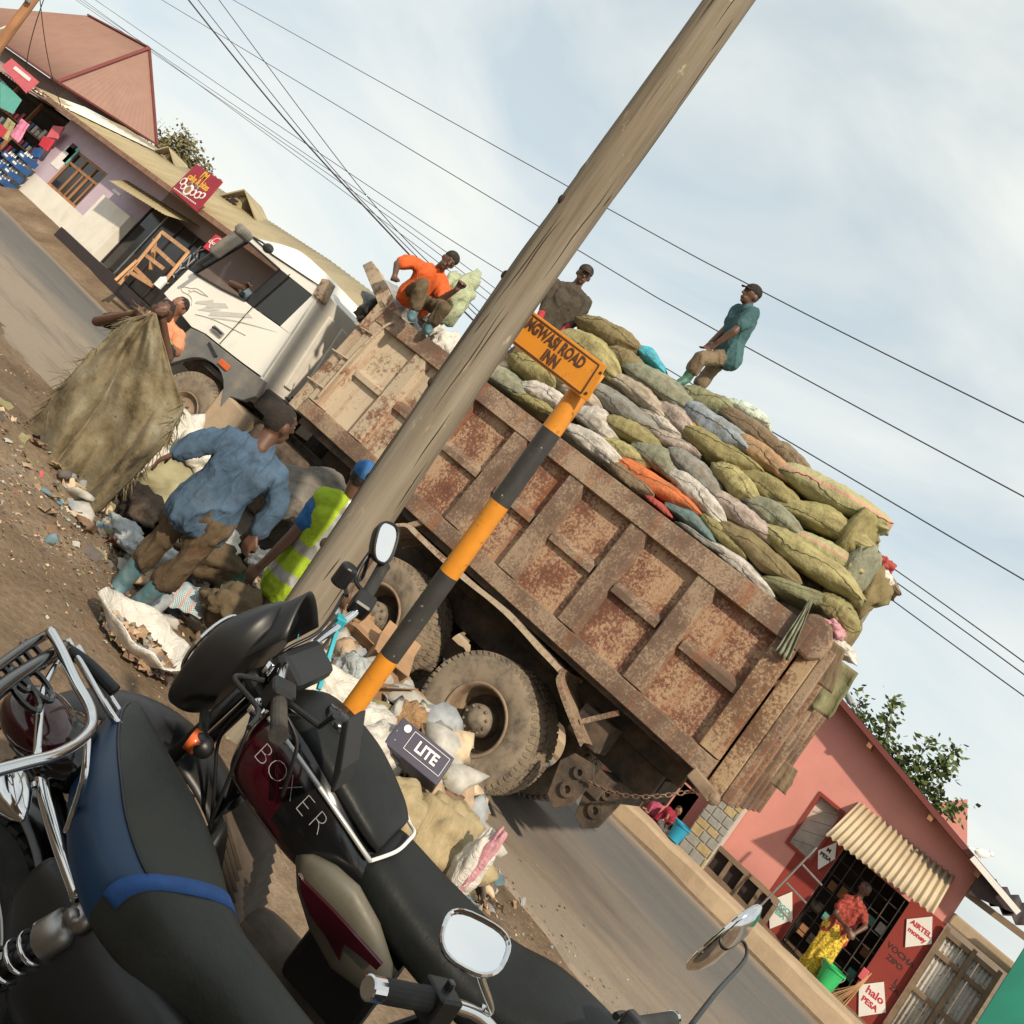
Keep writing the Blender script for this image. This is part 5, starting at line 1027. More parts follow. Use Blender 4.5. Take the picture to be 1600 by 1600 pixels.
# timber frame on the verge
fr = empty('timber_frame', at(222, 420, Y=12.9), 0, 'raw timber frame standing in front of the black shop doors', 'frame'); c = fr.location.copy()
Zq = lambda x, y, Y=12.9: at(x / 3.556, y / 3.556, Y=Y)
for (x0, y0, x1, y1, Y0, Y1) in ((660, 1580, 900, 1290, 12.7, 12.9), (900, 1290, 1045, 1400, 12.9, 12.9), (1045, 1400, 900, 1580, 12.9, 12.7), (862, 1330, 838, 1500, 13.0, 13.2), (800, 1410, 905, 1490, 12.9, 12.9), (862, 1375, 970, 1475, 12.9, 12.9), (740, 1480, 830, 1570, 12.8, 12.8), (640, 1560, 760, 1450, 12.5, 12.7), (720, 1510, 850, 1590, 12.6, 12.6)):
    b = MB(); b.beam(Zq(x0, y0, Y0) - c, Zq(x1, y1, Y1) - c, .07, .09); b.build('timber', M['wood_raw'], fr)
b = MB(); b.lathe([(0, 0), (.1, 0), (.1, .22), (.04, .27), (.04, .3), (0, .3)], 12); o = b.build('plastic_jug', M['white_print'], None, loc=Zq(890, 1575, 12.6) - Vector((0, 0, .1))); tag(o, 'white plastic jug with red label under the timber frame', 'jug')
# the other utility pole with a dish
D2 = 19.0; p0 = at(-60, 150, D=D2); p1 = at(60, -12, D=D2); up_ = empty('utility_pole', p0, 0, 'thin utility pole with crossarm at the top left corner', 'pole'); b = MB(); b.tube([(0, 0, 0), p1 - p0], [.13, .10], 12); b.build('shaft', M['wood'], up_); 
q0 = at(36, -5, D=D2) - p0; b = MB(); b.beam(q0 + Vector((-.25, 0, 0)), q0 + Vector((.35, 0, 0)), .08, .08); b.build('crossarm', M['steel'], up_)
for k in range(3): b = MB(); b.tube([q0 + Vector((-.2 + k * .22, 0, .04)), q0 + Vector((-.2 + k * .22, 0, .2))], [.05, .03], 8); b.build('insulator', M['black_plastic'], up_)
ds = empty('satellite_dish', at(8, 52, D=20.5), 0, 'cream satellite dish behind the thin pole', 'dish'); b = MB(); b.lathe([(0, 0), (.2, .02), (.4, .08), (.46, .12), (.4, .085), (.2, .03), (0, .01)], 24, Matrix.Rotation(R(70), 4, 'X') @ Matrix.Rotation(R(-20), 4, 'Y')); b.build('bowl', M['white_wall'], ds, smooth=True); b = MB(); b.tube([(0, 0, 0), (0, .3, -.6)], .03, 8); b.build('mast', M['steel'], ds)

# ---------------------------------------------------------------- trees
def leafmat(name, c): 
    m = mat(name, c, .45, 3, .6, 0, None, None, spec=.3, c2=tuple(min(1, x * 1.5) for x in c)); b_ = m.node_tree.nodes['Principled BSDF']; b_.inputs['Subsurface Weight'].default_value = 0; return m
M['leaf_olive'] = leafmat('leaf_olive', (.11, .10, .045)); M['leaf_green'] = leafmat('leaf_green', (.07, .095, .03)); M['bark'] = mat('bark', (.12, .09, .065), .35, 8, .95, 0, (20, .6, .01))
def tree(name, label, base, tips, m, nleaf, lsize, spread, seed, trunk_r=.08, top=None):
    r = random.Random(seed); base = Vector(base); e = empty(name, base, 0, label, 'tree'); tr = MB(); lf_ = MB(); fork = Vector(top or (sum((Vector(t) for t in tips), Vector()) / len(tips))).lerp(base, .5) - base
    tr.tube(smooth_path([(0, 0, 0), fork * .5 + Vector((.05, .03, 0)), fork], 4), [trunk_r * (1 - .5 * k / 8) for k in range(9)], 8); limbs = []
    for t in tips:
        t = Vector(t) - base; mid = fork.lerp(t, .5) + Vector((r.uniform(-.1, .1), r.uniform(-.1, .1), r.uniform(0, .15))) * spread * 2
        path = smooth_path([fork, mid, t], 5); limbs.append(path)
    b2 = MB()
    for path in limbs: b2.tube(path, [trunk_r * .45 * (1 - .8 * k / (len(path) - 1)) for k in range(len(path))], 6)
    tr.build('trunk', M['bark'], e, smooth=True); b2.build('limbs', M['bark'], e, smooth=True)
    for k in range(nleaf):
        path = r.choice(limbs); i = min(len(path) - 1, int(len(path) * (r.random() ** .6))); c = path[i] + Vector((r.gauss(0, 1), r.gauss(0, 1), r.gauss(0, .9))) * spread * (.35 + .65 * r.random())
        a = Vector((r.gauss(0, 1), r.gauss(0, 1), r.gauss(0, .6))).normalized(); bb = a.orthogonal().normalized(); bb = Matrix.Rotation(r.random() * 6.28, 3, a) @ bb; s = lsize * r.uniform(.6, 1.3)
        lf_._add([c, c + a * s * .5 + bb * s * .28, c + a * s, c + a * s * .5 - bb * s * .28 + Vector((0, 0, -.08 * s))], [(0, 1, 2, 3)])
    cr_ = lf_.build('crown', m, e, fixn=False); return e
tb = at(262, 300, Y=26); tb.z = .5
tree('leafy_tree', 'round olive green tree behind the tan roof', tb, [at(270 + dx, 232 + dy, Y=26 + dz_) for dx, dy, dz_ in ((0, 0, 0), (-14, -14, .5), (12, -18, 0), (30, 0, .4), (40, 18, 0), (8, 14, -.5), (22, -14, .8), (-8, 8, .3), (52, 34, 0))], M['leaf_olive'], 4200, .24, .40, 4, .16)
tb = at(250, 215, Y=30); tb.z = .5
tree('bare_tree', 'bare twiggy tree top beside the red roof', tb, [at(248 + dx, 200 + dy, Y=30) for dx, dy in ((0, -12), (5, -16), (10, -10), (4, -4), (14, 0))], M['leaf_olive'], 12, .1, .1, 9, .06)
# ================================================================ buildings across the road on the right
PY = 14.0
M['pink_wall'] = wallmat('pink_wall', (.63, .27, .23), (.55, .27, .21), .58, .95); M['red_paint'] = wallmat('red_paint', (.27, .05, .04), (.25, .09, .06)); M['cream_sheet'] = mat('cream_sheet', (.52, .42, .28), .12, 3, .55, 0, None, (.5, .9), (.40, .30, .19), dscale=3)
M['rust_sheet'] = rust_mat('rust_sheet', (.20, .09, .05), (.42, .40, .36), .30, 8); M['green_paint'] = mat('green_paint', (.012, .20, .14), .12, 3, .6, 0, (30, .2, .005)); M['stone'] = mat('stone', (.30, .29, .26), .2, 9, .9, 0, (30, .4, .008)); M['stone_y'] = mat('stone_y', (.42, .32, .17), .2, 9, .9, 0, (30, .4, .008)); M['mortar'] = mat('mortar', (.50, .47, .42), .1, 20, .95); M['old_wood'] = mat('old_wood', (.20, .14, .09), .35, 6, .9, 0, (30, .4, .006), stretch=(.2, 1, 1)); M['dark_roof'] = mat('dark_roof', (.045, .03, .03), .3, 5, .8)
ph_ = empty('pink_house', (-1, PY, .2), 0, 'pink walled shop with sloping roof and cream sheet canopy', 'house'); po = Vector((-1, PY, .2))
def php(b, name, m, bevel=0, parent=None, smooth=False): o = b.build(name, m, parent or ph_, smooth, bevel); o.data.transform(Matrix.Translation(-po)); return o
def zr(x): return 2.58 - .262 * x
def wall(x0, x1, z0, z1a, z1b=None, y=PY, m='pink_wall', name='wall', th=.16):
    b = MB(); b.prism([(x0, y, z0), (x1, y, z0), (x1, y, z1b if z1b is not None else z1a), (x0, y, z1a)], (0, th, 0)); return php(b, name, M[m])
wall(-4.2, -1.44, .0, zr(-4.2), zr(-1.44)); wall(-1.44, -1.11, .0, 1.15); wall(-1.44, -1.11, 1.97, zr(-1.44), zr(-1.11)); wall(-1.11, -.88, .0, zr(-1.11), zr(-.88)); wall(-.88, .03, 1.62, zr(-.88), zr(.03)); wall(.03, .46, .0, zr(.03), zr(.46))
b = MB(); b.span((.30, PY + .165, 0), (.46, PY + 4, 2.4)); php(b, 'side_wall', M['pink_wall'])
wall(.033, .457, .1, 1.70, y=PY - .004, m='red_paint', name='painted_panel', th=.003); wall(-1.30, -.883, .1, 1.15, y=PY - .004, m='red_paint', name='painted_panel', th=.003); wall(-1.107, -.883, 1.153, 1.62, y=PY - .004, m='red_paint', name='painted_panel', th=.003)
# roof slab and eaves
b = MB(); b.prism([(-4.3, PY - .34, zr(-4.3) + .02), (.75, PY - .34, zr(.75) + .02), (.75, PY - .34, zr(.75) + .07), (-4.3, PY - .34, zr(-4.3) + .07)], (0, 4.6, 0)); php(b, 'roof', M['dark_roof'])
b = MB(); b.prism([(-4.3, PY - .36, zr(-4.3) - .01), (.75, PY - .36, zr(.75) - .01), (.75, PY - .36, zr(.75) + .06), (-4.3, PY - .36, zr(-4.3) + .06)], (0, .018, 0)); php(b, 'fascia', M['red_fascia'])
for x in (-2.05, -1.3, -.3, .4): b = MB(); b.span((x, PY - .34, zr(x) - .10), (x + .06, PY - .002, zr(x) - .02)); php(b, 'rafter_end', M['wood'])
b = MB(); b.beam((.30, PY - .42, zr(.3) + .02), (.95, PY - .42, zr(.95) + .02), .07, .07); php(b, 'gutter', M['white_print'])
b = MB(); b.prism([(.46, PY - .3, 2.15), (.95, PY - .3, 2.33), (.95, PY - .3, 2.40), (.46, PY - .3, 2.5)], (0, .5, 0)); php(b, 'soffit', M['dark_roof'])
# barred window
b = MB(); b.span((-1.437, PY + .10, 1.15), (-1.113, PY + .12, 1.97)); php(b, 'pane', M['white_cloth'])
for z in (1.15, 1.93): b = MB(); b.span((-1.47, PY - .02, z), (-1.09, PY + .04, z + .045)); php(b, 'window_frame', M['red_paint'])
for x in (-1.47, -1.12): b = MB(); b.span((x, PY - .02, 1.196), (x + .035, PY + .04, 1.929)); php(b, 'window_frame', M['red_paint'])
for k in range(4): b = MB(); b.beam((-1.42 + k * .02, PY + .05, 1.25 + k * .17), (-1.12, PY + .05, 1.38 + k * .17), .008, .008); php(b, 'window_bar', M['old_wood'])
# barred shop front
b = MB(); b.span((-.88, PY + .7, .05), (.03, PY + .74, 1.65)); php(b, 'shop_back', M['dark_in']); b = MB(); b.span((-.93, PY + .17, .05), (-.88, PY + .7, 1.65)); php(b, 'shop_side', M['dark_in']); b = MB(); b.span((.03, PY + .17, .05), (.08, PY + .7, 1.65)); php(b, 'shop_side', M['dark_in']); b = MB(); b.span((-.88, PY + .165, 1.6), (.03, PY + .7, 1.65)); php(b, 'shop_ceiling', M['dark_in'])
for k in range(7): x = -.83 + k * .135; b = MB(); b.beam((x, PY + .03, .1), (x, PY + .03, 1.62), .012, .012); php(b, 'grille_bar', M['dark_metal'])
for k in range(7): z = .25 + k * .2; b = MB(); b.beam((-.87, PY + .05, z), (.02, PY + .05, z), .012, .012); php(b, 'grille_bar', M['dark_metal'])
for k in range(18): x = -.82 + (k % 6) * .14; z = .35 + (k // 6) * .35; b = MB(); b.span((x, PY + .5, z), (x + .09, PY + .6, z + .08 + .08 * rng.random())); php(b, 'goods', M[rng.choice(['steel', 'dark_in', 'wood', 'teal_print'])])
b = MB(); b.span((.0, PY - .03, .52), (.08, PY - .005, .66)); php(b, 'red_tag', M['pinkred_board'], .01)
# corrugated canopy
sheet('canopy', *[Vector(p) - po for p in ((-1.02, PY - .02, 2.2), (.27, PY - .02, 2.22), (.285, PY - .62, 1.70), (-1.08, PY - .62, 1.60))], M['cream_sheet'], ph_, .022, 17, side=6)
# step, and low bench with dark openings
b = MB(); b.span((-2.3, PY - .34, -.02), (.6, PY - .003, .14)); php(b, 'step', M['concrete_dusty'], .015)
b = MB(); b.span((-2.1, PY - .22, .5), (-1.12, PY - .1, .56)); php(b, 'bench_rail', M['old_wood']); b = MB(); b.span((-2.1, PY - .22, .16), (-1.12, PY - .1, .24)); php(b, 'bench_rail', M['old_wood'])
for k in range(5): x = -2.1 + k * .235; b = MB(); b.span((x, PY - .215, .243), (x + .05, PY - .105, .497)); php(b, 'bench_post', M['old_wood'])
for k in range(4): x = -2.045 + k * .235; b = MB(); b.span((x, PY - .12, .245), (x + .175, PY - .105, .495)); php(b, 'bench_panel', M['black_print'])
# painted diamonds and lettering
def diamond(pts, lines, colr, label_):
    b = MB(); b.prism([(x, PY - .022, z) for x, z in pts], (0, .012, 0)); o = php(b, 'painted_diamond', M['white_print']); o['label'] = label_
    for (t, x, z, s) in lines: text_mesh('painted_text', t, s, M[colr], Matrix.Translation(Vector((x, PY - .024, z)) - po) @ Matrix.Rotation(R(90), 4, 'X') @ Matrix.Rotation(R(4), 4, 'Z'), ph_, .001, bold=.003)
diamond([(.10, 1.44), (.30, 1.67), (.44, 1.41), (.24, 1.17)], [('AIRTEL', .272, 1.465, .080), ('money', .272, 1.375, .078)], 'red_board', 'white painted diamond highest on the dark red wall right of the barred front')
diamond([(.06, .46), (.25, .69), (.43, .44), (.23, .18)], [('halo', .25, .50, .125), ('PESA', .25, .38, .09)], 'red_board', 'white painted diamond low on the dark red wall by the broom')
diamond([(-1.24, .44), (-1.08, .74), (-.90, .48), (-1.05, .20)], [('TIGO', -1.065, .51, .082), ('PESA', -1.065, .42, .078)], 'teal_print', 'white painted diamond with green letters left of the barred front')
diamond([(-1.10, 1.36), (-.98, 1.60), (-.89, 1.42), (-.98, 1.17)], [('M', -1.0, 1.45, .07), ('PESA', -.99, 1.36, .07)], 'black_print', 'white diamond half hidden under the canopy')
for (t, x, z, s) in (('VOCHA', .245, 1.06, .098), ('ZIPO', .235, .945, .09), ('L', .36, .78, .10), ('ZA', .38, .70, .08)): text_mesh('painted_text', t, s, M['black_print'], Matrix.Translation(Vector((x, PY - .0055, z)) - po) @ Matrix.Rotation(R(90), 4, 'X'), ph_, .001, bold=.002)
# stone-faced pillar
sp_ = empty('stone_pillar', (-2.27, PY - .12, .15), 0, 'grey crazy-stone pillar at the corner of the pink house', 'pillar'); b = MB(); b.span((-.21, -.14, 0), (.21, .1, 2.1)); b.build('core', M['mortar'], sp_)
r3 = random.Random(5); z = .02
while z < 2.0:
    h = r3.uniform(.09, .17); x = -.205
    while x < .19:
        w_ = min(r3.uniform(.09, .2), .205 - x); b = MB(); b.span((x + .008, -.158, z + .008), (x + w_ - .006, -.135, z + h - .006)); b.build('stone', M['stone_y'] if r3.random() < .2 else M['stone'], sp_, bevel=.006); x += w_
    z += h
# dark stall beyond the pillar
st = empty('market_stall', (-3.6, 14.6, .2), 0, 'dark open stall with shelves seen under the truck tail', 'stall'); so_ = Vector((-3.6, 14.6, .2))
def stp(b, name, m, bevel=0): o = b.build(name, m, st, False, bevel); o.data.transform(Matrix.Translation(-so_)); return o
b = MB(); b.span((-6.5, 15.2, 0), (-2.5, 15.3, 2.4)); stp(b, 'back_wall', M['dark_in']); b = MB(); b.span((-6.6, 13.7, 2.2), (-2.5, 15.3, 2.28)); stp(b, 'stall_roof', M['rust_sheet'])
for k in range(4): b = MB(); b.span((-4.3 + k * .1, 14.25, .95 + .14 * k), (-2.75, 14.4, .98 + .14 * k)); stp(b, 'shelf_board', M['white_print'] if k % 2 else M['old_wood'])
for k in range(3): b = MB(); b.beam((-4.2 + k * .75, 14.15, .2), (-4.2 + k * .75, 14.15, 2.2), .05, .05); stp(b, 'stall_post', M['steel'] if k == 2 else M['old_wood'])
b = MB(); b.span((-3.9, 13.75, .44), (-3.1, 14.0, .5)); stp(b, 'bench_top', M['old_wood']); 
for x in (-3.8, -3.2): b = MB(); b.span((x, 13.8, .18), (x + .06, 13.95, .44)); stp(b, 'bench_leg', M['old_wood'])
b = MB(); b.span((-2.95, 14.0, .2), (-2.65, 14.2, .85)); stp(b, 'stove', M['dark_metal'], .02)
# buckets, broom
def bucket(c, r0, r1, h, m, label):
    e = empty('bucket', c, 0, label, 'bucket'); b = MB(); b.lathe([(0, 0), (r0, 0), (r1, h), (r1 + .012, h), (r1 + .012, h - .025), (r1 - .006, h - .02), (r0 - .01, .012), (0, .012)], 24); b.build('pail', m, e, smooth=False)
    b = MB(); b.tube([(math.cos(a) * (r1 + .012), math.sin(a) * .5 * r1 - (r1 * .9 if True else 0) * abs(math.sin(a)), h - .02 - h * .45 * math.sin(a)) for a in [math.pi * k / 12 for k in range(13)]], .006, 6); b.build('handle', M['steel'], e); return e
M['bucket_green'] = mat('bucket_green', (.03, .42, .13), .08, 6, .4); M['bucket_blue'] = mat('bucket_blue', (.02, .28, .45), .1, 6, .4)
bucket((-.23, 13.55, gz(-.23, 13.55) + .07), .10, .135, .29, M['bucket_green'], 'bright green plastic bucket on the shop step'); bucket((-2.50, 13.35, .235), .085, .115, .24, M['bucket_blue'], 'blue plastic bucket beside the squatting child')
bm_ = empty('grass_broom', (.0, 13.62, .18), 0, 'straw broom leaning on the dark red shop wall', 'broom')
for k in range(26):
    b = MB(); a = rng.uniform(-.12, .12); b.tube([(a - .05, rng.uniform(-.03, .03), 0), (a * .2 + .06, .05, .28), (.10, .2, .5)], .004, 4); b.build('straw', M['wood_raw'], bm_)
# metal frame in front of the shop
mf = empty('metal_rack', (-1.0, 13.45, .2), 0, 'bare metal rack leaning in front of the barred shop', 'rack'); c = mf.location.copy()
for A0, B0 in (((-1.09, 1.40), (-1.25, .27)), ((-1.11, 1.12), (-.81, 1.09)), ((-1.14, .82), (-.84, .80)), ((-1.17, .53), (-.86, .51))):
    b = MB(); b.tube([Vector((A0[0], 13.45, A0[1])) - c, Vector((B0[0], 13.42, B0[1])) - c], .014, 8); b.build('bar', M['steel'], mf)
# gate, green hoarding, lean-to roofs
gt = empty('sheet_gate', (.82, PY, .1), 0, 'old timber gate clad in grey corrugated sheet', 'gate'); go_ = Vector((.82, PY, .1))
for k in range(3):
    x = .52 + k * .205; sheet('sheet', *[Vector(p) - go_ for p in ((x, PY, .12), (x + .19, PY, .12), (x + .19, PY, 1.62), (x, PY, 1.60))], M['rust_sheet'], gt, .012, 4, side=5)
for z in (.3, .85, 1.35, 1.6): b = MB(); b.span((.5 - go_.x, -.045, z - go_.z), (1.13 - go_.x, -.016, z + .06 - go_.z)); b.build('timber', M['old_wood'], gt)
for x in (.47, .80, 1.10): b = MB(); b.span((x - go_.x, -.08, 0), (x + .05 - go_.x, -.047, 1.6)); b.build('timber', M['old_wood'], gt)
b = MB(); b.span((.46 - go_.x, -.05, 1.63), (1.2 - go_.x, .1, 1.78)); b.build('lintel', M['concrete_dusty'], gt, bevel=.02)
b = MB(); b.span((1.16, PY - .45, .0), (5, PY - .38, 2.2)); tag(b.build('green_hoarding', M['green_paint']), 'plain dark green hoarding at the lower right corner', 'hoarding')
lr = empty('lean_to_roof', (.8, PY + .5, 2.2), 0, 'dark sagging lean-to roof above the sheet gate', 'roof')
sheet('roof_sheet', (-.35, -.75, .02), (1.4, -.75, .12), (1.4, .6, .45), (-.3, .6, .32), M['dark_roof'], lr, .03, 12); b = MB(); b.beam((-.35, -.7, -.05), (1.4, -.7, .04), .06, .08); b.build('purlin', M['old_wood'], lr)
fh = empty('far_house', (-.35, 24, 0), 0, 'small far house with red tiled gable behind the tree', 'house'); b = MB(); b.prism([(-1.0, 0, 2.6), (1.0, 0, 2.6), (.25, 0, 3.95)], (0, 2, 0)); b.build('gable', M['pink_wall'], fh); b = MB(); b.span((-.9, .05, 0), (.9, 1.95, 2.598)); b.build('wall', M['pink_wall'], fh)
tree('leafy_tree', 'tall leafy shrub rising behind the pink house roof', (-1.0, 18, .3), [at(x, y, Y=18 + d) for x, y, d in ((1343, 1090, 0), (1350, 1120, .1), (1397, 1096, -.1), (1385, 1130, 0), (1372, 1150, 0), (1400, 1165, .1), (1420, 1180, -.1), (1455, 1158, 0), (1494, 1170, .1), (1478, 1195, 0), (1440, 1200, .1), (1465, 1225, 0), (1410, 1200, 0), (1500, 1262, .2), (1470, 1250, 0))], M['leaf_green'], 2400, .13, .12, 12, .05, top=(-1.0, 18, 3.6))
def bird(p, label, c, hd):
    e = empty('bird', p, hd, label, 'bird'); m_ = M[c]; b = MB(); b.ball((0, 0, .07), (.10, .045, .05), 12, 8, (0, R(-25), 0)); b.build('body', m_, e, smooth=True); b = MB(); b.ball((.09, 0, .13), .03, 10, 8); h = b.build('head', m_, e, smooth=True); b = MB(); b.tube([(.112, 0, .13), (.145, 0, .124)], [.008, .001], 6); b.build('beak', M['orange_lens'], h); b = MB(); b.prism([(-.07, -.02, .05), (-.19, -.03, .02), (-.19, .03, .02), (-.07, .02, .05)], (0, 0, .01)); b.build('tail', m_, e)
    for s in (-.015, .015): b = MB(); b.tube([(0, s, .03), (.005, s, 0)], .004, 5); b.build('leg', M['orange_lens'], e)
bird((-1.78, PY - .28, zr(-1.78) + .07), 'grey pigeon on the pink house eave next to the tail of the truck', 'bag_grey', 2.6); bird((.36, PY - .40, zr(.36) + .085), 'white bird perched at the lower end of the gutter', 'white_print', .6)
# ================================================================ wooden pole and street sign
M['pole_wood'] = None
m, nt, b = nodes('pole_wood'); f1 = tex(nt, 7, 7, .65, (1, 1, .06)); f2 = tex(nt, 2.0, 4, .6, (1, 1, .3)); f3 = tex(nt, 16, 3, .6, (1, 1, .025)); f4 = tex(nt, 14, 5, .7, (1, 1, .35))
cc = ramp(nt, f1, [(.32, (.075, .062, .046)), (.44, (.185, .16, .122)), (.58, (.25, .222, .175)), (.75, (.35, .315, .26))]); cc = mixc(nt, ramp(nt, f2, [(.35, 0.0), (.7, .45)]), cc, (.20, .14, .085)); cc = mixc(nt, ramp(nt, f3, [(.33, 1.0), (.375, 0.0)]), cc, (.05, .033, .022)); cc = mixc(nt, ramp(nt, f4, [(.64, 0.0), (.72, .7)]), cc, (.47, .39, .28))
nt.links.new(cc, b.inputs['Base Color']); b.inputs['Roughness'].default_value = .95; b.inputs['Specular IOR Level'].default_value = .15; bump(nt, b, f3, .5, .02); M['pole_wood'] = m
p0 = at(352, 1138, D=4.55); p0.z = gz(p0.x, p0.y) - .15; pt = at(1135, 0, D=4.95); axd = (pt - p0); ptop = p0 + axd * 1.75
up_ = empty('utility_pole', p0, 0, 'weathered thick wooden utility pole leaning across the picture in front of the truck', 'pole'); L = axd.length * 1.75; up_.rotation_euler = axd.to_track_quat('Z', 'Y').to_euler()
b = MB(); nseg = 90
def polef(s, t):
    z = L * s; a = 2 * math.pi * t; r = .128 - .012 * s; q = (math.cos(a), math.sin(a), z * .35); r *= 1 + .035 * nz((q[0], q[1], z * .5), 1.1, 3) + .018 * nz((q[0] * 3, q[1] * 3, z * 1.3), 1.2, 8)
    return (r * math.cos(a) + .012 * math.sin(z * 1.7), r * math.sin(a) + .012 * math.cos(z * 1.1), z)
b.grid(nseg, 36, polef); b.build('shaft', M['pole_wood'], up_, smooth=True)
M['crack'] = mat('crack', (.04, .028, .018), .3, 9, 1.0)
r4 = random.Random(3)
for k in range(46):
    a = r4.uniform(0, 6.28); z0 = r4.uniform(.6, L * .62); ln = r4.uniform(.06, .7); w = MB(); rr = .129 - .012 * z0 / L; pts = []
    for j in range(9):
        z = z0 + ln * j / 8; aa = a + .10 * nz((z * 4, k, 0), 1, 2) + .05 * j / 8; s = z / L; q = polef(s, aa / (2 * math.pi)); pts.append(Vector(q))
    w.tube(pts, [.0005 + .0035 * math.sin(math.pi * j / 8) for j in range(9)], 5); w.build('crack', M['crack'], up_)
for k, (z, a) in enumerate(((2.9, 3.9), (2.2, 4.4), (1.6, 3.7), (3.4, 4.6), (1.2, 4.3))):
    q = Vector(polef(z / L, a / (2 * math.pi))); w = MB(); w.ball(q, (.02, .02, .028), 10, 8); w.build('knot', M['crack'], up_)
# sign post
def stripe(name, c): return mat(name, c, .10, 6, .42, 0, (60, .1, .002), (.60, .74), (.05, .035, .02), dscale=16)
M['post_orange'] = stripe('post_orange', (.62, .24, .022)); M['post_black'] = mat('post_black', (.035, .034, .032), .3, 5, .5, 0, None, (.64, .72), (.5, .47, .42), dscale=22)
D_s = 5.0; s0 = at(485, 1201, D=D_s); s0.z = gz(s0.x, s0.y) - .05; s1 = at(930, 578, D=D_s + .12)
sp_ = empty('street_sign', s0, 0, 'orange and black banded post with an orange street name plate', 'sign'); dv = s1 - s0; rad = .062
def tpar(px, py): q = at(px, py, D=D_s + .05); return (q - s0).dot(dv) / dv.length_squared
cuts = [0, tpar(610, 1025), tpar(708, 902), tpar(788, 792), tpar(868, 678), tpar(918, 610), 1.0]
cols_s = ['post_orange', 'post_black', 'post_orange', 'post_black', 'post_orange', 'post_orange']
for k in range(6):
    w = MB(); w.tube([dv * (cuts[k] + (cuts[k + 1] - cuts[k]) * t) for t in (0, .5, 1)], rad * (1.06 if k == 5 else 1), 28, cap=(k == 5)); w.build('band', M[cols_s[k]], sp_, smooth=False).data.shade_smooth()
cB = [(918, 628), (948, 572), (800, 462), (768, 512)]
pl = [at(x, y, D=d) for (x, y), d in zip(cB, (D_s - .03, D_s - .03, D_s + .12, D_s + .12))]
BR_, TR_, TL_, BL_ = pl; ux = (BR_ - BL_); uy = (TL_ - BL_); nrm = ux.cross(uy).normalized()
if nrm.dot(FW) > 0: nrm = -nrm
w = MB(); w.prism([p - s0 for p in (BL_, BR_, TR_, TL_)], -nrm * .012); w.build('plate', M['post_orange'], sp_, bevel=.003)
M['sign_ink'] = mat('sign_ink', (.075, .028, .016), .1, 9, .6)
def sg(s, t): return BL_ + ux * s + uy * t + nrm * .0045 - s0
fw_ = .028
for (a_, b_) in (((.02, .07), (.92, .07)), ((.02, .93), (.92, .93)), ((.92, .07), (.92, .93))):
    w = MB(); w.beam(sg(*a_), sg(*b_), .009, .003, up=nrm); w.build('border_line', M['sign_ink'], sp_)
def stext(t, s, tt, size, xs): 
    Mx = frame(sg(s, tt), ux, uy); text_mesh('sign_text', t, size, M['sign_ink'], Mx, sp_, .0015, bold=.0034, xs=xs)
hgt = uy.length; stext('MGWASI ROAD', .525, .69, hgt * .44, .60); stext('INN', .56, .29, hgt * .44, .60)
for q in ((.965, .80), (.955, .16)):
    w = MB(); w.ball(sg(*q), .009, 8, 6); w.build('rivet', M['sign_ink'], sp_)

# ================================================================ wires
M['wire'] = mat('wire', (.03, .03, .033), .2, 3, .6)
def wire(pts, r, label, sag=0.0, grp='overhead power lines'):
    P_ = [at(x, y, D=d) for x, y, d in pts]; path = smooth_path(P_, 10) if len(P_) > 2 else [P_[0].lerp(P_[1], k / 16) for k in range(17)]
    if sag: path = [p - Vector((0, 0, sag * math.sin(math.pi * k / (len(path) - 1)))) for k, p in enumerate(path)]
    w = MB(); w.tube(path, r, 5); tag(w.build('power_line', M['wire'], None, smooth=True), label, 'wire', grp)
wire([(300, -36, 40), (885, 290, 22), (1190, 455, 17), (1700, 710, 13)], .012, 'uppermost power line crossing the sky above the load')
wire([(200, -32, 40), (842, 354, 22), (1090, 500, 18), (1700, 830, 13)], .012, 'second power line passing behind the man in teal')
wire([(120, -20, 45), (620, 320, 28), (1040, 575, 20), (1270, 712, 16), (1700, 965, 13)], .012, 'power line passing just over the sacks to the right edge')
wire([(95, -20, 45), (590, 318, 30), (900, 545, 23), (1390, 884, 16), (1700, 1108, 13)], .011, 'upper of the three lines meeting the tail of the load')
wire([(75, -30, 45), (570, 312, 30), (890, 556, 23), (1386, 900, 16), (1700, 1128, 13)], .011, 'middle of the three lines meeting the tail of the load')
wire([(98, -24, 44), (560, 316, 30), (880, 560, 23), (1378, 926, 16), (1700, 1160, 13)], .011, 'lowest of the three lines meeting the tail of the load')
wire([(255, -50, 25), (440, 180, 24), (632, 390, 22), (760, 520, 20), (860, 600, 18)], .022, 'thick drooping cable crossing behind the man in orange')
wire([(286, -30, 25), (500, 240, 24), (650, 400, 22), (800, 545, 20)], .012, 'thin steep wire right of the thick cable')
wire([(320, -30, 25), (560, 290, 24), (700, 440, 22), (850, 580, 20)], .012, 'rightmost of the steep wires above the cab')
wire([(70, -6, 19), (40, 110, 21)], .010, 'short service wire hanging from the thin pole', .1, 'service wires by the thin pole'); wire([(62, -6, 19), (95, 165, 22)], .010, 'long service wire from the thin pole to the shop roof', .1, 'service wires by the thin pole')
wire([(1302, 1062, 14), (1330, 1105, 14), (1400, 1200, 15)], .006, 'loose wire from the truck tail to the pink house eave', 0, 'service wires by the pink house')

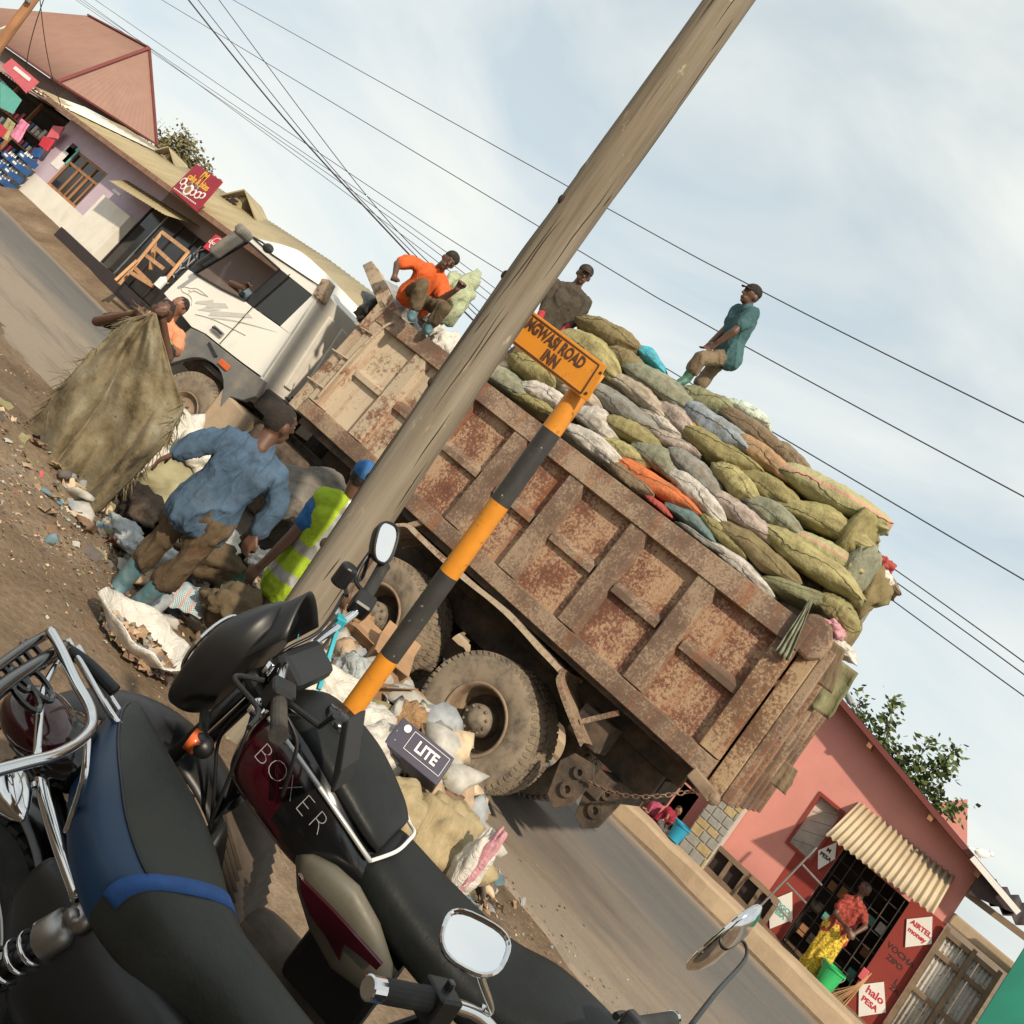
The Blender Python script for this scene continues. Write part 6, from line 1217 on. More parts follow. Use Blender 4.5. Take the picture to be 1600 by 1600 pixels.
# ================================================================ rubbish on the verge
def at_ground(px, py, dz_=0): return gpt(px, py, dz_)
hp_ = MB(); hc = at_ground(560, 1090); 
def heapf(s, t):
    x = -6.2 + 4.6 * s; y = 4.6 + 2.6 * t
    z = gz(x, y) - .05
    for (cx_, cy_, rx, ry, h) in ((-3.6, 6.35, 1.0, .5, .42), (-4.6, 5.9, .9, .55, .26), (-5.2, 5.2, .8, .5, .18), (-2.7, 6.2, .6, .42, .30), (-3.4, 5.6, .9, .4, .15)):
        d = ((x - cx_) / rx) ** 2 + ((y - cy_) / ry) ** 2; z += h * math.exp(-d) 
    return (x, y, z + .05 * fbm((x, y, 0), 5, 2, 3) * (1 if z > gz(x, y) else 0))
hp_.grid(90, 56, heapf); o = hp_.build('rubbish_mound', M['rubbish'], None, smooth=True); tag(o, 'brown mound of mixed rubbish beside the truck wheels', 'rubbish', kind='stuff')
def heap_z(x, y):
    return heapf((x + 6.2) / 4.6, (y - 4.6) / 2.6)[2] if -6.2 < x < -1.6 and 4.6 < y < 7.2 else gz(x, y)
LM = [mat('litter_%d' % i, c, .25, 12, .85) for i, c in enumerate([(.40, .385, .35), (.30, .20, .12), (.20, .12, .075), (.42, .30, .2), (.10, .085, .075), (.28, .30, .31), (.42, .09, .08), (.22, .20, .10), (.14, .22, .26), (.55, .42, .28)])]
def litter(name, label, n, place, seed, smin, smax, flat=.5):
    r = random.Random(seed); b = MB()
    for k in range(n):
        c = place(r); s = smin + (smax - smin) * r.random() ** 2; nrm_ = Vector((r.gauss(0, flat), r.gauss(0, flat), 1)).normalized(); x = nrm_.orthogonal().normalized(); x = Matrix.Rotation(r.random() * 6.28, 3, nrm_) @ x; y = nrm_.cross(x); asp = r.uniform(.3, 1.0); mi = r.choice([0, 1, 1, 1, 2, 2, 2, 3, 3, 4, 4, 5, 7, 7, 9, 9, r.choice([0, 6, 8])])
        vs = []
        for i in range(4):
            for j in range(4): u, v = i / 3 - .5, j / 3 - .5; vs.append(Vector(c) + x * u * s + y * v * s * asp + nrm_ * s * (.28 * nz((u * 3 + k, v * 3, seed), 1.2, k) + .04))
        b._add(vs, [(i * 4 + j, (i + 1) * 4 + j, (i + 1) * 4 + j + 1, i * 4 + j + 1) for i in range(3) for j in range(3)], mi)
    o = b.build(name, LM, None, smooth=True, fixn=False); return tag(o, label, 'litter', kind='stuff')
def pl_heap(r):
    x = r.gauss(-3.9, 1.0); y = r.gauss(5.9, .45); x = max(-6.1, min(-1.8, x)); y = max(4.7, min(7.1, y)); return (x, y, heap_z(x, y) + r.uniform(0, .05))
litter('mixed_litter', 'scraps of paper plastic and card over the rubbish mound', 1800, pl_heap, 4, .03, .18)
def pl_l(r): x = r.gauss(-4.7, .55); y = r.gauss(4.6, .5); return (x, y, heap_z(x, y) + .01)
litter('mixed_litter', 'scraps and leaves around the feet of the man in blue', 700, pl_l, 6, .02, .12)
def pl_g(r): x = r.uniform(-7, .2); y = r.uniform(1.2, 6.6); return (x, y, gz(x, y) + .004)
litter('ground_debris', 'chips and crumbs of litter scattered over the bare ground', 1500, pl_g, 8, .006, .03, .3)
def pl_e(r): x = r.uniform(-9, 1.5); y = r.gauss(6.6 if x > -4 else 5.9, .45); return (x, y, max(gz(x, y), .004 if y > 6.3 else -1) + .004)
litter('road_grit', 'grit and small stones along the dusty road edge', 2200, pl_e, 14, .006, .028, .5)
def pl_d(r): x = r.gauss(-4.3, .6); y = r.gauss(3.4, .5); return (x, y, gz(x, y) + .004)
litter('ground_debris', 'dense pale crumbs on the dirt in front of the cloth', 1700, pl_d, 9, .005, .025, .3)
def lumps(name, label, n, place, seed, rmin, rmax, cols):
    r = random.Random(seed); b = MB(); bm0 = bmesh.new(); bmesh.ops.create_icosphere(bm0, subdivisions=2, radius=1); V0 = [v.co.copy() for v in bm0.verts]; F0 = [[v.index for v in f.verts] for f in bm0.faces]; bm0.free()
    for k in range(n):
        c = Vector(place(r)); s = rmin + (rmax - rmin) * r.random() ** 2; sq = Vector((r.uniform(.6, 1.5), r.uniform(.6, 1.3), r.uniform(.3, .8))) * s; Rm = Euler((r.gauss(0, .4), r.gauss(0, .4), r.random() * 6.28)).to_matrix(); vs = []
        for p in V0:
            q = 1 + .55 * nz(p, 1.5, k) + .45 * (abs(nz(p, 3.2, k + 3)) - .2); vs.append(c + Rm @ Vector((p.x * sq.x, p.y * sq.y, p.z * sq.z)) * q)
        b._add(vs, F0, r.choice(cols))
    o = b.build(name, LM, None, smooth=True, fixn=False); return tag(o, label, 'rubbish', kind='stuff')
def pl_w(r):
    x = r.gauss(-3.4, .7); y = r.gauss(6.2, .35); x = max(-6.0, min(-1.9, x)); y = max(4.7, min(7.0, y)); return (x, y, heap_z(x, y) + r.uniform(.0, .08))
lumps('mixed_rubbish', 'crumpled bags cloth and card heaped beside the truck wheels', 260, pl_w, 21, .05, .17, [0, 0, 0, 1, 2, 3, 4, 5, 5, 7, 9])
def pl_f(r): x = r.gauss(-4.7, .5); y = r.gauss(4.9, .45); return (x, y, heap_z(x, y) + r.uniform(0, .05))
lumps('mixed_rubbish', 'crumpled plastic and rags around the workers on the left', 260, pl_f, 22, .04, .13, [0, 0, 1, 2, 2, 4, 4, 5, 5, 7, 8, 9])
# boxes and bags one can tell apart
M['card'] = mat('cardboard', (.33, .20, .11), .15, 5, .85, 0, (30, .2, .004)); M['card_dark'] = mat('cardboard_dark', (.24, .14, .08), .2, 5, .85); M['lite_blue'] = mat('lite_blue', (.045, .042, .075), .15, 6, .5); M['paper_bag'] = mat('paper_bag', (.42, .25, .12), .2, 6, .85); nt = M['paper_bag'].node_tree; bump(nt, nt.nodes['Principled BSDF'], tex(nt, 9, 6, .7, None, 'Object', 1.2), 1.0, .06)
def box_thing(name, c, d, rot, m, label, flap=True, cat='box'):
    e = empty(name, c, 0, label, cat, rot=rot); b = MB(); b.box((0, 0, 0), d); b.build('carton', m, e, bevel=.006)
    if flap:
        b = MB(); b.box((0, -d[1] / 2 - .05, d[2] / 2 + .02), (d[0] * .96, .13, .006), (R(-25), 0, 0)); b.build('flap', m, e); b = MB(); b.box((0, d[1] / 2 + .04, d[2] / 2 + .03), (d[0] * .96, .12, .006), (R(40), 0, 0)); b.build('flap', m, e)
    return e
def onD(px, py, D): return at(px, py, D=D)
lb = onD(652, 1180, 5.75); le = box_thing('beer_carton', lb, (.42, .22, .20), (R(-28), R(-4), R(22)), M['lite_blue'], 'dark blue printed drinks carton lying in front of the rear wheel', False)
Mx = Matrix.Translation((.05, -.1135, .01)) @ Matrix.Rotation(R(90), 4, 'X'); text_mesh('carton_text', 'LITE', .10, M['white_print'], Mx, le, .001, bold=.003, xs=.9)
for (a_, b_) in (((-.09, -.05), (.19, -.05)), ((-.09, .075), (.19, .075)), ((-.09, -.05), (-.09, .075)), ((.19, -.05), (.19, .075))): b = MB(); b.beam((a_[0], -.1125, a_[1] + .0), (b_[0], -.1125, b_[1]), .003, .006, up=(0, 1, 0)); b.build('carton_line', M['white_print'], le)
text_mesh('carton_text', 'LITE', .07, M['white_print'], Matrix.Translation((-.2125, 0, .03)) @ Matrix.Rotation(R(-90), 4, 'Z') @ Matrix.Rotation(R(90), 4, 'X'), le, .001); b = MB(); b.lathe([(.025, 0), (.025, .003), (0, .004)], 16, Matrix.Translation((-.14, -.1115, .06)) @ Matrix.Rotation(R(90), 4, 'X')); b.build('seal', M['white_print'], le)
crumple('paper_bag', onD(637, 1130, 6.3), (.13, .11, .15), M['paper_bag'], 'crumpled brown paper bag above the dark blue carton', 'bag', 31, amp=.3)
for (px, py, D, d, rz_, mm, lab) in ((600, 1040, 6.9, (.34, .30, .28), 40, 'card', 'open brown carton under the middle wheel'), (560, 1010, 7.1, (.34, .26, .2), 15, 'card', 'brown carton with print behind the turquoise rod'), (505, 990, 7.0, (.3, .24, .2), 60, 'card_dark', 'flattened brown carton left of the turquoise rod'), (600, 1095, 6.5, (.30, .12, .22), 75, 'card_dark', 'torn carton side beside the orange post'), (470, 1060, 6.2, (.22, .03, .16), 30, 'card', 'flat piece of brown card by the motorbike visor')):
    box_thing('carton', onD(px, py, D), d, (R(rng.uniform(-20, 20)), R(rng.uniform(-20, 20)), R(rz_)), M[mm], lab)
for k, (px, py, D, r_, mm, lab) in enumerate(((565, 1150, 6.0, (.36, .2, .22), 'bag_white', 'large white sack right of the black motorbike visor'), (520, 1085, 6.1, (.26, .18, .16), 'bag_white', 'white bag under the turquoise rod'), (555, 1055, 6.4, (.2, .16, .16), 'bag_clear', 'grey translucent bag beside the turquoise rod'), (590, 1180, 5.8, (.24, .15, .24), 'bag_white', 'white sack low beside the orange post foot'),
    (265, 700, 7.2, (.40, .28, .32), 'bag_white', 'bulky white sack behind the man in blue'), (235, 745, 7.0, (.36, .26, .18), 'bag_white', 'creased white sack under the bulky one'), (320, 720, 7.0, (.22, .2, .18), 'bag_white', 'small white bag at the hand of the man in blue'), (195, 830, 5.9, (.17, .12, .08), 'bag_clear', 'grey plastic bag at the foot of the dirty cloth'), (120, 835, 5.7, (.17, .12, .06), 'bag_grey', 'flat grey plastic sheet at the foot of the dirty cloth'),
    (215, 855, 5.7, (.13, .1, .07), 'bag_clear', 'bluish plastic bag beside the blue boot'), (345, 845, 6.4, (.18, .14, .12), 'bag_white', 'white plastic strip behind the man in blue'), (255, 870, 5.6, (.16, .1, .08), 'bag_clear', 'clear plastic between the legs of the man in blue'), (480, 1010, 6.8, (.12, .1, .1), 'bag_pink', 'red and white wrapper in the heap'), (415, 880, 6.6, (.2, .14, .1), 'bag_white', 'white scrap by the green boots'), (560, 985, 7.4, (.12, .05, .16), 'paper_bag', 'yellow packet behind the turquoise rod'))):
    c = onD(px, py, D); crumple('plastic_bag' if 'sack' not in lab else 'white_sack', c, r_, M[mm], lab, 'bag', 40 + k * 3, 'bags in the rubbish', amp=.38)
crumple('dirt_pile', onD(290, 775, 7.0), (.5, .4, .22), mat('ash', (.30, .27, .16), .3, 5, .95), 'pile of yellowish waste behind the man in blue', 'pile', 77, amp=.25); crumple('cloth_bundle', onD(225, 795, 6.3), (.36, .2, .12), M['trouser_dark'], 'dark bundle of old clothes under the dirty cloth', 'bundle', 81); crumple('cloth_bundle', onD(320, 865, 6.2), (.3, .2, .14), M['trouser_brown'], 'brown heap of old cloth behind the checked cloth', 'bundle', 84); crumple('cloth_bundle', onD(370, 955, 5.4), (.26, .2, .14), M['trouser_olive'], 'olive cloth heap under the vest man', 'bundle', 86)
# tan sack and its pale lining in front of the rear wheel
M['sack_tan'] = sackmat('sack_tan', (.36, .29, .17), (.5, .85), (.2, .15, .09)); 
crumple('big_sack', onD(680, 1312, 5.7), (.36, .26, .28), M['sack_tan'], 'big tan sack slumped in front of the rear wheel', 'sack', 91, amp=.34); crumple('big_sack', onD(615, 1262, 5.4), (.22, .2, .18), M['sack_tan'], 'tan sack pressed against the motorbike seat', 'sack', 92, amp=.3); crumple('white_sack', onD(738, 1350, 5.4), (.10, .1, .24), M['bag_white'], 'dirty white sack with pink edge right of the tan sack', 'sack', 94, amp=.3); crumple('rag', onD(752, 1345, 5.35), (.035, .05, .24), M['bag_pink'], 'pink strip along the dirty white sack', 'rag', 95, amp=.3)
# checked cloth
m, nt, b = nodes('checked_cloth'); c_ = nt.nodes.new('ShaderNodeTexCoord'); ck = nt.nodes.new('ShaderNodeTexChecker'); ck.inputs['Scale'].default_value = 46; ck.inputs[1].default_value = (.07, .26, .32, 1); ck.inputs[2].default_value = (.62, .6, .55, 1); nt.links.new(c_.outputs['UV'], ck.inputs[0]); wv = nt.nodes.new('ShaderNodeTexWave'); wv.inputs['Scale'].default_value = 1.5; wv.bands_direction = 'Y'; nt.links.new(c_.outputs['UV'], wv.inputs[0])
cc = mixc(nt, ramp(nt, wv.outputs['Fac'], [(.8, 0.0), (.88, .55)]), ck.outputs[0], (.55, .2, .14)); nt.links.new(cc, b.inputs['Base Color']); b.inputs['Roughness'].default_value = .9; M['checked'] = m
def sheet_cloth(name, quad, m, label, cat, nx=26, ny=22, fold=None, uv=True, thick=.004):
    b = MB(); q = [Vector(p) for p in quad]; N = (q[1] - q[0]).cross(q[3] - q[0]).normalized()
    if N.dot(FW) > 0: N = -N
    b.grid(nx, ny, lambda s, t: q[0].lerp(q[1], s).lerp(q[3].lerp(q[2], s), t) + N * fold(s, t)); me = b.mesh(name)
    if uv:
        l = me.uv_layers.new(name='UVMap')
        for poly in me.polygons:
            for li in poly.loop_indices: vi = me.loops[li].vertex_index; l.data[li].uv = ((vi // (ny + 1)) / nx, (vi % (ny + 1)) / ny)
    o = add(name, me, m, None, smooth=True); s_ = o.modifiers.new('s', 'SOLIDIFY'); s_.thickness = thick; return tag(o, label, cat)
sheet_cloth('checked_cloth', [onD(243, 935, 5.3), onD(268, 910, 5.6), onD(343, 935, 5.6), onD(312, 968, 5.25)], M['checked'], 'blue and white checked cloth by the boots of the man in blue', 'cloth', fold=lambda s, t: .07 * math.sin(s * 3.1) * math.sin(t * 3.1) + .03 * nz((s * 4, t * 4, 0), 1.2, 3))
# open sack of leaves close to the motorbike
sk_c = at_ground(205, 1020); ol = empty('open_sack', sk_c, R(20), 'open white sack spread out full of dry leaves and scraps', 'sack'); b = MB()
def osf(s, t):
    a = 2 * math.pi * s; r = .16 + .26 * t; k = 1 + .15 * nz((math.cos(a), math.sin(a), t), 1.6, 4); z = .02 + .22 * t ** 1.5 * (1 + .35 * nz((math.cos(a) * 2, math.sin(a) * 2, 0), 1.2, 7)); return (r * .76 * k * math.cos(a), r * .52 * k * math.sin(a), z * .55)
b.grid(48, 8, osf); o = b.build('sack_wall', M['bag_white'], ol, smooth=True); s_ = o.modifiers.new('s', 'SOLIDIFY'); s_.thickness = .006
def pl_o(r): a = r.random() * 6.28; q = math.sqrt(r.random()); v = ol.matrix_basis @ Vector((q * .23 * math.cos(a), q * .16 * math.sin(a), .04 + .05 * r.random() * (1.2 - q))); return tuple(v)
litter('sack_contents', 'dry leaves paper and straw in the open sack', 420, pl_o, 12, .02, .085, .8)
# ---------------------------------------------------------------- the big filthy cloth
M['filthy'] = None; m, nt, b = nodes('filthy_cloth'); f1 = tex(nt, 3.2, 7, .7); f2 = tex(nt, 26, 5, .7); f3 = tex(nt, 200, 2, .5); cc = ramp(nt, f1, [(.34, (.05, .035, .018)), (.47, (.17, .135, .075)), (.58, (.22, .19, .125)), (.74, (.33, .30, .22))]); cc = mixc(nt, ramp(nt, f2, [(.30, .85), (.40, 0.0)]), cc, (.05, .038, .022)); nt.links.new(cc, b.inputs['Base Color']); b.inputs['Roughness'].default_value = .95; bump(nt, b, f2, .5, .02); M['filthy'] = m
Lc = [(238, 488), (198, 500), (138, 556), (88, 612), (40, 672), (2, 735)]; Rc = [(243, 490), (256, 535), (270, 585), (287, 636), (262, 690), (150, 806)]
def curve_pt(c, t): n_ = len(c) - 1; k = min(n_ - 1, int(t * n_)); f_ = t * n_ - k; return (c[k][0] + (c[k + 1][0] - c[k][0]) * f_, c[k][1] + (c[k + 1][1] - c[k][1]) * f_)
b = MB()
def clothf(s, t):
    a = curve_pt(Lc, t); c = curve_pt(Rc, t); x = a[0] + (c[0] - a[0]) * s; y = a[1] + (c[1] - a[1]) * s
    bow = math.sin(math.pi * s); y += bow * 30 * t ** 3; x -= bow * 14 * t ** 3
    dd = 6.35 - .25 * t + .16 * math.sin(s * 12.5 + 1.5 * math.sin(t * 3.3)) * (.2 + t) * t ** 1.3 + .22 * (1 - abs(math.sin(s * 7.5 + .6 * t))) ** 2 * t ** 2 + .10 * nz((s * 3, t * 2.2, 0), 1.4, 3) + .05 * nz((s * 7, t * 5, 0), 1.4, 6) - .06 * bow
    return at(x, y, D=dd)
b.grid(60, 50, clothf); fc = b.build('filthy_cloth', M['filthy'], None, smooth=True); s_ = fc.modifiers.new('s', 'SOLIDIFY'); s_.thickness = .006; tag(fc, 'huge stained olive sacking with frayed edges held up by a man', 'cloth')
b = MB(); r5 = random.Random(2)
for k in range(520):
    s, t = (0.0, r5.random()) if k % 3 == 0 else ((1.0, .55 + .45 * r5.random()) if k % 3 == 1 else (r5.random(), 1.0)); p = clothf(s, t); d = Vector((r5.gauss(0, .05), r5.gauss(0, .05), r5.gauss(-.05, .05))); b.tube([p, p + d * .5 + Vector((0, 0, -.01)), p + d + Vector((r5.gauss(0, .02), 0, -.03))], [.004, .003, .001], 4)
b.build('fringe', M['filthy'], fc)['kind'] = 'stuff'
# ================================================================ two motorbikes in the foreground
M['vinyl'] = mat('vinyl', (.013, .0145, .0145), .25, 6, .46, 0, (22, .14, .02), (.60, .98), (.05, .042, .032), spec=.22, dscale=5); M['vinyl_grey'] = mat('vinyl_grey', (.030, .031, .026), .2, 5, .44, 0, (18, .16, .02), (.56, .95), (.07, .062, .045), spec=.26, dscale=4); M['vinyl_blue'] = mat('vinyl_blue', (.006, .035, .085), .2, 5, .44, 0, (300, .10, .002), spec=.5); M['strap_blue'] = mat('strap_blue', (.02, .08, .25), .15, 30, .8, 0, (200, .3, .003))
M['gloss_black'] = mat('gloss_black', (.006, .006, .0065), .2, 6, .16, 0, None, (.62, .99), (.05, .04, .03), dscale=5, coat=.4); M['satin_black'] = mat('satin_black', (.010, .010, .0105), .3, 8, .42, 0, (150, .06, .002)); M['tank_red'] = mat('tank_red', (.040, .003, .007), .2, 4, .2, 0, None, None, coat=.5); M['cream_plastic'] = mat('cream_plastic', (.115, .105, .078), .12, 5, .45, 0, None, (.55, .9), (.22, .16, .10), dscale=5); M['engine'] = mat('engine', (.13, .10, .075), .35, 9, .7, .3, (40, .3, .004)); M['turquoise'] = mat('turquoise', (.03, .34, .42), .12, 10, .45); M['silver_line'] = mat('silver_line', (.55, .55, .53), .05, 5, .35, .5); M['red_lens'] = mat('red_lens', (.04, .003, .006), .1, 5, .12, coat=.5); M['bike_tyre'] = mat('bike_tyre', (.022, .021, .020), .3, 12, .8, 0, (60, .3, .004), (.55, .9), (.10, .08, .055), dscale=6)
def loft(b, secs, n=24, cap=True):
    """secs: (centre, half-width vector, half-height vector, exponent) closed rings"""
    base = len(b.v); vs = []; fs = []
    for (c, wv_, hv, e) in secs:
        for k in range(n):
            a = 2 * math.pi * k / n; ca, sa = math.cos(a), math.sin(a); vs.append(Vector(c) + Vector(wv_) * math.copysign(abs(ca) ** e, ca) + Vector(hv) * math.copysign(abs(sa) ** e, sa))
    for i in range(len(secs) - 1):
        for k in range(n): fs.append((i * n + k, i * n + (k + 1) % n, (i + 1) * n + (k + 1) % n, (i + 1) * n + k))
    if cap: fs.append(tuple(range(n - 1, -1, -1))); fs.append(tuple((len(secs) - 1) * n + k for k in range(n)))
    return b._add(vs, fs)
def interp_secs(keys, m=8):
    """keys: (x, y, z, hw, hh, e) -> dense loft sections along x"""
    out = []; K = [Vector(k[:3]) for k in keys]; 
    for i in range(len(keys) - 1):
        for j in range(m if i < len(keys) - 2 else m + 1):
            t = j / m; p = [.0] * 6
            k0, k1, k2, k3 = keys[max(i - 1, 0)], keys[i], keys[i + 1], keys[min(i + 2, len(keys) - 1)]
            for q in range(6): p[q] = .5 * ((2 * k1[q]) + (k2[q] - k0[q]) * t + (2 * k0[q] - 5 * k1[q] + 4 * k2[q] - k3[q]) * t * t + (3 * k1[q] - k0[q] - 3 * k2[q] + k3[q]) * t ** 3)
            out.append(((p[0], p[1], p[2]), (0, max(.002, p[3]), 0), (0, 0, max(.002, p[4])), p[5]))
    return out
class Bike:
    def __init__(s, x, y, hd, g_, lean, label):
        s.root = empty('motorcycle', (x, y, g_), 0, label, 'motorcycle', 'motorbikes parked in the foreground'); Mx = Matrix.Translation((x, y, g_)) @ Matrix.Rotation(hd, 4, 'Z') @ Matrix.Rotation(lean, 4, 'X')
        s.root.matrix_world = Mx; s.M = Mx; s.I = Mx.inverted()
    def hit(s, px, py, x=None, y=None, z=None):
        o = s.I @ EYEP; d = s.I.to_3x3() @ (FW + CX * ((px - PPX) / FPX) - CY * ((py - PPY) / FPX)); k, v = (0, x) if x is not None else ((1, y) if y is not None else (2, z)); t = (v - o[k]) / d[k]; return o + d * t
    def part(s, b, name, m, parent=None, smooth=False, bevel=0): return b.build(name, M[m] if isinstance(m, str) else m, parent or s.root, smooth, bevel)
def bike_wheel(B, c, r, w, steer=0, name='wheel'):
    e = bpy.data.objects.new(name, None); COL.objects.link(e); e.parent = B.root; e.location = c; e.rotation_euler = (R(90), 0, 0); e.rotation_euler = Euler((R(90), 0, steer), 'XYZ'); b = MB(); hw = w / 2
    b.lathe([(r - .085, -hw * .55), (r - .06, -hw * .9), (r - .025, -hw), (r - .006, -hw * .7), (r, 0), (r - .006, hw * .7), (r - .025, hw), (r - .06, hw * .9), (r - .085, hw * .55), (r - .085, -hw * .55)], 56)
    for k in range(46):
        a = 2 * math.pi * k / 46; Mx = Matrix.Rotation(a, 3, 'Z')
        for sgn in (-1, 1): b.box(Mx @ Vector((r - .004, 0, sgn * hw * .42)), (.014, .026, hw * .5), Mx @ Matrix.Rotation(sgn * .35, 3, 'X'))
    b.build('tyre', M['bike_tyre'], e, smooth=False); b = MB(); b.lathe([(r - .10, -hw * .5), (r - .083, -hw * .58), (r - .083, hw * .58), (r - .10, hw * .5), (r - .10, -hw * .5)], 40); b.build('rim', M['steel'], e, smooth=True)
    b = MB(); b.lathe([(0, -.06), (.065, -.06), (.075, 0), (.065, .06), (0, .06)], 20); b.build('hub', M['engine'], e, smooth=True)
    b = MB()
    for k in range(18):
        a = 2 * math.pi * k / 18; s_ = 1 if k % 2 else -1; b.tube([(.07 * math.cos(a), .07 * math.sin(a), s_ * .04), ((r - .09) * math.cos(a + .3 * s_), (r - .09) * math.sin(a + .3 * s_), 0)], .0022, 5)
    b.build('spokes', M['steel'], e)['kind'] = 'stuff'; return e
def common(B, seat_mats, blue_tank=None):
    # frame, engine, rear wheel, exhaust: the same on both machines
    bike_wheel(B, (-.62, 0, .29), .29, .09); P = B.part
    b = MB(); b.tube([(.42, 0, .86), (.30, 0, .55), (.22, 0, .30), (-.18, 0, .27), (-.28, 0, .45)], .018, 8); P(b, 'frame_tube', 'satin_black')
    b = MB(); b.tube([(.40, 0, .84), (.0, 0, .74), (-.45, .0, .72), (-.78, 0, .74)], .022, 8); P(b, 'backbone', 'satin_black')
    for y in (-.10, .10):
        b = MB(); b.tube([(-.22, y, .34), (-.62, y, .29)], .02, 8); P(b, 'swing_arm', 'satin_black'); b = MB(); b.tube([(-.25, y, .40), (-.42, y * 1.2, .70), (-.80, y * 1.1, .76)], .014, 8); P(b, 'subframe', 'satin_black')
    b = MB(); loft(b, interp_secs([(.20, 0, .36, .07, .09, .7), (.10, 0, .37, .12, .12, .7), (-.06, 0, .36, .14, .12, .7), (-.20, 0, .37, .11, .10, .7)], 4), 20); P(b, 'crankcase', 'engine', smooth=True)
    b = MB(); b.lathe([(0, .0), (.095, .0), (.10, .02), (.085, .035), (0, .04)], 24, Matrix.Translation((.0, .13, .37)) @ Matrix.Rotation(R(-90), 4, 'X')); P(b, 'clutch_cover', 'engine', smooth=True)
    for k in range(9): b = MB(); b.box((.16 + k * .012, 0, .46 + k * .022), (.13, .17, .010), (0, R(-30), 0)); P(b, 'cooling_fin', 'engine')
    b = MB(); b.tube(smooth_path([(.24, -.05, .60), (.34, -.08, .45), (.22, -.13, .26), (-.1, -.15, .25), (-.4, -.16, .30), (-.9, -.17, .36)], 5), [.02] * 14 + [.022, .028, .036, .042, .044, .045, .045, .045, .046, .046, .046, .04], 12); P(b, 'exhaust', 'chrome', smooth=True)
    for y in (-.2, .2): b = MB(); b.tube([(.02, y * .5, .30), (.02, y * 1.5, .29)], .014, 8); P(b, 'foot_peg', 'satin_black')
# ---------------------------------------------------------------- black and red machine (middle)
BB = Bike(-.99, 2.29, R(199), .32, R(-12.5), 'black and dark red motorcycle with black seat and tall headlamp visor'); P = BB.part; common(BB, None)
bike_wheel(BB, (.57, .02, .295), .295, .085, R(12))
b = MB()
def fen(s, t):
    a = R(10) + R(140) * s; rr = .385; y = (t - .5) * .17; x = .56 + rr * math.cos(a) * 1.0; z = .315 + rr * math.sin(a) - abs(t - .5) ** 2 * .12; return Vector((x - y * .2, y + .02 + (x - .56) * .2, z))
b.grid(24, 10, fen); o = P(b, 'front_mudguard', 'satin_black', smooth=True); sm = o.modifiers.new('s', 'SOLIDIFY'); sm.thickness = .005
for y in (-.085, .085):
    b = MB(); b.tube([(.57, y, .30), (.52, y, .60)], .026, 12); b.tube([(.52, y, .60), (.45, y, .98)], .017, 12); P(b, 'fork_leg', 'satin_black', smooth=True)
# headlamp cowl and screen
b = MB(); loft(b, interp_secs([(.625, 0, .87, .08, .09, .75), (.61, 0, .88, .115, .135, .75), (.575, 0, .91, .132, .165, .8), (.535, 0, .94, .132, .175, .85), (.50, 0, .96, .115, .14, .9)], 6), 32); P(b, 'headlamp_cowl', 'satin_black', smooth=True)
b = MB()
def scr(s, t):
    y = (s - .5) * (.25 - .08 * t); x = .575 - .075 * t - abs(s - .5) ** 2 * .20; z = 1.03 + .15 * t - abs(s - .5) ** 2 * .35; return (x, y, z)
b.grid(16, 8, scr); o = P(b, 'visor', 'satin_black', smooth=True); sm = o.modifiers.new('s', 'SOLIDIFY'); sm.thickness = .005
b = MB(); b.lathe([(0, .02), (.07, .012), (.085, -.005), (.09, -.02)], 28, Matrix.Translation((.638, 0, .895)) @ Matrix.Rotation(R(85), 4, 'Y')); P(b, 'headlamp_glass', 'clear', smooth=True)
b = MB(); b.tube([(.631, .088 * math.cos(a), .90 + .088 * math.sin(a)) for a in [2 * math.pi * k / 28 for k in range(28)]], .006, 6, closed=True); P(b, 'headlamp_rim', 'chrome')
# instrument block, yoke, key switch
b = MB(); b.box((.40, 0, 1.02), (.10, .20, .07), (0, R(-20), 0)); P(b, 'instrument_block', 'satin_black', bevel=.02)
b = MB(); b.box((.43, 0, .955), (.09, .22, .035), (0, R(-15), 0)); P(b, 'top_yoke', 'satin_black', bevel=.012)
for (px, py, r_) in ((424, 1040, .014), (405, 1103, .018), (434, 1085, .016)):
    q = BB.hit(px, py, z=1.02 if py < 1060 else .99); b = MB(); b.lathe([(0, .004), (r_ * .55, .004), (r_ * .6, .012), (r_, .010), (r_ * 1.05, -.02)], 16, Matrix.Translation(q)); P(b, 'fork_cap', 'chrome', smooth=True)
# handlebar
def bpath(pts): return smooth_path(pts, 6)
gr_end = BB.hit(597, 888, y=-.36); gr_in = BB.hit(565, 945, y=-.25); bar_m = BB.hit(532, 975, y=-.19); cl = Vector((.42, -.03, 1.03)); lend = Vector((.26, .34, 1.06)); lin = Vector((.34, .22, 1.05))
b = MB(); b.tube(bpath([gr_end, gr_in, bar_m, Vector((.44, -.10, 1.04)), cl, Vector((.42, .03, 1.03)), Vector((.40, .12, 1.05)), lin, lend]), .0115, 10); P(b, 'handlebar', 'chrome', smooth=True)
dg = (gr_end - gr_in).normalized()
b = MB(); b.tube([gr_in + dg * .03, gr_in + dg * .05, gr_end, gr_end + dg * .012], [.017, .0185, .0185, .021], 14); P(b, 'grip', 'bike_tyre', smooth=False)
b = MB(); b.box(gr_in - dg * .0, (.055, .065, .06), frame((0, 0, 0), dg, (0, 0, 1)).to_3x3()); P(b, 'switch_block', 'satin_black', bevel=.01)
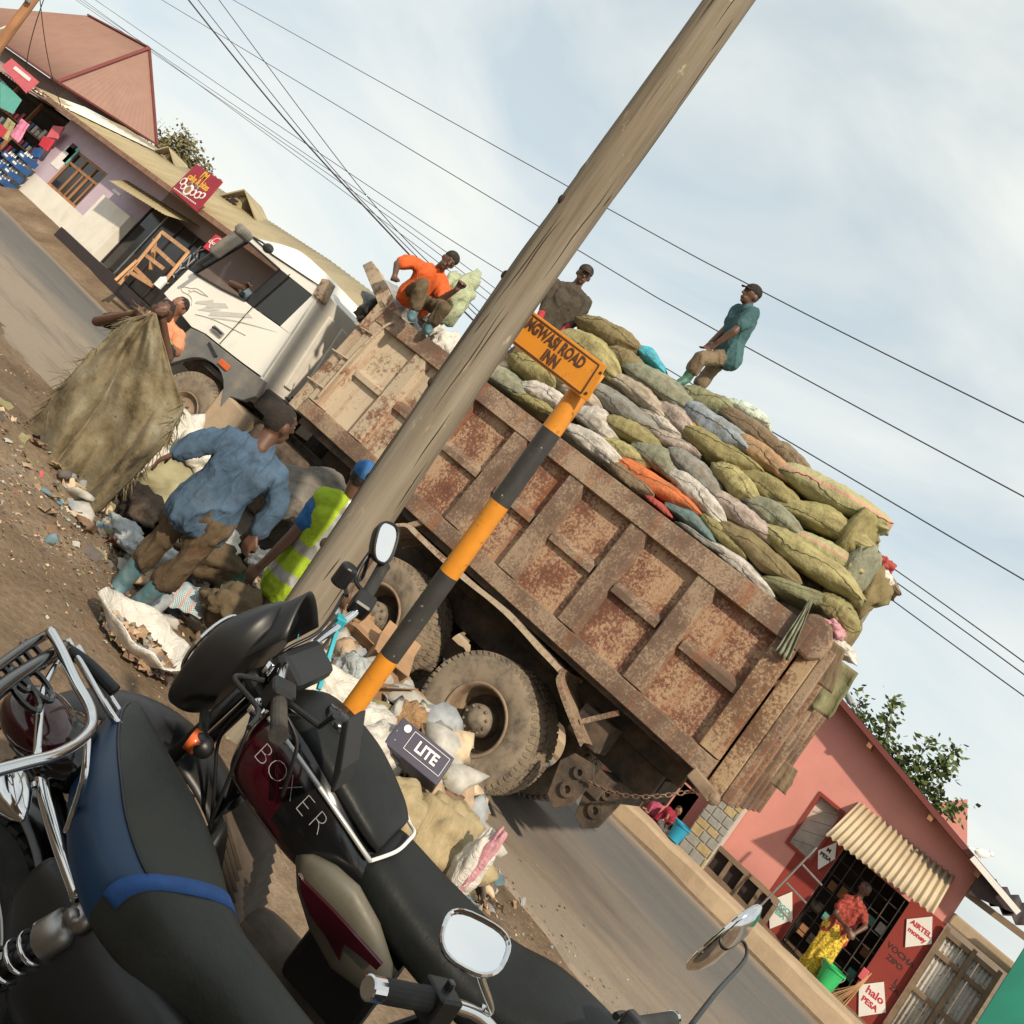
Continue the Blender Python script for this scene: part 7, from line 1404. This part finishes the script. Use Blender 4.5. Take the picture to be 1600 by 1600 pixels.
b = MB(); b.tube(bpath([gr_in + Vector((.05, 0, -.01)), gr_in + Vector((.09, -.05, .0)), gr_in + Vector((.08, -.12, .01)), gr_end + Vector((.05, .02, .01))]), .006, 8); P(b, 'brake_lever', 'satin_black'); q = gr_in + Vector((.085, .02, .035)); b = MB(); b.lathe([(0, -.03), (.026, -.03), (.026, .03), (.02, .036), (0, .036)], 14, Matrix.Translation(q)); P(b, 'brake_reservoir', 'satin_black', bevel=.004)
b = MB(); b.tube([lin, lin.lerp(lend, .5), lend, lend + (lend - lin).normalized() * .012], [.0175, .0185, .0185, .022], 14); P(b, 'grip', 'bike_tyre'); b = MB(); b.box(lin, (.06, .06, .06), (0, 0, .6)); P(b, 'switch_block', 'satin_black', bevel=.01)
b = MB(); b.tube(bpath([lin + Vector((.05, 0, 0)), lin + Vector((.09, .06, -.01)), lend + Vector((.07, -.02, -.01)), lend + Vector((.04, .06, -.005))]), .006, 8); P(b, 'clutch_lever', 'satin_black')
# mirrors
def mirror(Bk, stalk, cen, xd, yd, w, h, shell, glassy='mirror', dome=.035):
    b = MB(); b.tube(bpath(stalk), .0065, 8); Bk.part(b, 'mirror_stalk', 'satin_black' if shell != 'chrome' or dome > .03 else 'chrome', smooth=True); F = frame(cen, xd, yd); b = MB(); n = 28
    def ring(k, s, z): a = 2 * math.pi * k / n; ca, sa = math.cos(a), math.sin(a); return F @ Vector((w * s * math.copysign(abs(ca) ** .72, ca) * (1 + .12 * sa), h * s * math.copysign(abs(sa) ** .72, sa), z))
    prof = [(1.0, .0), (1.04, -.004), (1.03, -.012), (.85, -dome * .7), (.5, -dome), (.0, -dome * 1.05)]
    for s, z in prof: b.v += [tuple(ring(k, s, z)) for k in range(n)]
    for i in range(len(prof) - 1):
        for k in range(n): b.f.append((i * n + k, i * n + (k + 1) % n, (i + 1) * n + (k + 1) % n, (i + 1) * n + k))
    b.mi = [0] * len(b.f); hs = Bk.part(b, 'mirror_shell', shell, smooth=True); g_ = MB(); g_.v = [tuple(ring(k, .93, -.002)) for k in range(n)]; g_.f = [tuple(range(n))]; g_.mi = [0]; Bk.part(g_, 'mirror_glass', glassy, hs)
    b = MB(); b.tube([ring(k, .98, .001) for k in range(n)], .0035, 6, closed=True); Bk.part(b, 'mirror_rim', 'chrome' if shell == 'chrome' else 'satin_black', hs)
inv = BB.I.to_3x3(); m_c = BB.hit(603, 848, y=-.34); toward = (BB.I @ EYEP - m_c).normalized(); rx_ = inv @ CX; ry_ = inv @ CY
nm = (toward + inv @ (CX * .75) + inv @ (CY * .1)).normalized(); yd = (ry_ * .85 + rx_ * .5); yd = (yd - nm * yd.dot(nm)).normalized(); xd = yd.cross(nm)
mirror(BB, [gr_in + Vector((.01, .0, .03)), BB.hit(556, 905, y=-.29), BB.hit(572, 872, y=-.32), m_c + nm * -.03], m_c, xd, yd, .036, .060, 'satin_black', dome=.055)
b = MB(); b.prism([BB.hit(x, y, y=.30) for x, y in ((534, 1128), (545, 1125), (533, 1205), (520, 1240), (515, 1238))], (0, -.09, .0)); P(b, 'mirror_shell', 'satin_black', bevel=.012); b = MB(); b.tube([BB.hit(524, 1118, y=.27), BB.hit(500, 1135, y=.24), lin], .007, 8); P(b, 'mirror_stalk', 'satin_black')
# turquoise steering-lock rod
t0_ = BB.hit(530, 972, y=-.19); t1_ = BB.hit(494, 1090, y=-.06); b = MB(); b.beam(t0_ + (t1_ - t0_) * .12, t1_ + (t0_ - t1_) * .1, .012, .012); rod = P(b, 'lock_rod', 'turquoise', bevel=.002); b = MB(); b.box(t0_, (.03, .034, .034), (0, 0, .5)); P(b, 'rod_clamp', 'turquoise', rod, bevel=.003); b = MB(); b.box(t1_, (.035, .03, .025), (0, .3, .5)); P(b, 'rod_clamp', 'turquoise', rod, bevel=.004)
# tank
tk = [(.40, 0, .82, .05, .06, .8), (.36, 0, .84, .115, .115, .8), (.26, 0, .85, .150, .135, .78), (.12, 0, .83, .155, .125, .78), (.0, 0, .80, .125, .09, .8), (-.06, 0, .79, .09, .06, .8)]
b = MB(); loft(b, interp_secs(tk, 7), 40); o = P(b, 'tank', ['tank_red'] and M['tank_red'], smooth=True); o.data.materials.append(M['gloss_black'])
for f in o.data.polygons:
    c = f.center; w_ = c.z - (.80 + .35 * (c.x - .1) * .3); zz = c.x * .9 + c.z * 1.2
    if not ((c.x > .20 and c.z < .93) or (.02 < c.x < .2 and .70 < c.z - (.2 - c.x) * -.35 < .79)): f.material_index = 1
b = MB(); loft(b, interp_secs([(.37, 0, .955, .04, .02, .8), (.30, 0, .965, .10, .034, .8), (.15, 0, .945, .125, .036, .8), (.02, -.0, .905, .11, .03, .8), (-.03, 0, .885, .09, .02, .8)], 6), 32); P(b, 'tank_cover', 'vinyl', smooth=True)
b = MB(); b.lathe([(0, .02), (.04, .02), (.046, .0)], 24, Matrix.Translation((.24, .0, .992))); P(b, 'filler_cap', 'gloss_black', smooth=True)
b = MB(); b.tube(bpath([(.36, .105, .93), (.26, .135, .935), (.12, .142, .915), (.0, .115, .875), (-.03, .10, .86)]), .006, 8); P(b, 'silver_trim', 'silver_line', smooth=True); b = MB(); b.tube(bpath([(.02, -.115, .905), (-.03, -.095, .885), (-.06, -.05, .90), (-.065, .0, .905), (-.06, .05, .89), (-.03, .10, .86)]), .0045, 8); P(b, 'white_piping', 'white_print', smooth=True)
# BOXER lettering on the near flank
pB = BB.hit(412, 1178, y=.157); pR = BB.hit(498, 1285, y=.150); ux = (pR - pB).normalized(); nrm_ = (inv @ (-FW)).normalized(); vy = nrm_.cross(ux).normalized()
for k, ch in enumerate('BOXER'):
    q = pB.lerp(pR, k / 4); text_mesh('tank_letter', ch, .070, M['grey_print'], frame(q + nrm_ * .004, ux, vy), BB.root, .0005, bold=-.0025)
# seat
b = MB(); loft(b, interp_secs([(-.0, 0, .815, .085, .055, .75), (-.05, 0, .815, .105, .065, .72), (-.20, 0, .80, .125, .065, .68), (-.38, 0, .80, .135, .065, .68), (-.52, 0, .835, .135, .07, .68), (-.70, 0, .85, .12, .06, .7), (-.78, 0, .85, .07, .04, .8)], 7), 36); P(b, 'seat', 'vinyl', smooth=True)
# side cover
b = MB(); loft(b, [(BB.hit(x, y, y=.14 + d), Vector((0, .035 * s, 0)), Vector(h), .8) for (x, y, d, s, h) in ((464, 1338, .0, .15, (.003, 0, .008)), (478, 1362, .01, .6, (.01, 0, .04)), (505, 1402, .015, .85, (.02, 0, .07)), (540, 1448, .015, .85, (.03, 0, .085)), (580, 1495, .01, .7, (.03, 0, .065)), (612, 1520, .0, .2, (.01, 0, .015)))], 24); sc = P(b, 'side_cover', 'cream_plastic', smooth=True)
b = MB(); b.prism([BB.hit(x, y, y=.205) for x, y in ((466, 1366), (476, 1380), (520, 1424), (560, 1468), (596, 1508), (588, 1516), (560, 1492), (536, 1474), (530, 1502), (508, 1462), (484, 1430), (470, 1396))], (0, -.01, 0)); P(b, 'side_print', 'tank_red', sc)
# signal lamps, cables, rear plastic
for s_ in (1, -1):
    q = Vector((.52, .19 * s_, .80)) if s_ < 0 else BB.hit(315, 1165, y=.2); b = MB(); b.tube([(.50, .1 * s_, .82), q], .012, 8); st_ = P(b, 'indicator_stalk', 'satin_black'); b = MB(); b.ball(q, (.032, .026, .026), 16, 10); P(b, 'indicator_body', 'satin_black', st_, smooth=True); b = MB(); b.box(q + Vector((.018, .008, .0)), (.028, .04, .034), (0, 0, .3)); P(b, 'indicator_lens', 'orange_lens', st_, smooth=True)
for pts in ([(gr_in + Vector((.05, .03, 0))), BB.hit(500, 985, y=-.1), BB.hit(440, 1020, y=-.02), Vector((.46, .05, .9))], [bar_m + Vector((.01, .02, .01)), BB.hit(480, 1010, y=-.08), BB.hit(430, 1035, y=0), Vector((.5, 0, .85))], [lin + Vector((.03, 0, 0)), BB.hit(462, 1150, y=.2), BB.hit(455, 1200, y=.2), BB.hit(440, 1245, y=.18)], [Vector((.40, .08, 1.0)), BB.hit(350, 1140, y=.1), BB.hit(335, 1230, y=.1), Vector((.2, .08, .45))]):
    b = MB(); b.tube(bpath(pts), .005, 6); P(b, 'cable', 'satin_black', smooth=True)
for pts in ([bar_m, BB.hit(505, 1010, y=-.12), BB.hit(470, 1055, y=-.05), Vector((.36, -.03, .93))], [Vector((.44, .05, 1.0)), BB.hit(395, 1120, y=.1), BB.hit(372, 1180, y=.12), Vector((.30, .1, .55))], [lin + Vector((.02, 0, -.02)), BB.hit(470, 1120, y=.18), BB.hit(430, 1110, y=.1), Vector((.44, .02, .92))]):
    b = MB(); b.tube(bpath(pts), .0045, 6); P(b, 'cable', 'satin_black', smooth=True)
b = MB(); b.tube([BB.hit(468, 985, y=-.1), BB.hit(449, 1075, y=0)], .0015, 4); P(b, 'green_string', 'turquoise')
b = MB(); loft(b, interp_secs([(.33, .0, .62, .06, .06, .7), (.28, .05, .55, .10, .10, .7), (.22, .05, .48, .08, .06, .7)], 5), 16); P(b, 'shroud', 'satin_black', smooth=True)
b = MB(); b.box((-.12, 0, .62), (.22, .20, .22)); P(b, 'battery_case', 'satin_black', bevel=.02)
b = MB(); b.tube([(-.05, .14, .25), (.02, .30, -.02 + .05)], .012, 8); P(b, 'side_stand', 'satin_black')
b = MB(); loft(b, interp_secs([(-.55, 0, .70, .09, .05, .7), (-.75, 0, .74, .08, .05, .7), (-.92, 0, .72, .05, .04, .7)], 5), 20); P(b, 'tail_fairing', 'tank_red', smooth=True)

# ---------------------------------------------------------------- the nearer machine with the blue-sided seat
BA = Bike(-.576, 1.479, R(.3), .27, R(-1.9), 'motorcycle with blue sided seat, blue strap and chrome tail rails nearest the camera'); P = BA.part; common(BA, None)
hit = BA.hit
# seat traced by its two edges, as a solid pad
near_e = [(172, 1128), (150, 1140), (132, 1190), (126, 1250), (132, 1310), (160, 1390), (205, 1450), (262, 1530), (330, 1600), (390, 1680)]
far_e = [(196, 1126), (225, 1165), (268, 1230), (305, 1300), (330, 1360), (345, 1425), (368, 1490), (412, 1550), (450, 1600), (520, 1690)]
zt = [.85, .85, .845, .84, .83, .815, .80, .785, .775, .765]; secs = []
for i in range(10):
    a = hit(*near_e[i], z=zt[i] - .035); c = hit(*far_e[i], z=zt[i] - .02); mid = (a + c) / 2; secs.append((mid.x, mid.y, zt[i] - .055, (a - c).length / 2, .06, .7, a, c))
b = MB(); ring = []; n_ = 36; N_ = 46
def seat_pt(s, k):
    t = s * 9; i = min(8, int(t)); f_ = t - i
    def cr(q): return .5 * (2 * q[1] + (q[2] - q[0]) * f_ + (2 * q[0] - 5 * q[1] + 4 * q[2] - q[3]) * f_ * f_ + (3 * q[1] - q[0] - 3 * q[2] + q[3]) * f_ ** 3)
    idx = [max(i - 1, 0), i, i + 1, min(i + 2, 9)]; a = cr([secs[j][6] for j in idx]); c = cr([secs[j][7] for j in idx]); m_ = (a + c) / 2; h = (a - c) / 2; an = 2 * math.pi * k / n_; ca, sa = math.cos(an), math.sin(an)
    return m_ + h * math.copysign(abs(ca) ** .62, ca) + Vector((0, 0, (.05 if sa > 0 else .075) * math.copysign(abs(sa) ** .7, sa) + .006 * nz(m_ * 6, 1, 2)))
for i in range(N_ + 1):
    for k in range(n_): b.v.append(tuple(seat_pt(i / N_, k)))
for i in range(N_):
    for k in range(n_):
        b.f.append((i * n_ + k, i * n_ + (k + 1) % n_, (i + 1) * n_ + (k + 1) % n_, (i + 1) * n_ + k)); s = i / N_
        b.mi.append(1 if (s < .565 and (k < 6 or k > 28)) else 0)
b.f += [tuple(range(n_)), tuple(N_ * n_ + k for k in range(n_))]; b.mi += [1, 0]
seat = P(b, 'seat', None, smooth=True); seat.data.materials.append(M['vinyl_grey']); seat.data.materials.append(M['vinyl_blue'])
b = MB(); b.tube([seat_pt(i / N_, 6) for i in range(0, 27)], .0035, 6); P(b, 'seat_piping', 'satin_black', seat)
b = MB(); st_pts = [seat_pt(.565, k) for k in np.linspace(0, 18, 30)]; st_p2 = [seat_pt(.615, k) for k in np.linspace(0, 18, 30)]
ctr = sum(st_pts, Vector()) / 30
for q1, q2 in zip(st_pts, st_p2):
    o1 = (q1 - ctr); o1.x = 0; o1.normalize(); b.v += [tuple(q1 + o1 * .004), tuple(q2 + o1 * .004)]
for k in range(29): b.f.append((2 * k, 2 * k + 1, 2 * k + 3, 2 * k + 2))
b.mi = [0] * len(b.f); o = P(b, 'seat_strap', 'strap_blue', smooth=True); sm = o.modifiers.new('s', 'SOLIDIFY'); sm.thickness = .004
# chrome rails
hoop = [(78, 985, .92), (95, 1015, .92), (118, 1065, .915), (140, 1105, .91), (143, 1135, .905), (122, 1160, .90), (85, 1180, .90), (40, 1192, .90), (-20, 1208, .90)]
b = MB(); b.tube(smooth_path([hit(x, y, z=z) for x, y, z in hoop], 5), .0095, 14); P(b, 'grab_rail', 'chrome', smooth=True)
b = MB(); b.tube(smooth_path([hit(64, 1192, y=-.17), hit(72, 1250, y=-.172), hit(95, 1325, y=-.174), hit(123, 1402, y=-.175)], 4), .013, 14); P(b, 'grab_rail', 'chrome', smooth=True)
for pts in ([(90, 1036, .90), (68, 1075, .89), (62, 1120, .885), (58, 1182, .885)], [(137, 1150, .90), (132, 1210, .86), (118, 1260, .80), (104, 1300, .76)]):
    b = MB(); b.tube(smooth_path([hit(x, y, z=z) for x, y, z in pts], 4), .0065, 10); P(b, 'rail_stay', 'chrome', smooth=True)
for pts in ([(105, 1000, .90), (140, 1060, .88), (180, 1125, .86), (215, 1155, .84)], [(120, 1010, .885), (165, 1080, .86), (205, 1140, .84)]):
    b = MB(); b.tube(smooth_path([hit(x, y, z=z) for x, y, z in pts], 4), .0075, 10); P(b, 'rail_stay', 'chrome', smooth=True)
# carrier plate
def strip(pts, w_, m_, nm, z): b = MB(); b.tube(smooth_path([hit(x, y, z=z) for x, y in pts], 4), w_, 8); return P(b, nm, m_, smooth=True)
strip([(72, 992), (40, 1010), (-10, 1046), (-60, 1085)], .010, 'gloss_black', 'carrier_rail', .90); strip([(100, 1012), (70, 1030), (10, 1068), (-40, 1110)], .015, 'gloss_black', 'carrier_rail', .895); strip([(100, 1012), (140, 1040), (180, 1080)], .013, 'satin_black', 'carrier_rail', .89)
for (x, y, r_) in ((52, 1022, .026), (26, 1040, .022), (5, 1056, .022), (60, 1070, .03), (40, 1085, .03), (30, 1062, .02)):
    q = hit(x, y, z=.897); b = MB(); b.tube([q + Vector((r_ * 1.4 * math.cos(a), r_ * .8 * math.sin(a), 0)) for a in [2 * math.pi * k / 14 for k in range(14)]], .0055, 6, closed=True); P(b, 'carrier_scroll', 'gloss_black')
# tail lamp, wrapped tail, mudguard, indicator
tq = hit(62, 1128, z=.80); b = MB(); b.ball(tq, (.085, .075, .05), 20, 12); P(b, 'tail_lamp', 'red_lens', smooth=True)
q = hit(92, 1165, z=.78); b = MB(); bm2 = b.ball(q, (.10, .085, .06), 28, 18); b.v = [tuple(Vector(v) + (Vector(v) - q) * (.18 * nz(Vector(v) * 1, 22, 3) + .10 * nz(Vector(v), 48, 6))) for v in b.v]; P(b, 'plastic_wrap', 'gloss_black', smooth=True)
b = MB()
def fen2(s, t): a = R(35) + R(125) * s; rr = .36; return Vector((-.62 + rr * math.cos(a), (t - .5) * .17, .30 + rr * math.sin(a) - abs(t - .5) ** 2 * .12))
b.grid(22, 8, fen2); o = P(b, 'rear_mudguard', 'gloss_black', smooth=True); sm = o.modifiers.new('s', 'SOLIDIFY'); sm.thickness = .005
q = hit(16, 1240, y=-.27); b = MB(); b.tube([hit(62, 1222, y=-.15), q], .010, 8); st_ = P(b, 'indicator_stalk', 'chrome'); b = MB(); loft(b, [(q + Vector((dx, 0, 0)), (0, .036 * s, 0), (0, 0, .034 * s), 1) for dx, s in ((-.05, .55), (-.035, .95), (-.01, 1.0), (.02, .8), (.045, .45), (.06, .1))], 20); P(b, 'indicator_body', 'chrome', st_, smooth=True); b = MB(); b.ball(q + Vector((-.045, 0, 0)), (.012, .032, .030), 14, 10); P(b, 'indicator_lens', 'red_lens', st_, smooth=True)
# shock absorber
s0_ = hit(128, 1432, y=-.16); s1_ = hit(-70, 1560, y=-.165); ds_ = (s1_ - s0_); b = MB(); b.ball(s0_, (.026, .022, .026), 14, 10); b.tube([s0_ - Vector((0, .03, 0)), s0_ + Vector((0, .05, 0))], .013, 10); P(b, 'shock_eye', 'steel', smooth=True)
b = MB(); dn = ds_.normalized(); b.tube([s0_ + dn * .015, s0_ + dn * .03, s0_ + dn * .07, s0_ + dn * .075], [.018, .031, .033, .030], 20); P(b, 'shock_cap', 'steel', smooth=True); b = MB(); b.tube([s0_ + dn * .05, s0_ + dn * .36], .013, 12); P(b, 'shock_rod', 'satin_black', smooth=True)
b = MB(); e1 = dn.orthogonal().normalized(); e2 = dn.cross(e1); b.tube([s0_ + dn * (.072 + .24 * k / 150) + (e1 * math.cos(k * .38) + e2 * math.sin(k * .38)) * .029 for k in range(151)], .0046, 8); P(b, 'shock_spring', 'chrome', smooth=True)
# side panel, tank
b = MB(); loft(b, interp_secs([(-.50, -.10, .62, .03, .05, .7), (-.36, -.11, .62, .05, .11, .7), (-.18, -.10, .63, .05, .10, .7), (-.05, -.08, .66, .03, .06, .7)], 5), 20); P(b, 'side_cover', 'satin_black', smooth=True); b = MB(); loft(b, interp_secs([(-.50, .10, .62, .03, .05, .7), (-.36, .11, .62, .05, .11, .7), (-.18, .10, .63, .05, .10, .7), (-.05, .08, .66, .03, .06, .7)], 5), 20); P(b, 'side_cover', 'satin_black', smooth=True)
b = MB(); loft(b, interp_secs([(.0, 0, .72, .09, .06, .8), (.07, 0, .73, .13, .085, .8), (.18, 0, .745, .155, .10, .78), (.30, 0, .755, .15, .105, .78), (.40, 0, .75, .10, .08, .8), (.43, 0, .74, .05, .05, .8)], 6), 36); P(b, 'tank', 'vinyl_blue', smooth=True); b = MB(); b.tube(bpath([(.06, -.11, .80), (.16, -.10, .835), (.28, -.06, .855), (.35, 0, .855), (.28, .06, .855), (.16, .10, .835), (.06, .11, .80)]), .005, 8); P(b, 'tank_trim', 'satin_black', smooth=True)
bike_wheel(BA, (.66, 0, .295), .295, .085)
for y in (-.085, .085): b = MB(); b.tube([(.66, y, .30), (.47, y, .95)], .022, 12); P(b, 'fork_leg', 'chrome', smooth=True)
b = MB(); loft(b, interp_secs([(.66, 0, .86, .09, .09, .75), (.60, 0, .88, .12, .12, .75), (.50, 0, .92, .11, .11, .8)], 5), 24); P(b, 'headlamp', 'gloss_black', smooth=True)
# handlebar of the near machine
zg = 1.02; g0 = hit(585, 1545, z=zg); g1 = hit(672, 1562, z=zg + .01); g2 = hit(745, 1585, z=zg + .005); h1 = hit(1052, 1592, z=zg); h0 = hit(985, 1604, z=zg + .01)
b = MB(); b.tube(smooth_path([g0, g1, g2, hit(800, 1640, z=zg - .02), hit(870, 1660, z=zg - .03), hit(930, 1640, z=zg - .01), h0, h1], 6), .0105, 12); P(b, 'handlebar', 'chrome', smooth=True)
da = (g1 - g0).normalized(); b = MB(); b.tube([g0 + da * .012, g0 + da * .03, g1 - da * .02, g1], [.016, .0165, .0165, .018], 16); P(b, 'grip', 'bike_tyre'); b = MB(); b.tube([g0 - da * .014, g0 - da * .012, g0 + da * .012, g0 + da * .0125], [.014, .0165, .0165, .010], 20); P(b, 'bar_end', 'chrome')
b = MB(); b.box(g1 + da * .018 + Vector((0, 0, -.004)), (.048, .05, .05), frame((0, 0, 0), da, (0, 0, 1)).to_3x3()); swb = P(b, 'switch_block', 'satin_black', bevel=.004); b = MB(); b.box(g1 + da * .018 + Vector((0, 0, .026)), (.012, .016, .010), frame((0, 0, 0), da, (0, 0, 1)).to_3x3()); P(b, 'switch_button', 'gloss_black', swb, bevel=.002); b = MB(); b.box(g1 + da * .012 + Vector((-.01, -.03, -.002)), (.02, .010, .012)); P(b, 'switch_button', 'gloss_black', swb, bevel=.002)
db = (h1 - h0).normalized(); b = MB(); b.tube([h0, h1 - db * .012], .0165, 16); P(b, 'grip', 'bike_tyre'); b = MB(); b.tube([h1 - db * .015, h1 - db * .012, h1 + db * .008, h1 + db * .0085], [.012, .018, .018, .008], 24); P(b, 'bar_end', 'chrome'); b = MB(); b.box(h0 + Vector((.0, 0, .0)), (.05, .05, .04), frame((0, 0, 0), db, (0, 0, 1)).to_3x3()); P(b, 'switch_block', 'satin_black', bevel=.006)
b = MB(); b.tube(smooth_path([h0 + Vector((-.01, .02, .0)), hit(975, 1585, z=zg), hit(962, 1588, z=zg)], 4), .008, 8); P(b, 'clutch_lever', 'satin_black')
inv = BA.I.to_3x3(); m1 = hit(741, 1474, z=zg + .115); nm = ((BA.I @ EYEP - m1).normalized() + Vector((0, 0, .42)) + inv @ (CX * -.05)).normalized(); ax_ = inv @ (CX * .80 - CY * .50); xd = (ax_ - nm * ax_.dot(nm)).normalized(); yd = nm.cross(xd)
sc_ = depth(BA.M @ m1) / FPX; mirror(BA, [g2 + Vector((0, .005, .01)), hit(768, 1578, z=zg + .02), hit(752, 1530, z=zg + .07), m1 - nm * .012], m1, xd, yd, 54 * sc_, 37 * sc_, 'chrome', dome=.018)
m2 = hit(1128, 1462, z=zg + .13); ax_ = inv @ (CX * .72 + CY * .70); nm = (inv @ (-CX * .62 + CY * .70 + FW * .76)).normalized(); xd = (ax_ - nm * ax_.dot(nm)).normalized(); yd = nm.cross(xd); sc_ = depth(BA.M @ m2) / FPX
mirror(BA, [hit(1078, 1604, z=zg + .01), hit(1120, 1550, z=zg + .06), hit(1165, 1497, z=zg + .105), hit(1160, 1470, z=zg + .125), m2 - nm * .02], m2, xd, yd, 72 * sc_, 45 * sc_, 'chrome', dome=.042)
# ---------------------------------------------------------------- unseen porch added behind the camera to cast shade on the motorbikes
vo = Vector((1.2, -.6, .3)); vr = empty('shade_porch', vo, R(26), 'unseen sheet roofed porch added behind the camera to shade the motorbikes', 'shade_porch')
sheet('roof_sheet', (-2.2, .45, 3.05), (3.4, .45, 3.05), (3.4, -4.2, 3.55), (-2.2, -4.2, 3.55), M['cream_sheet'], vr, .02, 36)
b = MB(); b.span((-2.2, .36, 2.9), (3.4, .44, 3.02)); b.build('fascia', M['wood'], vr)
for x in (-.3, 1.6, 3.3): b = MB(); b.span((x, -.1, 0), (x + .1, .0, 2.9)); b.build('post', M['old_wood'], vr)
b = MB(); b.span((-2.2, -4.2, -.2), (3.4, -4.05, 3.5)); b.build('wall', M['brown_wall'], vr)
b = MB(); b.span((-2.2, -4.04, -.1), (3.4, -.5, .06)); b.build('porch_floor', M['concrete_dusty'], vr)
